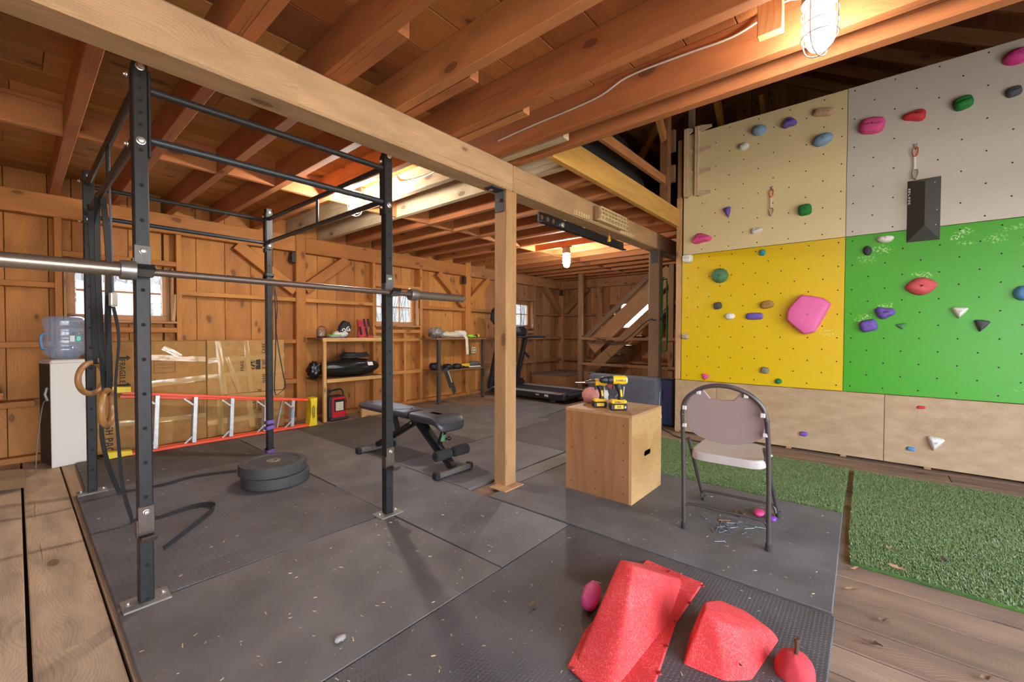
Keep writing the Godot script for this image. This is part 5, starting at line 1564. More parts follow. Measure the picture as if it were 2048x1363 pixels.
	# ---- weight bench
	var bn := thing("weight_bench", "black padded adjustable weight bench with foam rollers", "bench", Vector3(2.19, 0.001, 0))
	var fm := mat(Color("1f1e1f"), 0.35, 0.2)
	var vm := mat(Color("38393d"), 0.38, 0.0, "motfine")
	for q in [[-2.46, -0.165, 0.175, "mot"], [-3.52, -0.19, 0.17, ""]]:
		part(bn, "foot_bar", bx(Vector3((q[1] + q[2]) / 2, 0.028, q[0]), Vector3(q[2] - q[1], 0.042, 0.05), 0.006), mat(Color("6f675e"), 0.55, 0.3, "mot"))
		for e in [q[1], q[2]]: part(bn, "foot_cap", bx(Vector3(e, 0.028, q[0]), Vector3(0.04, 0.054, 0.062), 0.008), mat(Color("17171a"), 0.6))
	stick(bn, "front_leg", Vector3(0, 0.05, -2.46), Vector3(0, 0.36, -2.87), 0.05, 0.06, fm)
	stick(bn, "front_strut", Vector3(-0.045, 0.11, -2.54), Vector3(-0.045, 0.37, -2.9), 0.016, 0.022, fm)
	stick(bn, "rear_leg", Vector3(0.0, 0.05, -3.51), Vector3(0.0, 0.345, -2.93), 0.045, 0.05, fm)
	stick(bn, "rear_leg_strut", Vector3(-0.05, 0.09, -3.42), Vector3(-0.05, 0.33, -2.95), 0.02, 0.025, fm)
	stick(bn, "backrest_strut", Vector3(0.0, 0.38, -3.25), Vector3(0.0, 0.22, -3.18), 0.04, 0.03, fm)
	stick(bn, "seat_rail", Vector3(0, 0.375, -2.5), Vector3(0, 0.375, -2.92), 0.05, 0.03, fm)
	stick(bn, "back_rail", Vector3(0, 0.375, -2.94), Vector3(0, 0.375, -3.62), 0.05, 0.03, fm)
	stick(bn, "seat_post", Vector3(-0.02, 0.375, -2.52), Vector3(-0.02, 0.215, -2.60), 0.03, 0.035, fm)
	part(bn, "green_slider", bx(Vector3(-0.02, 0.30, -2.545), Vector3(0.036, 0.12, 0.012), 0.002, Basis(Vector3.RIGHT, 0.3)), mat(Color("55805c"), 0.5))
	for q in [Vector3(0.06, 0.235, -2.62), Vector3(-0.02, 0.17, -3.2)]:
		part(bn, "knob", lt([Vector2(0, 0.05), Vector2(0.017, 0.048), Vector2(0.019, 0.036), Vector2(0.008, 0.028), Vector2(0.006, 0.0)], 12, q, Basis(Vector3.FORWARD, PI / 2 if q.x > 0 else -PI / 2)), mat(Color("141414"), 0.4))
	part(bn, "roller_axle", tb([Vector3(-0.12, 0.145, -2.535), Vector3(0.24, 0.145, -2.535)], 0.009, 8), fm)
	for q in [[-0.115, 0.035], [0.07, 0.22]]:
		part(bn, "foam_roller", lt([Vector2(0.012, q[0]), Vector2(0.036, q[0]), Vector2(0.041, q[0] + 0.006), Vector2(0.041, q[1] - 0.006), Vector2(0.036, q[1]), Vector2(0.012, q[1])], 20, Vector3(0, 0.145, -2.535), Basis(Vector3.FORWARD, PI / 2)), mat(Color("2d2a29"), 0.9, 0.0, "motfine"))
	for q in [Vector3(0.027, 0.36, -2.87), Vector3(-0.05, 0.34, -2.93), Vector3(0.03, 0.11, -2.53), Vector3(0.03, 0.08, -2.49)]: hex_bolt(bn, q, Vector3.LEFT if q.x < 0 else Vector3.RIGHT, 0.008)
	part(bn, "seat_pad", pad(0.145, 0.205, 0.055, 0.155), vm, Transform3D(Basis.IDENTITY, Vector3(0.0, 0.39, -2.665)))
	part(bn, "back_pad", pad(0.13, 0.38, 0.05, 0.0), vm, Transform3D(Basis.IDENTITY, Vector3(0.0, 0.39, -3.30)))
# upholstered pad: half width, half length, thickness, roll of the front edge
func pad(w: float, l: float, th: float, roll: float) -> MB:
	var rows := []
	for s in [[0.90, 0.0], [0.98, 0.006], [1.0, 0.02], [1.0, th - 0.018], [0.985, th - 0.006], [0.95, th], [0.6, th + 0.003], [0.03, th + 0.004]]:
		var ring := PackedVector3Array()
		for k in 56:
			var a := TAU * k / 56
			var e := 7.0
			var q := pow(pow(absf(cos(a)), e) + pow(absf(sin(a)), e), -1.0 / e)
			var x := cos(a) * q * w; var z := sin(a) * q * l
			x *= 1.0 - (1.0 - s[0]) * (l / w if w < l else 1.0) * 0.6; z *= s[0] if w >= l else 1.0 - (1.0 - s[0]) * (w / l)
			var y: float = s[1]
			if roll > 0.0 and z > l - roll * 0.55:
				var d := (z - (l - roll * 0.55)) / (roll * 0.55)
				y -= d * d * roll * 0.40
			ring.append(Vector3(x, y, z))
		rows.append(ring)
	var b := MB.new(); b.grid(rows, true)
	return b
func drill(at: Vector3, turn: float, label: String, impact: bool) -> void:
	var t := thing("cordless_drill", label, "drill", at, turn, "cordless drills on the jump box")
	var ym := mat(Color("e3b312"), 0.45); var km := mat(Color("1c1b1b"), 0.5); var gm := mat(Color("b9b3a6"), 0.5)
	var s := 0.86 if impact else 1.0
	# battery foot
	part(t, "battery", bx(Vector3(0.0, 0.022 * s, 0), Vector3(0.115 * s, 0.044 * s, 0.07 * s), 0.006), km)
	part(t, "battery_label", bx(Vector3(-0.0, 0.024 * s, 0.0355 * s), Vector3(0.06 * s, 0.026 * s, 0.002), 0.0005), ym)
	part(t, "battery_label", bx(Vector3(-0.0, 0.024 * s, -0.0355 * s), Vector3(0.06 * s, 0.026 * s, 0.002), 0.0005), ym)
	part(t, "foot", bx(Vector3(-0.002, 0.056 * s, 0), Vector3(0.108 * s, 0.026 * s, 0.066 * s), 0.008), ym)
	if not impact:
		letter(t, "lettering", "DEWALT", 0.012, mat(Color("1c1b1b"), 0.6), Transform3D(Basis(Vector3.UP, PI), Vector3(0, 0.056, -0.0335)))
		letter(t, "lettering", "XR", 0.016, mat(Color("1c1b1b"), 0.6), Transform3D(Basis(Vector3.UP, PI), Vector3(0, 0.024, -0.037)))
		letter(t, "lettering", "4", 0.016, mat(Color("dcdcdc"), 0.6), Transform3D(Basis(Vector3.UP, PI), Vector3(-0.042, 0.022, -0.036)))
	# grip
	var rows := []
	for q in [[-0.018, 0.066, 0.022, 0.017], [-0.02, 0.1, 0.019, 0.016], [-0.012, 0.135, 0.021, 0.018], [0.0, 0.165, 0.026, 0.02], [0.006, 0.185, 0.03, 0.022]]:
		var ring := PackedVector3Array()
		for k in 18:
			var a := TAU * k / 18
			ring.append(Vector3(q[0] + cos(a) * q[2], q[1], sin(a) * q[3]) * Vector3(s, s, s))
		rows.append(ring)
	var gb := MB.new(); gb.grid(rows, true)
	part(t, "grip", gb, km)
	part(t, "grip_strip", bx(Vector3(-0.036 * s, 0.115 * s, 0), Vector3(0.008, 0.09 * s, 0.02), 0.003, Basis(Vector3.FORWARD, -0.1)), gm)
	for z in [-0.0185, 0.0185]: part(t, "grip_inlay", bx(Vector3(-0.018 * s, 0.115 * s, z * s), Vector3(0.014, 0.05 * s, 0.004), 0.0015, Basis(Vector3.FORWARD, 0.12)), ym)
	part(t, "trigger", bx(Vector3(0.03 * s, 0.158 * s, 0), Vector3(0.016, 0.032 * s, 0.016), 0.004), mat(Color("26211d"), 0.5))
	# motor housing along x
	var B := Basis(Vector3.FORWARD, PI / 2)
	var c := Vector3(0, 0.203 * s, 0)
	part(t, "motor_housing", lt([Vector2(0, -0.058 * s), Vector2(0.024 * s, -0.056 * s), Vector2(0.03 * s, -0.046 * s), Vector2(0.031 * s, 0.02 * s), Vector2(0.028 * s, 0.035 * s), Vector2(0.026 * s, 0.04 * s)], 20, c, B), ym)
	part(t, "rear_cap", lt([Vector2(0, -0.062 * s), Vector2(0.022 * s, -0.061 * s), Vector2(0.027 * s, -0.054 * s), Vector2(0.0275 * s, -0.048 * s)], 18, c, B), gm)
	if not impact:
		letter(t, "lettering", "DEWALT", 0.013, mat(Color("2a2620"), 0.6), Transform3D(Basis(Vector3.UP, PI), c + Vector3(-0.012, 0, -0.0315)))
		part(t, "clutch_ring", lt([Vector2(0.027, 0.036), Vector2(0.0285, 0.04), Vector2(0.0285, 0.066), Vector2(0.026, 0.07)], 20, c, B), km)
		part(t, "chuck", lt([Vector2(0.02, 0.07), Vector2(0.0235, 0.075), Vector2(0.0235, 0.098), Vector2(0.019, 0.118), Vector2(0.009, 0.128), Vector2(0, 0.128)], 18, c, B), mat(Color("2b2b2d"), 0.4, 0.3))
	else:
		part(t, "hammer_case", lt([Vector2(0.026 * s, 0.03), Vector2(0.0265 * s, 0.05), Vector2(0.02 * s, 0.08), Vector2(0.013, 0.088), Vector2(0.012, 0.105), Vector2(0, 0.105)], 18, c, B), mat(Color("4c3d2a"), 0.4, 0.4))
		part(t, "bit", lt([Vector2(0.006, 0.1), Vector2(0.0065, 0.11), Vector2(0.004, 0.118), Vector2(0.0032, 0.17), Vector2(0.0, 0.178)], 8, c, B), mat(Color("c6c2ba"), 0.3, 0.8))

# ------------------------------------------------------------------ along the back wall
func tape(parent: Node, a: Vector3, b: Vector3, w: float, m: Material, sd: int) -> void:
	# packing tape on a face that looks along +z, rumpled
	var rg := RandomNumberGenerator.new(); rg.seed = sd
	var n := maxi(3, int(a.distance_to(b) / 0.05))
	var d := (b - a).normalized(); var s := Vector3(-d.y, d.x, 0)
	var rows := []
	for i in n + 1:
		var p := a.lerp(b, i / float(n))
		var r := PackedVector3Array()
		for k in 5: r.append(p + s * w * (k / 4.0 - 0.5) * rg.randf_range(0.85, 1.05) + Vector3(0, 0, 0.0015 + rg.randf_range(0, 0.0035)))
		rows.append(r)
	var mb := MB.new(); mb.grid(rows, false)
	part(parent, "packing_tape", mb, m)
func print_rect(parent: Node, at: Vector3, w: float, h: float, m: Material) -> void:
	for q in [[0, h / 2, w, 0.003], [0, -h / 2, w, 0.003], [-w / 2, 0, 0.003, h], [w / 2, 0, 0.003, h]]:
		part(parent, "printed_line", bx(at + Vector3(q[0], q[1], 0), Vector3(q[2], q[3], 0.0006), 0.0), m)
func build_back_things() -> void:
	# ---- water dispenser and bottle
	var wd := thing("water_dispenser", "white floor-standing water dispenser seen from behind", "water dispenser", Vector3(0.262, FLOOR_Y + 0.001, -5.245), 0.22)
	var wm := mat(Color("cfcac1"), 0.4)
	part(wd, "cabinet", bx(Vector3(0, 0.43, 0), Vector3(0.225, 0.84, 0.26), 0.006), mat(Color("2a2826"), 0.6))
	part(wd, "back_panel", bx(Vector3(0.0, 0.428, 0.132), Vector3(0.232, 0.855, 0.012), 0.003), wm)
	part(wd, "top_cover", bx(Vector3(0, 0.866, 0.0), Vector3(0.235, 0.035, 0.285), 0.012), wm)
	part(wd, "coil", tb([Vector3(-0.12, 0.66, 0.08), Vector3(-0.13, 0.60, 0.07), Vector3(-0.12, 0.55, 0.09)], 0.01, 6), mat(Color("9a948c"), 0.5, 0.4))
	part(wd, "power_cord", tb(curve([Vector3(-0.12, 0.56, 0.06), Vector3(-0.15, 0.5, 0.08), Vector3(-0.19, 0.22, 0.12), Vector3(-0.21, 0.06, 0.16), Vector3(-0.23, 0.012, 0.22), Vector3(-0.28, 0.006, 0.24)], 5), 0.004, 6), mat(Color("6f6a64"), 0.7))
	var bt := thing("water_bottle", "large blue-tinted water bottle upside down on the dispenser", "water bottle", Vector3(0.272, FLOOR_Y + 0.886, -5.25))
	var bm := StandardMaterial3D.new()
	bm.transparency = BaseMaterial3D.TRANSPARENCY_ALPHA
	bm.albedo_color = Color(0.62, 0.80, 0.95, 0.22); bm.roughness = 0.08
	part(bt, "shell", lt([Vector2(0.04, 0.0), Vector2(0.085, 0.012), Vector2(0.122, 0.045), Vector2(0.131, 0.075), Vector2(0.128, 0.1), Vector2(0.121, 0.107), Vector2(0.123, 0.125), Vector2(0.128, 0.15), Vector2(0.121, 0.172), Vector2(0.123, 0.19), Vector2(0.128, 0.215), Vector2(0.121, 0.24), Vector2(0.124, 0.26), Vector2(0.13, 0.29), Vector2(0.13, 0.33), Vector2(0.124, 0.35), Vector2(0.105, 0.362), Vector2(0.0, 0.358)], 30), bm)
	part(bt, "handle", tb(curve([Vector3(-0.11, 0.09, 0.06), Vector3(-0.132, 0.1, 0.075), Vector3(-0.138, 0.15, 0.08), Vector3(-0.136, 0.2, 0.08), Vector3(-0.11, 0.215, 0.06)], 5), 0.011, 8), mat(Color("5f86ad"), 0.25))
	part(bt, "label_patch", bx(Vector3(0.076, 0.175, 0.103), Vector3(0.045, 0.05, 0.002), 0.0005, Basis(Vector3.UP, 0.64)), mat(Color("3fa9a0"), 0.5))
	part(bt, "label_patch", bx(Vector3(0.038, 0.175, 0.124), Vector3(0.03, 0.05, 0.002), 0.0005, Basis(Vector3.UP, 0.3)), mat(Color("d9dad6"), 0.5))
	letter(bt, "lettering", "D", 0.03, mat(Color("d9e6e4"), 0.5), Transform3D(Basis(Vector3.UP, 0.64), Vector3(0.077, 0.175, 0.1045)))
	# ---- scrap boards and the straw mat by the wall
	for i in 5:
		var xx := -0.55 + 0.01 * (i % 2)
		var b := MB.new(); b.box(Vector3.ZERO, Vector3([0.62, 0.66, 0.68, 0.60, 0.64][i], 0.026, 0.08), 0.002, Basis.IDENTITY, 2.4, 0.6, Vector2(rng.randf(), rng.randf()), 0)
		single("scrap_board", "short pine board in the stack lying on the wall rail", "board", b, pick(pine), Vector3(xx + 0.14, 0.516 + 0.0135 + i * 0.0268, -5.46), 0.0, "pine boards stacked on the wall rail")
	var sh := structure("wall_shelf", "narrow board bracket under the stacked pine boards")
	wood(sh, "ledge", Vector3(-0.60, 0.465, -5.504), Vector3(0.1, 0.515, -5.41), pine[1], 0.003, 0)
	var sm := MB.new()
	var rows := []
	for i in 13:
		var r := PackedVector3Array()
		for k in 25:
			var u := i / 12.0; var v := k / 24.0
			r.append(Vector3(-0.75 + 0.78 * u, 0.03 + 0.12 * (1.0 - u) + 0.004 * sin(v * 140.0), -4.55 - 0.62 * v + 0.22 * (1.0 - u)))
		rows.append(r)
	sm.grid(rows, false, 1, 1)
	var stm := mat(Color("b59a72"), 0.9, 0.0, "leather")
	single("door_mat", "curled tan woven mat by the dispenser", "mat", sm, stm, Vector3(0, -0.03, 0.02))
	# ---- cartons
	var cm := mat(Color("a67a42"), 0.85, 0.0, "card"); cm.uv1_scale = Vector3(3, 3, 3)
	var cm2 := mat(Color("b18750"), 0.85, 0.0, "card"); cm2.uv1_scale = Vector3(3, 3, 3)
	var tp := StandardMaterial3D.new(); tp.albedo_color = Color("b08d58"); tp.roughness = 0.12; tp.clearcoat_enabled = true; tp.clearcoat = 0.8; tp.clearcoat_roughness = 0.05
	var ink := mat(Color("2c2722"), 0.8)
	var c1 := thing("cardboard_box", "tall flat carton marked DISH PACK and FRAGILE against the wall", "carton", Vector3(0.865, 0.0, -5.33), 0.0, "moving cartons behind the rack")
	part(c1, "carton", bx(Vector3(0, 0.505, 0), Vector3(0.815, 1.01, 0.21), 0.006), cm)
	var f := 0.1056
	for q in [["DISH PACK", -0.325, 0.73, 0.05], ["FRAGILE", -0.235, 0.74, 0.04], ["DISH PACK", -0.33, 0.15, 0.05]]:
		letter(c1, "lettering", q[0], q[3], ink, Transform3D(Basis(Vector3.BACK, -PI / 2), Vector3(q[1], q[2], f)))
	for q in [0.61, 0.86]:
		var ar := MB.new()
		ar.prism(PackedVector2Array([Vector2(-0.05, -0.01), Vector2(0.02, -0.01), Vector2(0.02, -0.025), Vector2(0.05, 0), Vector2(0.02, 0.025), Vector2(0.02, 0.01), Vector2(-0.05, 0.01)]), 0.0008, Transform3D(Basis.IDENTITY, Vector3(-0.225, q, f)))
		part(c1, "printed_arrow", ar, ink)
	print_rect(c1, Vector3(0.07, 0.79, f + 0.0004), 0.16, 0.17, ink)
	for i in 3: part(c1, "printed_line", bx(Vector3(0.07, 0.75 + 0.035 * i, f + 0.0004), Vector3(0.15, 0.0025, 0.0006), 0.0), ink)
	print_rect(c1, Vector3(0.33, 0.33, f + 0.0004), 0.1, 0.22, ink)
	for i in 5: part(c1, "printed_line", bx(Vector3(0.295 + 0.017 * i, 0.30, f + 0.0004), Vector3(0.004, 0.11 - 0.02 * (i % 2), 0.0006), 0.0), ink)
	tape(c1, Vector3(-0.05, 0.86, f), Vector3(0.40, 0.82, f), 0.055, tp, 1); tape(c1, Vector3(-0.08, 0.60, f), Vector3(0.40, 0.63, f), 0.06, tp, 2)
	tape(c1, Vector3(-0.40, 0.26, f), Vector3(0.40, 0.245, f), 0.05, tp, 3); tape(c1, Vector3(0.06, 0.95, f), Vector3(0.2, 0.86, f), 0.05, tp, 4)
	part(c1, "flap_seam", bx(Vector3(0.21, 0.592, f), Vector3(0.38, 0.004, 0.001), 0.0), mat(Color("4e3a22"), 0.9))
	var c2 := thing("cardboard_box", "upper carton with the black picture mark, banded with shiny tape", "carton", Vector3(1.655, 0.432, -5.33), 0.0, "moving cartons behind the rack")
	part(c2, "carton", bx(Vector3(0, 0.292, 0), Vector3(0.755, 0.582, 0.21), 0.006), cm2)
	part(c2, "printed_mark", bx(Vector3(0.06, 0.33, f), Vector3(0.13, 0.155, 0.0008), 0.0), ink)
	for q in [[0.03, 0.35, 0.5], [0.075, 0.31, -0.5], [0.09, 0.37, 0.6], [0.03, 0.29, -0.4]]:
		part(c2, "printed_crack", bx(Vector3(q[0], q[1], f + 0.0006), Vector3(0.05, 0.008, 0.0008), 0.0, Basis(Vector3.BACK, q[2])), cm2)
	for q in [["FRAGILE", -0.055, 0.33, 0.032], ["HANDLE WITH CARE", 0.16, 0.32, 0.034], ["GLASS", 0.06, 0.31, 0.04]]:
		letter(c2, "lettering", q[0], q[3], cm2 if q[0] == "GLASS" else ink, Transform3D(Basis(Vector3.BACK, PI / 2), Vector3(q[1], q[2], f + (0.0008 if q[0] == "GLASS" else 0.0))))
	for q in [[-0.37, 0.37, 0.38, 0.40], [-0.37, 0.20, 0.38, 0.235]]: tape(c2, Vector3(q[0], q[1], f), Vector3(q[2], q[3], f), 0.055, tp, 7 + int(q[1] * 10))
	tape(c2, Vector3(-0.02, 0.57, f + 0.002), Vector3(0.03, 0.02, f + 0.002), 0.05, tp, 12); tape(c2, Vector3(-0.28, 0.57, f + 0.001), Vector3(-0.23, 0.0, f + 0.001), 0.06, tp, 13); tape(c2, Vector3(-0.2, 0.40, f + 0.003), Vector3(-0.08, 0.02, f + 0.003), 0.045, tp, 14)
	var c3 := thing("cardboard_box", "lower carton behind the ladder marked GLASS, under the banded one", "carton", Vector3(1.655, 0.0, -5.33), 0.0, "moving cartons behind the rack")
	part(c3, "carton", bx(Vector3(0, 0.215, 0), Vector3(0.76, 0.43, 0.215), 0.006), cm)
	for q in [["GLASS", 0.06, 0.31, 0.032], ["HANDLE WITH CARE", 0.115, 0.24, 0.034]]:
		letter(c3, "lettering", q[0], q[3], ink, Transform3D(Basis(Vector3.BACK, PI / 2), Vector3(q[1], q[2], f + 0.002)))
	tape(c3, Vector3(-0.38, 0.155, f + 0.003), Vector3(0.38, 0.17, f + 0.003), 0.06, tp, 21); tape(c3, Vector3(0.0, 0.42, f + 0.003), Vector3(0.04, 0.05, f + 0.003), 0.06, tp, 22); tape(c3, Vector3(-0.27, 0.42, f + 0.003), Vector3(-0.26, 0.02, f + 0.003), 0.055, tp, 23); tape(c3, Vector3(-0.2, 0.415, f + 0.004), Vector3(0.36, 0.40, f + 0.004), 0.045, tp, 24)
	# ---- stepladder lying on its side
	var ld := thing("step_ladder", "orange fibreglass stepladder lying on its side before the cartons", "ladder", Vector3(0, 0, 0))
	var om := mat(Color("e0532c"), 0.5); var al := mat(Color("c3c2be"), 0.4, 0.4, "mot"); var ye := mat(Color("d8bb1c"), 0.5)
	stick(ld, "side_rail", Vector3(0.56, 0.015, -5.0), Vector3(2.23, 0.015, -5.0), 0.03, 0.026, om); stick(ld, "side_rail", Vector3(0.60, 0.56, -5.04), Vector3(2.23, 0.305, -5.04), 0.03, 0.026, om)
	stick(ld, "rear_rail", Vector3(0.56, 0.014, -5.09), Vector3(2.2, 0.014, -5.07), 0.03, 0.026, om)
	stick(ld, "rear_rail", Vector3(0.60, 0.52, -5.13), Vector3(2.2, 0.30, -5.09), 0.03, 0.026, om)
	for q in [[0.83, 0.525], [1.12, 0.478], [1.43, 0.43], [1.75, 0.378], [2.03, 0.333]]:
		stick(ld, "step", Vector3(q[0] - 0.012, 0.028, -5.01), Vector3(q[0] + 0.012, q[1] - 0.012, -5.035), 0.075, 0.035, al, Vector3.LEFT)
		for e in [[0.03, -1], [q[1] - 0.015, 1]]:
			stick(ld, "step_brace", Vector3(q[0] - 0.085, e[0], -4.99), Vector3(q[0] - 0.01, e[0] + 0.07 * -e[1], -4.99), 0.004, 0.016, al)
	stick(ld, "rear_brace", Vector3(1.9, 0.02, -5.1), Vector3(1.96, 0.32, -5.11), 0.03, 0.012, al, Vector3.LEFT)
	var cp := MB.new()
	cp.prism(PackedVector2Array([Vector2(-0.045, 0.0), Vector2(0.05, 0.0), Vector2(0.045, 0.165), Vector2(0.055, 0.33), Vector2(-0.035, 0.325), Vector2(-0.025, 0.28), Vector2(-0.02, 0.165), Vector2(-0.035, 0.06)]), 0.12, Transform3D(Basis.IDENTITY, Vector3(2.25, 0.001, -5.09)), 0.006)
	part(ld, "top_cap", cp, ye)
	var er := []
	for k in 24: er.append(Vector3(2.255 + 0.016 * cos(TAU * k / 24), 0.165 + 0.075 * sin(TAU * k / 24), -4.9685))
	part(ld, "cap_emblem", tb(er, 0.0025, 5, true), mat(Color("26241c"), 0.6))
	letter(ld, "lettering", "WERNER", 0.022, mat(Color("26241c"), 0.6), Transform3D(Basis(Vector3.BACK, PI / 2), Vector3(2.255, 0.165, -4.969)))
	for q in [[0.0, 0.028], [0.565, -0.02]]:
		var ft := MB.new()
		ft.prism(PackedVector2Array([Vector2(0.48, q[0]), Vector2(0.66, q[0] + q[1] * 0.2 + 0.002), Vector2(0.66, q[0] + 0.045), Vector2(0.50, q[0] + 0.06)]), 0.08, Transform3D(Basis.IDENTITY, Vector3(0, 0.001, -5.06 - 0.03 * q[0])), 0.004)
		part(ld, "foot", ft, ye)
	var lab := part(ld, "warning_label", bx(Vector3(2.025, 0.19, -4.982), Vector3(0.022, 0.12, 0.002), 0.0005), mat(Color("7c92ad"), 0.5))
	part(lab, "red_square", bx(Vector3(2.025, 0.245, -4.9808), Vector3(0.02, 0.022, 0.0006), 0.0), mat(Color("c0473c"), 0.5))
	# ---- pine shelf by the heater
	var s1 := thing("wall_shelf_unit", "two-tier pine shelf fixed between the wall rails, red heater below", "shelf", Vector3.ZERO)
	var pm := wmat(11, Color("d3a262"), 0.65)
	for xx in [2.418, 3.26]: wood(s1, "leg", Vector3(xx, 0.0 if xx > 3 else -0.0, -5.10), Vector3(xx + 0.04, 0.985, -5.06), pm, 0.003, 1)
	for q in [[0.985, 1.032], [0.478, 0.522]]:
		wood(s1, "front_rail", Vector3(2.46, q[0] if q[0] > 0.9 else q[0], -5.098), Vector3(3.26, q[1], -5.06), pm, 0.003, 0)
		wood(s1, "shelf_board", Vector3(2.412, q[1] - 0.022, -5.495), Vector3(3.30, q[1] - 0.002, -5.10), wmat(11, Color("8a6140"), 0.7), 0.002, 0)
	wood(s1, "corner_cap", Vector3(2.412, 0.985, -5.10), Vector3(2.46, 1.032, -5.06), pm, 0.002, 0)
	# things on the shelf
	var ys := 1.031
	var ln := thing("wire_lantern", "dark wire lantern on the pine shelf", "lantern", Vector3(2.525, ys, -5.33))
	var wk := mat(Color("3d3a36"), 0.5, 0.3)
	part(ln, "base", lt([Vector2(0.055, 0), Vector2(0.06, 0.01), Vector2(0.06, 0.02), Vector2(0, 0.022)], 20), wk)
	for k in 10:
		var a := TAU * k / 10
		var d := Vector3(cos(a), 0, sin(a))
		part(ln, "wire", tb(curve([d * 0.056 + Vector3(0, 0.02, 0), d * 0.062 + Vector3(0, 0.08, 0), d * 0.045 + Vector3(0, 0.13, 0), Vector3(0, 0.15, 0)], 3), 0.0022, 4), wk)
	for yy in [0.06, 0.1]:
		var rr := []
		for k in 18: rr.append(Vector3(0.061 * cos(TAU * k / 18), yy, 0.061 * sin(TAU * k / 18)))
		part(ln, "wire", tb(rr, 0.002, 4, true), wk)
	part(ln, "glass", lt([Vector2(0.035, 0.022), Vector2(0.04, 0.07), Vector2(0.03, 0.11), Vector2(0, 0.12)], 14), glass())
	var tl := thing("plastic_tub", "clear flat tub with a green rim in front of the lantern", "tub", Vector3(2.62, ys, -5.19))
	part(tl, "tub", lt([Vector2(0.0, 0.002), Vector2(0.075, 0.002), Vector2(0.085, 0.03), Vector2(0.08, 0.032)], 24), mat(Color("9da39c"), 0.3))
	part(tl, "rim", lt([Vector2(0.08, 0.03), Vector2(0.088, 0.03), Vector2(0.088, 0.04), Vector2(0.0, 0.042)], 24), mat(Color("6fbf4a"), 0.5))
	var wb := thing("cloth_bag", "white crumpled cap with black marks on the pine shelf", "cap", Vector3(2.72, ys, -5.22))
	part(wb, "body", blob(Vector3(0.1, 0.045, 0.08), 2.2, 0.25, 41, 22), mat(Color("d6d2c8"), 0.85, 0.0, "mot"), Transform3D(Basis.IDENTITY, Vector3(0, 0.045, 0)))
	var hb := thing("cloth_bag", "black upright pouch with white round lettering on the pine shelf", "bag", Vector3(2.80, ys, -5.28))
	part(hb, "body", blob(Vector3(0.075, 0.11, 0.05), 3.0, 0.2, 43, 22), mat(Color("1d1c1d"), 0.7, 0.0, "mot"), Transform3D(Basis(Vector3.BACK, -0.35), Vector3(0, 0.105, 0)))
	part(wb, "black_mark", bx(Vector3(-0.02, 0.075, 0.05), Vector3(0.06, 0.03, 0.02), 0.006, Basis(Vector3.RIGHT, -0.6)), mat(Color("1d1c1d"), 0.8))
	letter(hb, "lettering", "OG", 0.06, mat(Color("d5d2cc"), 0.7), Transform3D(Basis(Vector3.BACK, 0.35), Vector3(0.0, 0.1, 0.055)))
	var rb := thing("chalk_bag", "red and black patterned chalk bag on the pine shelf", "bag", Vector3(3.05, ys, -5.25))
	var rr2 := []
	for q in [[0.075, 0.0], [0.085, 0.03], [0.07, 0.12], [0.075, 0.2], [0.085, 0.235]]:
		var ring := PackedVector3Array()
		for k in 20:
			var a := TAU * k / 20
			ring.append(Vector3(q[0] * cos(a) * (1.0 + 0.12 * sin(3 * a + q[1] * 20)), q[1], q[0] * 0.6 * sin(a)))
		rr2.append(ring)
	var rbm := MB.new(); rbm.grid(rr2, true, 1, 1)
	part(rb, "body", rbm, mat(Color("b8343a"), 0.8, 0.0, "mot"))
	for q in [[-0.055, 0.06], [0.03, 0.05], [0.0, 0.17], [0.06, 0.17]]:
		part(rb, "black_panel", bx(Vector3(q[0], q[1] + 0.03, 0.045), Vector3(0.03, 0.11, 0.012), 0.004, Basis(Vector3.BACK, 0.2)), mat(Color("1e1b1c"), 0.8))
	part(rb, "drawstring", tb(curve([Vector3(0.08, 0.2, 0.0), Vector3(0.12, 0.1, 0.03), Vector3(0.14, 0.01, 0.05)], 4), 0.004, 6), mat(Color("1e1b1c"), 0.8))
	var td := thing("screwdriver", "red-handled screwdriver lying on the pine shelf", "screwdriver", Vector3(3.13, ys + 0.014, -5.12), 0.1)
	part(td, "handle", lt([Vector2(0, -0.09), Vector2(0.013, -0.085), Vector2(0.013, -0.01), Vector2(0.008, 0), Vector2(0, 0)], 10, Vector3.ZERO, Basis(Vector3.FORWARD, PI / 2)), mat(Color("b3362f"), 0.5))
	part(td, "blade", lt([Vector2(0.003, 0), Vector2(0.003, 0.11), Vector2(0, 0.113)], 6, Vector3.ZERO, Basis(Vector3.FORWARD, PI / 2)), mat(Color("b5b2ad"), 0.3, 0.8))
	# bundle in black plastic and the ring on it
	var gb := thing("garbage_bag_bundle", "long bundle wrapped in shiny black plastic on the lower shelf", "bundle", Vector3(2.86, 0.522, -5.29))
	var bg := mat(Color("1c1b1b"), 0.28)
	var ns := FastNoiseLite.new(); ns.seed = 91; ns.frequency = 1.0; ns.fractal_octaves = 4
	var rws := []
	for i in 33:
		var u := i / 32.0
		var ring := PackedVector3Array()
		for k in 30:
			var a := TAU * k / 30
			var e := 2.6
			var q := pow(pow(absf(cos(a)), e) + pow(absf(sin(a)), e), -1.0 / e)
			var w := sin(PI * clampf(u * 0.94 + 0.03, 0, 1))
			w = pow(w, 0.42)
			var p := Vector3(lerpf(-0.40, 0.42, u), (0.12 + 0.115 * sin(a) * q * w), 0.17 * cos(a) * q * w)
			p += Vector3(0, sin(a), cos(a)) * 0.022 * ns.get_noise_3d(u * 2.2, a * 2.2, 3.0) * w
			p += Vector3(0, sin(a), cos(a)) * 0.014 * absf(ns.get_noise_3d(u * 7.0, a * 5.0 + u * 6.0, 9.0)) * w
			p.y = maxf(p.y, 0.001)
			ring.append(p)
		rws.append(ring)
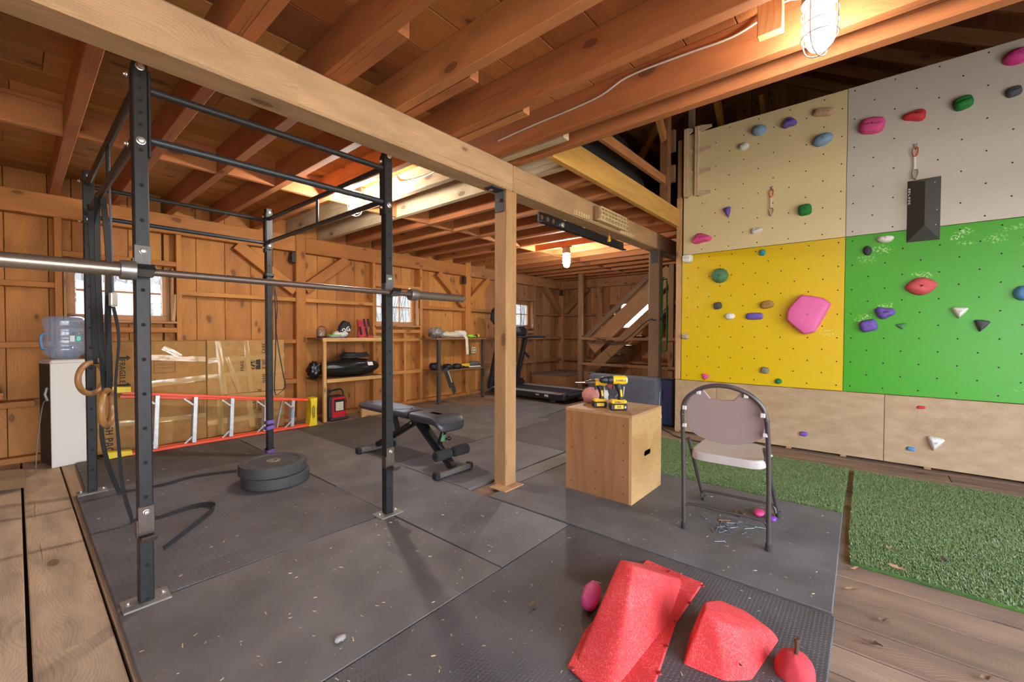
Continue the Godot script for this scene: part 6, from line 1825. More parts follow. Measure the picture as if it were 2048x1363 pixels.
	var gmb := MB.new(); gmb.grid(rws, true)
	part(gb, "wrapping", gmb, bg)
	part(gb, "tied_end", blob(Vector3(0.075, 0.1, 0.08), 2.0, 0.7, 93, 22, 3.0), bg, Transform3D(Basis.IDENTITY, Vector3(-0.46, 0.105, 0.02)))
	part(gb, "paper_tag", bx(Vector3(0.23, 0.16, 0.16), Vector3(0.075, 0.05, 0.002), 0.0, Basis(Vector3.RIGHT, -0.5)), mat(Color("d2cec6"), 0.7))
	var lr := thing("rubber_ring", "thick black rubber band coiled on top of the wrapped bundle", "band", Vector3(2.95, 0.766, -5.28))
	for k in 3:
		var cr := []
		for i in 32: cr.append(Vector3((0.2 - 0.018 * k) * cos(TAU * i / 32), 0.012 + 0.02 * k + 0.006 * sin(TAU * i / 16), (0.12 - 0.014 * k) * sin(TAU * i / 32)))
		part(lr, "coil", tb(cr, 0.012, 8, true), mat(Color("1f1f20"), 0.55))
	# ---- heater
	var ht := thing("portable_heater", "red and black portable propane heater on the floor", "heater", Vector3(2.665, FLOOR_Y + 0.001, -5.24), 0.06)
	var hr := mat(Color("b3202a"), 0.4); var hk := mat(Color("2a2929"), 0.55)
	part(ht, "shell", bx(Vector3(0, 0.16, -0.02), Vector3(0.235, 0.29, 0.17), 0.03), hk)
	part(ht, "front_panel", bx(Vector3(0.0, 0.15, 0.065), Vector3(0.185, 0.285, 0.03), 0.02), hr)
	part(ht, "grille_opening", bx(Vector3(0.0, 0.19, 0.079), Vector3(0.145, 0.155, 0.01), 0.006), mat(Color("151312"), 0.6))
	part(ht, "ceramic_tile", bx(Vector3(0.0, 0.178, 0.0835), Vector3(0.105, 0.115, 0.006), 0.002), mat(Color("d8cfb2"), 0.8))
	for i in 6: part(ht, "grille_wire", tb([Vector3(-0.07, 0.125 + 0.022 * i, 0.09), Vector3(0.07, 0.125 + 0.022 * i, 0.09)], 0.0018, 5), hk)
	for xx in [-0.07, 0.07]: part(ht, "grille_wire", tb([Vector3(xx, 0.11, 0.09), Vector3(xx, 0.265, 0.09)], 0.002, 5), hk)
	part(ht, "base_skirt", bx(Vector3(0, 0.02, 0.0), Vector3(0.25, 0.04, 0.20), 0.012), hk)
	part(ht, "carry_handle", tb(curve([Vector3(-0.10, 0.29, -0.02), Vector3(-0.095, 0.345, -0.02), Vector3(-0.05, 0.37, -0.02), Vector3(0.06, 0.38, -0.02), Vector3(0.1, 0.36, -0.02), Vector3(0.115, 0.29, -0.02)], 5), 0.011, 8), hk)
	part(ht, "side_knob", lt([Vector2(0.04, 0), Vector2(0.045, 0.01), Vector2(0.04, 0.03), Vector2(0, 0.034)], 16, Vector3(0.115, 0.22, -0.03), Basis(Vector3.FORWARD, PI / 2)), hk)
	var wbk := thing("wood_block", "short pine box beam with a round hole on the floor by the heater", "wood block", Vector3(3.06, FLOOR_Y + 0.001, -5.14), 0.02)
	wood(wbk, "side", Vector3(-0.115, 0, -0.05), Vector3(0.2, 0.13, 0.05), wmat(11, Color("cfa36b"), 0.7), 0.003, 0)
	wood(wbk, "end", Vector3(-0.135, 0, -0.05), Vector3(-0.116, 0.13, 0.05), wmat(11, Color("a8764a"), 0.7), 0.003, 1)
	part(wbk, "hole", lt([Vector2(0.016, 0.001), Vector2(0.0, -0.002)], 14, Vector3(-0.136, 0.06, 0.0), Basis(Vector3.FORWARD, -PI / 2)), mat(Color("1a120c"), 0.9))
	# ---- dark-legged shelf
	var s2 := thing("wall_shelf_unit", "narrow wall shelf on dark posts, heaped with tape and gloves", "shelf", Vector3.ZERO)
	var dk := wmat(23, Color("4a403a"), 0.75)
	for q in [4.245, 5.23]: wood(s2, "post", Vector3(q, FLOOR_Y, -5.155), Vector3(q + 0.05, 0.985, -5.105), dk, 0.004, 1)
	wood(s2, "top_board", Vector3(4.20, 0.99, -5.495), Vector3(5.30, 1.014, -5.095), wmat(11, Color("9a6c44"), 0.7), 0.003, 0)
	wood(s2, "lower_board", Vector3(4.24, 0.488, -5.495), Vector3(5.28, 0.508, -5.11), wmat(11, Color("8a6040"), 0.7), 0.003, 0)
	wood(s2, "cleat", Vector3(5.22, 0.36, -5.10), Vector3(5.25, 0.49, -5.06), dk, 0.003, 1)
	var y2 := 1.0145
	var pbag := thing("plastic_bag", "crumpled clear plastic bag on the dark-legged shelf", "bag", Vector3(4.36, y2, -5.30))
	part(pbag, "body", blob(Vector3(0.13, 0.085, 0.1), 2.0, 0.6, 51, 26, 2.6), mat(Color("8e8a83"), 0.25, 0.0, "leather"), Transform3D(Basis.IDENTITY, Vector3(0, 0.083, 0)))
	var clt := thing("cloth_tape", "cream cotton strap heaped on the shelf with its end hanging down", "cloth", Vector3(4.62, y2, -5.25))
	part(clt, "heap", blob(Vector3(0.2, 0.05, 0.1), 2.2, 0.5, 53, 26, 2.4), mat(Color("d7cdb4"), 0.9, 0.0, "mot"), Transform3D(Basis.IDENTITY, Vector3(0, 0.048, 0)))
	part(clt, "hanging_end", ribbon(curve([Vector3(0.13, 0.05, 0.1), Vector3(0.17, 0.03, 0.155), Vector3(0.2, -0.02, 0.172), Vector3(0.21, -0.12, 0.17), Vector3(0.22, -0.27, 0.172)], 5), 0.05, Vector3(1, 0.1, 0.2)), mat(Color("d7cdb4"), 0.9, 0.0, "mot"))
	var pt := thing("paper_towel_roll", "roll of white paper towel lying on the shelf", "paper roll", Vector3(4.86, y2 + 0.062, -5.28), 0.3)
	part(pt, "paper", lt([Vector2(0.02, -0.12), Vector2(0.06, -0.12), Vector2(0.06, -0.12), Vector2(0.06, 0.12), Vector2(0.06, 0.12), Vector2(0.02, 0.12)], 24, Vector3.ZERO, Basis(Vector3.FORWARD, PI / 2)), mat(Color("dcdad4"), 0.9))
	part(pt, "core", lt([Vector2(0.02, -0.119), Vector2(0.02, 0.119)], 14, Vector3.ZERO, Basis(Vector3.FORWARD, PI / 2)), mat(Color("5a4632"), 0.9))
	var gn := thing("glove", "bright green glove on the dark-legged shelf", "glove", Vector3(5.03, y2, -5.2))
	part(gn, "body", blob(Vector3(0.06, 0.03, 0.045), 2.2, 0.4, 55, 18, 2.0), mat(Color("8fce2e"), 0.7), Transform3D(Basis.IDENTITY, Vector3(0, 0.029, 0)))
	for k in 4: part(gn, "finger", tb([Vector3(0.03, 0.025, -0.03 + 0.02 * k), Vector3(0.085, 0.018, -0.035 + 0.022 * k), Vector3(0.1, 0.012, -0.036 + 0.023 * k)], [0.011, 0.01, 0.006], 7), mat(Color("8fce2e"), 0.7))
	var tm := thing("tape_measure", "yellow and black tape measure at the end of the shelf", "tape measure", Vector3(5.20, y2, -5.2))
	part(tm, "case", bx(Vector3(0, 0.032, 0), Vector3(0.075, 0.062, 0.045), 0.014), mat(Color("dca81b"), 0.5))
	part(tm, "grip_band", bx(Vector3(-0.03, 0.03, 0), Vector3(0.03, 0.058, 0.049), 0.012), mat(Color("1c1c1c"), 0.6))
	var cg := thing("battery_charger", "small black charger with a cord on the shelf", "charger", Vector3(5.11, y2, -5.22))
	part(cg, "case", bx(Vector3(0, 0.022, 0), Vector3(0.07, 0.042, 0.06), 0.006), mat(Color("1b1b1c"), 0.5))
	part(cg, "cord", tb(curve([Vector3(0.03, 0.02, 0.03), Vector3(0.08, 0.0, 0.115), Vector3(0.11, -0.05, 0.128), Vector3(0.115, -0.14, 0.128)], 5), 0.004, 6), mat(Color("1b1b1c"), 0.6))
	var y3 := 0.509
	var belts := [[4.29, "coiled black lifting belt at the left end of the lower shelf", 0.07], [4.52, "black knee wrap on the lower shelf", 0.05], [4.70, "black padded wrist strap in the middle of the lower shelf", 0.05]]
	for i in 3:
		var q = belts[i]
		var o := thing("lifting_strap", q[1], "strap", Vector3(q[0], y3, -5.24 + 0.03 * i))
		part(o, "roll", blob(Vector3(q[2] + 0.02, q[2] * 0.85, 0.07), 2.6, 0.35, 60 + i, 20, 2.2), mat(Color("1f1e1f"), 0.6, 0.0, "mot"), Transform3D(Basis.IDENTITY, Vector3(0, q[2] * 0.83, 0)))
		part(o, "tail", ribbon(curve([Vector3(0.04, q[2], 0.0), Vector3(0.1, 0.04, 0.03), Vector3(0.16, 0.01, 0.06)], 4), 0.04, Vector3(0.3, 0, 1)), mat(Color("262526"), 0.7))
	var yl := thing("level", "yellow spirit level on the lower shelf", "level", Vector3(4.93, y3, -5.22), 0.1)
	part(yl, "body", bx(Vector3(0, 0.045, 0), Vector3(0.2, 0.05, 0.022), 0.004), mat(Color("d9b01e"), 0.5))
	part(yl, "stand", bx(Vector3(0, 0.01, 0), Vector3(0.12, 0.02, 0.05), 0.003), mat(Color("333030"), 0.6))
	var kn := thing("work_shoe", "grey and white trainer on the lower shelf", "shoe", Vector3(5.13, y3, -5.22), -0.2)
	part(kn, "sole", bx(Vector3(0, 0.012, 0), Vector3(0.24, 0.022, 0.08), 0.009), mat(Color("cfcbc4"), 0.7))
	part(kn, "upper", blob(Vector3(0.11, 0.045, 0.037), 2.6, 0.15, 66, 18), mat(Color("4b494a"), 0.7, 0.0, "mot"), Transform3D(Basis.IDENTITY, Vector3(0, 0.058, 0)))
	var gv := thing("hanging_glove", "dark grey glove hanging from the lower shelf by a cord", "glove", Vector3(4.44, y3, -5.09))
	part(gv, "cuff", ribbon(curve([Vector3(-0.07, 0.02, -0.03), Vector3(-0.05, -0.02, 0.01), Vector3(0.0, -0.14, 0.015), Vector3(0.06, -0.27, 0.012)], 5), 0.11, Vector3(1, 0.3, 0)), mat(Color("2a2725"), 0.75, 0.0, "mot"))
	for k in 3: part(gv, "finger", tb(curve([Vector3(0.03 + 0.03 * k, -0.22 - 0.01 * k, 0.012), Vector3(0.06 + 0.03 * k, -0.30, 0.014), Vector3(0.10 + 0.02 * k, -0.40 + 0.02 * k, 0.012)], 4), 0.011, 7), mat(Color("353231"), 0.75))
	part(gv, "lining", ribbon(curve([Vector3(-0.03, -0.01, 0.018), Vector3(0.01, -0.1, 0.022), Vector3(0.05, -0.2, 0.02)], 4), 0.025, Vector3(1, 0.3, 0)), mat(Color("a58f6d"), 0.8))
	var ot := thing("wall_outlet", "cream double outlet plate on the back wall", "outlet", Vector3(5.475, 0.78, -5.58))
	part(ot, "plate", bx(Vector3(0, 0, 0.0), Vector3(0.115, 0.115, 0.012), 0.004), mat(Color("d8cda9"), 0.5))
	for q in [[-0.027, 0.024], [0.027, 0.024], [-0.027, -0.024], [0.027, -0.024]]:
		part(ot, "socket", lt([Vector2(0, 0.0015), Vector2(0.014, 0.0012), Vector2(0.015, 0)], 14, Vector3(q[0], q[1], 0.006), Basis(Vector3.RIGHT, PI / 2)), mat(Color("4c3a2a"), 0.6))

# ------------------------------------------------------------------ the far bay
func build_far_things() -> void:
	# ---- treadmill
	var t := thing("treadmill", "black folding treadmill standing beside the back wall", "treadmill", Vector3(5.885, FLOOR_Y + 0.001, 0))
	var km := mat(Color("1d1d1f"), 0.45); var gm := mat(Color("2c2c2f"), 0.55)
	part(t, "deck", bx(Vector3(0, 0.105, -4.38), Vector3(0.80, 0.09, 1.48), 0.012), km)
	part(t, "belt", bx(Vector3(0, 0.153, -4.40), Vector3(0.52, 0.014, 1.44), 0.005), mat(Color("26262a"), 0.6, 0.0, "motfine"))
	for s in [-1.0, 1.0]:
		part(t, "side_rail", bx(Vector3(s * 0.335, 0.157, -4.38), Vector3(0.13, 0.02, 1.47), 0.007), mat(Color("88878a"), 0.5, 0.2))
		part(t, "end_cap", bx(Vector3(s * 0.34, 0.115, -3.64), Vector3(0.145, 0.10, 0.10), 0.018), km)
		part(t, "red_grip", bx(Vector3(s * 0.33, 0.1685, -3.75), Vector3(0.09, 0.004, 0.16), 0.001), mat(Color("8c4a44"), 0.6))
		part(t, "foot", bx(Vector3(s * 0.33, 0.03, -3.85), Vector3(0.06, 0.06, 0.09), 0.01), gm)
		stick(t, "mast", Vector3(s * 0.37, 0.12, -5.22), Vector3(s * 0.37, 1.06, -4.98), 0.06, 0.09, km, Vector3.BACK, 0.01)
		part(t, "handrail", tb(curve([Vector3(s * 0.37, 1.0, -5.0), Vector3(s * 0.37, 1.045, -4.93), Vector3(s * 0.37, 1.05, -4.52)], 4), 0.024, 10), gm)
		stick(t, "handrail_brace", Vector3(s * 0.37, 0.80, -5.06), Vector3(s * 0.37, 0.66, -4.9), 0.03, 0.04, km)
	part(t, "rear_roller", lt([Vector2(0, -0.3), Vector2(0.035, -0.3), Vector2(0.035, -0.3), Vector2(0.035, 0.3), Vector2(0.035, 0.3), Vector2(0, 0.3)], 14, Vector3(0, 0.11, -3.63), Basis(Vector3.FORWARD, PI / 2)), gm)
	part(t, "motor_hood", bx(Vector3(0, 0.17, -5.13), Vector3(0.74, 0.20, 0.34), 0.05), km)
	part(t, "lift_frame", tb(curve([Vector3(-0.41, 0.02, -5.35), Vector3(-0.41, 0.09, -5.2), Vector3(-0.41, 0.16, -5.1)], 3), 0.014, 6), mat(Color("5a585a"), 0.4, 0.4))
	part(t, "console", bx(Vector3(0, 1.16, -5.02), Vector3(0.80, 0.20, 0.10), 0.03, Basis(Vector3.RIGHT, -0.55)), km)
	part(t, "display", bx(Vector3(0, 1.185, -4.965), Vector3(0.36, 0.12, 0.012), 0.004, Basis(Vector3.RIGHT, -0.55)), mat(Color("4d5258"), 0.2))
	part(t, "tray", bx(Vector3(0, 1.04, -4.95), Vector3(0.62, 0.04, 0.14), 0.015), gm)
	part(t, "cable", tb(curve([Vector3(-0.39, 1.02, -5.0), Vector3(-0.42, 0.9, -4.97), Vector3(-0.43, 0.75, -5.0), Vector3(-0.4, 0.7, -5.07)], 4), 0.007, 6), km)
	letter(t, "lettering", "SOLE", 0.022, mat(Color("cfcfcf"), 0.5), Transform3D(Basis(Vector3.UP, -PI / 2), Vector3(-0.4005, 0.12, -4.12)))
	letter(t, "lettering", "F85", 0.036, mat(Color("e6e6e6"), 0.5), Transform3D(Basis(Vector3.UP, -PI / 2), Vector3(-0.4005, 0.115, -3.94)))
	var tw := thing("towel", "black jacket hung over the treadmill console", "jacket", Vector3(5.52, 1.25, -5.06))
	part(tw, "cloth", blob(Vector3(0.11, 0.14, 0.07), 2.4, 0.4, 72, 22, 2.0), mat(Color("19191b"), 0.85, 0.0, "mot"), Transform3D(Basis.IDENTITY, Vector3(0, 0.14, 0)))
	# ---- crash pads
	var gp := thing("crash_pad", "dark grey folded crash pad with a ring logo leaning by the post", "crash pad", Vector3(4.84, FLOOR_Y + 0.001, -2.36))
	var rows := []
	for q in [[0.0, 0.96], [0.01, 1.0], [0.44, 1.0], [0.53, 0.97], [0.575, 0.9], [0.585, 0.75]]:
		var ring := PackedVector3Array()
		for k in 48:
			var a := TAU * k / 48
			var e := 7.0
			var f := pow(pow(absf(cos(a)), e) + pow(absf(sin(a)), e), -1.0 / e)
			ring.append(Vector3(0.1 + 0.098 * cos(a) * f * (1.0 - (1.0 - q[1]) * 0.8), q[0], 0.47 * sin(a) * f * (1.0 - (1.0 - q[1]) * 0.35)))
		rows.append(ring)
	var mb := MB.new(); mb.grid(rows, true); mb.fan(rows[5], Vector3.UP)
	part(gp, "cover", mb, mat(Color("55535a"), 0.8, 0.0, "mot"))
	var lr := []
	for i in 24:
		var a := PI * 1.55 * i / 23.0 - 0.9
		lr.append(Vector3(0.0, 0.40 + 0.1 * sin(a), -0.12 + 0.1 * cos(a)))
	part(gp, "logo_ring", tb(lr, 0.008, 6), mat(Color("8d9092"), 0.7))
	for q in [[0.46, -0.13, 0.06, 0.06, 0.6], [0.40, -0.03, 0.012, 0.14, -0.35], [0.40, 0.03, 0.012, 0.14, -0.35], [0.40, 0.0, 0.05, 0.014, -0.35]]:
		part(gp, "logo_bar", bx(Vector3(-0.001, q[0], q[1]), Vector3(0.005, q[3], q[2]), 0.001, Basis(Vector3.RIGHT, q[4])), mat(Color("b8414d"), 0.7))
	part(gp, "edge_strap", ribbon(curve([Vector3(0.15, 0.47, 0.47), Vector3(0.17, 0.40, 0.475), Vector3(0.16, 0.33, 0.474)], 4), 0.012, Vector3.RIGHT), mat(Color("17171a"), 0.7))
	part(gp, "piping", tb([Vector3(0.085, 0.43, 0.472), Vector3(0.04, 0.1, 0.472)], 0.003, 5), mat(Color("9cc4c4"), 0.6))
	var bp := thing("crash_pad", "navy blue crash pad with black edging behind the grey one", "crash pad", Vector3(5.038, FLOOR_Y + 0.001, -2.33))
	part(bp, "foam", bx(Vector3(0.0, 0.295, 0.0), Vector3(0.045, 0.56, 1.13), 0.02), mat(Color("34395e"), 0.6, 0.0, "mot"), Transform3D(Basis(Vector3.BACK, -0.0), Vector3.ZERO))
	part(bp, "edging", bx(Vector3(0, 0.572, 0.0), Vector3(0.05, 0.03, 1.16), 0.012), mat(Color("141416"), 0.7))
	part(bp, "edging", bx(Vector3(0, 0.29, 0.572), Vector3(0.05, 0.58, 0.022), 0.01), mat(Color("141416"), 0.7))
	var cd := thing("extension_cord", "thin dark cord trailing from the crash pads over the turf edge", "cord", Vector3.ZERO)
	part(cd, "cord", tb(curve([Vector3(4.93, 0.10, -1.87), Vector3(4.88, -0.008, -1.84), Vector3(4.74, -0.012, -1.70), Vector3(4.62, -0.012, -1.60), Vector3(4.56, -0.012, -1.43), Vector3(4.53, -0.012, -1.26), Vector3(4.50, -0.012, -1.0)], 5), 0.0075, 7), mat(Color("3d3a38"), 0.7))
	part(cd, "plug", bx(Vector3(4.90, 0.12, -1.875), Vector3(0.03, 0.05, 0.03), 0.006), mat(Color("c9c5be"), 0.5))
	# ---- stairs along the far wall, guard rail, landing
	var st := thing("staircase", "steep wooden stairs rising along the far wall", "stairs", Vector3.ZERO)
	var wm := wmat(23, Color("a2764d"), 0.75); var wm2 := wmat(41, Color("ad8157"), 0.7); var gw := wmat(23, Color("8a6f58"), 0.8)
	stair_line(st, "guard_board", 7.56, 0.02, 0.11, 0.04, gw, 0.1, 2.2)
	stair_line(st, "skirt_board", 7.60, -0.30, -0.01, 0.03, wm2, 0.05, 2.2)
	stair_line(st, "stringer", 7.64, -0.58, -0.37, 0.045, wm, -0.55, 2.3)
	stair_line(st, "stringer", 8.22, -0.58, -0.37, 0.045, wm, -0.55, 2.3)
	for i in 11:
		var y := 0.25 + 0.19 * (i + 0.2)
		var z := -4.484 + (y + 0.46 - 0.882) / 0.872 * 1.0 + 0.18
		wood(st, "tread", Vector3(7.66, y - 0.03, z - 0.12), Vector3(8.2, y, z + 0.12), gw, 0.004, 0)
	var gr := thing("guard_rail", "timber guard rail of two rails on a post before the stairs", "railing", Vector3.ZERO)
	wood(gr, "post", Vector3(7.44, FLOOR_Y, -4.56), Vector3(7.50, 2.305, -4.465), wmat(11, Color("9a7150"), 0.75), 0.004, 1)
	wood(gr, "post", Vector3(7.44, FLOOR_Y, -2.72), Vector3(7.50, 2.305, -2.63), wmat(11, Color("9a7150"), 0.75), 0.004, 1)
	for y in [0.99, 0.484]: wood(gr, "rail", Vector3(7.40, y - 0.026, -4.5), Vector3(7.44, y + 0.026, -1.8), wmat(11, Color("a3744f"), 0.75), 0.003, 2)
	var lp := thing("stair_landing", "low dusty wooden landing in the far corner", "platform", Vector3.ZERO)
	for i in 4: wood(lp, "top_board", Vector3(7.08 + 0.29 * i, 0.225, -5.48), Vector3(7.365 + 0.29 * i, 0.25, -4.62), wmat(37, Color("876a52"), 0.85), 0.003, 2)
	wood(lp, "side_board", Vector3(7.09, FLOOR_Y, -5.48), Vector3(7.115, 0.225, -4.62), darkw[0], 0.003, 2)
	wood(lp, "side_board", Vector3(7.115, FLOOR_Y, -4.645), Vector3(8.25, 0.225, -4.62), darkw[2], 0.003, 0)
	var sc := thing("slung_cord", "thin dark cord slung from the post to the stairs", "cord", Vector3.ZERO)
	part(sc, "cord", tb(curve([Vector3(5.21, 1.17, -1.93), Vector3(5.14, 1.27, -1.952), Vector3(5.06, 1.26, -2.02), Vector3(5.05, 1.25, -2.11), Vector3(5.9, 0.95, -2.9), Vector3(7.36, 0.99, -4.05), Vector3(7.42, 0.9, -4.2)], 6), 0.008, 7), mat(Color("2a2727"), 0.7))
	var nb := thing("resistance_band", "green resistance band looped over a peg on the dark post", "band", Vector3(5.15, 0.0, -1.93))
	var lp2 := [Vector3(0, 1.76, 0.026), Vector3(0, 1.775, 0.0), Vector3(0, 1.755, -0.026), Vector3(0.0, 1.4, -0.03), Vector3(0.0, 0.93, -0.034), Vector3(0, 0.87, -0.012), Vector3(0, 0.89, 0.022), Vector3(0, 1.0, 0.034), Vector3(0, 1.4, 0.03), Vector3(0, 1.74, 0.027)]
	part(nb, "loop", ribbon(curve(lp2, 5), 0.045, Vector3.RIGHT, 0.002), mat(Color("1f7d3f"), 0.6))
	part(nb, "peg", tb([Vector3(0, 1.757, -0.045), Vector3(0, 1.757, 0.035)], 0.007, 8), mat(Color("3a3430"), 0.5, 0.3))

func stair_line(st: Node, called: String, x: float, o0: float, o1: float, w: float, m: Material, s0: float, s1: float) -> void:
	var base := Vector3(x, 0.882, -4.484); var d := Vector3(0, 0.872, 1.0).normalized(); var nr := Vector3(0, 1.0, -0.872).normalized()
	stick(st, called, base + nr * ((o0 + o1) / 2) + d * s0, base + nr * ((o0 + o1) / 2) + d * s1, w, absf(o1 - o0), m, nr)

# ------------------------------------------------------------------ on the beam and in the loft
func build_beam_things() -> void:
	var bm := wmat(41, Color("e3c795"), 0.6, 0.02)
	var hb := thing("hangboard", "large pale wooden hangboard with pockets on the beam", "hangboard", Vector3(3.445, 2.135, -1.961))
	wood(hb, "backing", Vector3(0, 0.0, 0), Vector3(0.065, 0.128, 0.03), wmat(23, Color("9a7350"), 0.8), 0.002, 1)
	wood(hb, "back_board", Vector3(0.06, 0.012, 0.0), Vector3(0.64, 0.13, 0.014), wmat(41, Color("b98f5f"), 0.7), 0.002, 0)
	for q in [[0.0, 0.012, 0.63], [0.045, 0.014, 0.64], [0.082, 0.012, 0.62], [0.116, 0.016, 0.6]]:
		wood(hb, "edge", Vector3(0.06 if q[0] > 0.02 else 0.03, 0.004 + q[0], 0.014), Vector3(q[2], 0.004 + q[0] + q[1], 0.056), bm, 0.003, 0)
	for r in 3:
		for k in 9:
			var xx: float = 0.07 + 0.064 * k + 0.012 * (r % 2)
			wood(hb, "pocket_divider", Vector3(xx, [0.016, 0.059, 0.094][r], 0.014), Vector3(xx + 0.012, [0.049, 0.086, 0.12][r], 0.052), bm, 0.002, 1)
	for q in [[3.115, 0.235, 2.118, "small pale wooden edge block on the beam beside the hangboard"], [3.995, 0.29, 2.115, "low pale wooden pinch block on the beam past the hangboard"]]:
		var sb := thing("hangboard", q[3], "hangboard", Vector3(q[0], q[2], -1.961))
		wood(sb, "back_board", Vector3(0, 0, 0), Vector3(q[1], 0.036, 0.012), bm, 0.002, 0)
		for k in 6: wood(sb, "ridge", Vector3(0.006 + k * (q[1] - 0.03) / 5.0, 0.004, 0.012), Vector3(0.024 + k * (q[1] - 0.03) / 5.0, 0.032, 0.028), bm, 0.003, 1)
	var bar := thing("pull_up_mount", "black steel hanging bar bolted behind the beam", "bar mount", Vector3(2.88, 2.085, -2.16))
	var km := mat(Color("26292d"), 0.4, 0.3)
	part(bar, "plate", bx(Vector3(0.80, 0.0, 0.0), Vector3(1.6, 0.085, 0.02), 0.003), km)
	part(bar, "lip", bx(Vector3(0.80, -0.045, 0.02), Vector3(1.6, 0.012, 0.05), 0.003), km)
	part(bar, "bolt", lt([Vector2(0, 0.03), Vector2(0.02, 0.03), Vector2(0.024, 0.026), Vector2(0.024, 0.0)], 14, Vector3(0.32, -0.015, 0.012), Basis(Vector3.RIGHT, PI / 2)), mat(Color("d5d5d3"), 0.25, 0.8))
	for k in 3:
		part(bar, "hole", lt([Vector2(0, 0.0006), Vector2(0.018, 0.0006), Vector2(0.019, 0)], 12, Vector3(0.04 + 0.085 * k, 0.0, 0.0102), Basis(Vector3.RIGHT, PI / 2)), mat(Color("6b3f25"), 0.8))
	var pin := thing("pull_pin", "small yellow handle hanging under the beam", "pin", Vector3(3.90, 2.112, -2.03))
	part(pin, "wire", tb([Vector3(0, 0, 0), Vector3(0, -0.03, 0)], 0.003, 6), mat(Color("c9c7c2"), 0.3, 0.7))
	part(pin, "handle", lt([Vector2(0.006, -0.03), Vector2(0.014, -0.036), Vector2(0.012, -0.05), Vector2(0.02, -0.075), Vector2(0.015, -0.088), Vector2(0, -0.09)], 12), mat(Color("d9a51d"), 0.4))
	var tp := thing("tarp_bundle", "black plastic-covered mattress lying on the loft floor", "bundle", Vector3(3.75, J1 + 0.026, -2.22))
	part(tp, "cover", blob(Vector3(0.95, 0.33, 0.25), 5.0, 0.06, 81, 40, 2.0), mat(Color("303234"), 0.4, 0.0, "mot"), Transform3D(Basis(Vector3.RIGHT, -0.25), Vector3(0, 0.36, 0)))
	var cb := thing("lamp_cable", "white cable clipped along the joist to the large lamp", "cable", Vector3.ZERO)
	var wm := mat(Color("b3a89c"), 0.5)
	part(cb, "cable", tb(curve([Vector3(2.12, 2.39, -1.93), Vector3(2.118, 2.40, -1.65), Vector3(2.118, 2.41, -1.2), Vector3(2.116, 2.455, -1.0), Vector3(2.117, 2.45, -0.72), Vector3(2.118, 2.44, -0.5), Vector3(2.10, 2.46, -0.36), Vector3(2.045, 2.45, -0.28), Vector3(2.03, 2.42, -0.22)], 6), 0.0055, 7), wm)
	var cb2 := thing("lamp_cable", "white cable clipped along the joist behind the beam", "cable", Vector3.ZERO)
	part(cb2, "cable", tb(curve([Vector3(2.19, 2.42, -2.2), Vector3(2.188, 2.41, -2.5), Vector3(2.188, 2.38, -2.8), Vector3(2.18, 2.42, -3.2), Vector3(2.0, 2.47, -3.4)], 6), 0.006, 7), mat(Color("cfccc8"), 0.5))

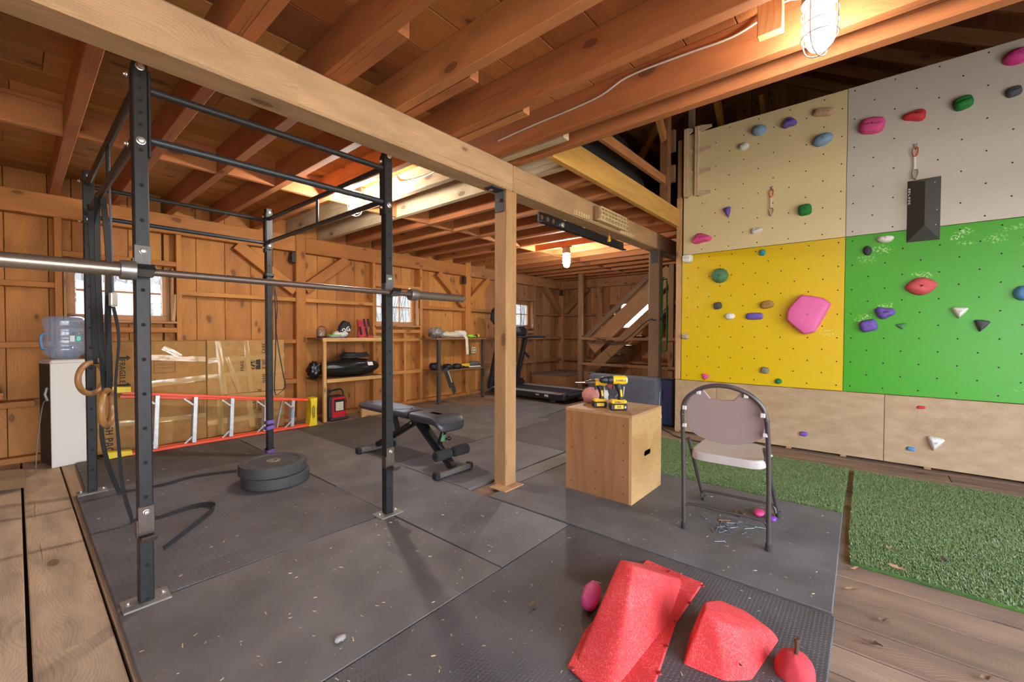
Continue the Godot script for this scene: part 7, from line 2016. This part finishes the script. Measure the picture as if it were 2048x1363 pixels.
# ------------------------------------------------------------------ leaves, chips, crumbs
func build_litter() -> void:
	var rl := RandomNumberGenerator.new(); rl.seed = 5150
	var spots := [[2.88, 0.28, "curled dark brown leaf on the green turf", "5a4438"], [2.86, 0.09, "small tan leaf near the edge of the green turf", "b58f5c"], [2.64, 0.11, "large torn tan leaf at the corner of the turf", "c39a6d"], [2.56, -0.04, "flat dry leaf between the ribbed mat and the turf", "b9875a"], [3.2, 0.62, "small brown leaf far across the turf", "7d5c40"], [3.6, 0.2, "pale dry leaf in the middle of the turf", "a8865a"], [2.17, 0.05, "brown curled leaf on the bare floor boards", "7a5c45"], [1.98, 0.02, "dark crumpled leaf on the bare floor boards", "614838"], [2.34, -0.05, "shredded tan leaf against the ribbed mat", "9b7753"], [1.335, -1.02, "grey-brown dried leaf on the honeycomb mat", "6b5a4a"], [2.02, 0.3, "flat brown leaf beside the plank gap", "7f6148"]]
	for q in spots:
		var rows := []
		var L := rl.randf_range(0.022, 0.04); var tw := rl.randf_range(-0.8, 0.8)
		for i in 9:
			var u := i / 8.0
			var w := sin(PI * pow(u, 0.8)) * L * 0.42 * (1.0 + 0.25 * sin(u * 22.0))
			var r := PackedVector3Array()
			for k in 5:
				var v := k / 4.0 - 0.5
				r.append(Vector3((u - 0.5) * 2.0 * L, 0.006 + 0.35 * w * absf(v) * 2.0 + 0.012 * absf(u - 0.5) + rl.randf_range(0, 0.002), v * 2.0 * w + 0.004 * sin(u * 6.0 + tw)))
			rows.append(r)
		var b := MB.new(); b.grid(rows, false)
		var y := 0.004 if q[0] > 2.6 else (0.0 if q[0] < 1.6 else FLOOR_Y)
		single("dry_leaf", q[2], "leaf", b, mat(Color(q[3]), 0.85, 0.0, "mot"), Vector3(q[0], y, q[1]), rl.randf() * TAU, "dry leaves on the floor")
	var fz := thing("fluff_scrap", "torn scrap of grey fluff on the smooth front mat", "scrap", Vector3(0.735, 0.0, -1.43))
	part(fz, "fluff", blob(Vector3(0.022, 0.01, 0.014), 2.0, 0.6, 99, 14, 3.0), mat(Color("8f8580"), 0.95), Transform3D(Basis.IDENTITY, Vector3(0, 0.009, 0)))
	# straw crumbs
	var mm := MultiMesh.new()
	mm.transform_format = MultiMesh.TRANSFORM_3D
	mm.use_colors = true
	var cr := MB.new()
	cr.box(Vector3.ZERO, Vector3(0.011, 0.0014, 0.0028), 0.0)
	mm.mesh = cr.done()
	var n := 900
	mm.instance_count = n
	for i in n:
		var p: Vector3
		var f := rl.randf()
		if f < 0.5: p = Vector3(rl.randf_range(0.26, 2.0), 0.001, rl.randf_range(-2.2, -0.15))
		elif f < 0.7: p = Vector3(rl.randf_range(0.3, 1.45), 0.001, rl.randf_range(-4.9, -2.3))
		elif f < 0.85: p = Vector3(rl.randf_range(2.1, 3.2), 0.002, rl.randf_range(-1.0, -0.15))
		else: p = Vector3(rl.randf_range(1.5, 4.3), 0.001, rl.randf_range(-4.6, -2.2))
		var s := pow(rl.randf(), 2.0) * 1.1 + 0.35
		mm.set_instance_transform(i, Transform3D(Basis(Vector3.UP, rl.randf() * TAU).scaled(Vector3(s, s, s * rl.randf_range(0.5, 1.6))), p))
		mm.set_instance_color(i, Color(0.30, 0.20, 0.10).lerp(Color(0.62, 0.50, 0.33), rl.randf()))
	var im := MultiMeshInstance3D.new()
	im.name = numbered("straw_crumbs")
	im.multimesh = mm
	var m := StandardMaterial3D.new(); m.vertex_color_use_as_albedo = true; m.roughness = 0.9
	im.material_override = m
	add_child(im)
	tag(im, "straw crumbs and wood chips scattered over the rubber mats", "crumbs", "", "stuff")
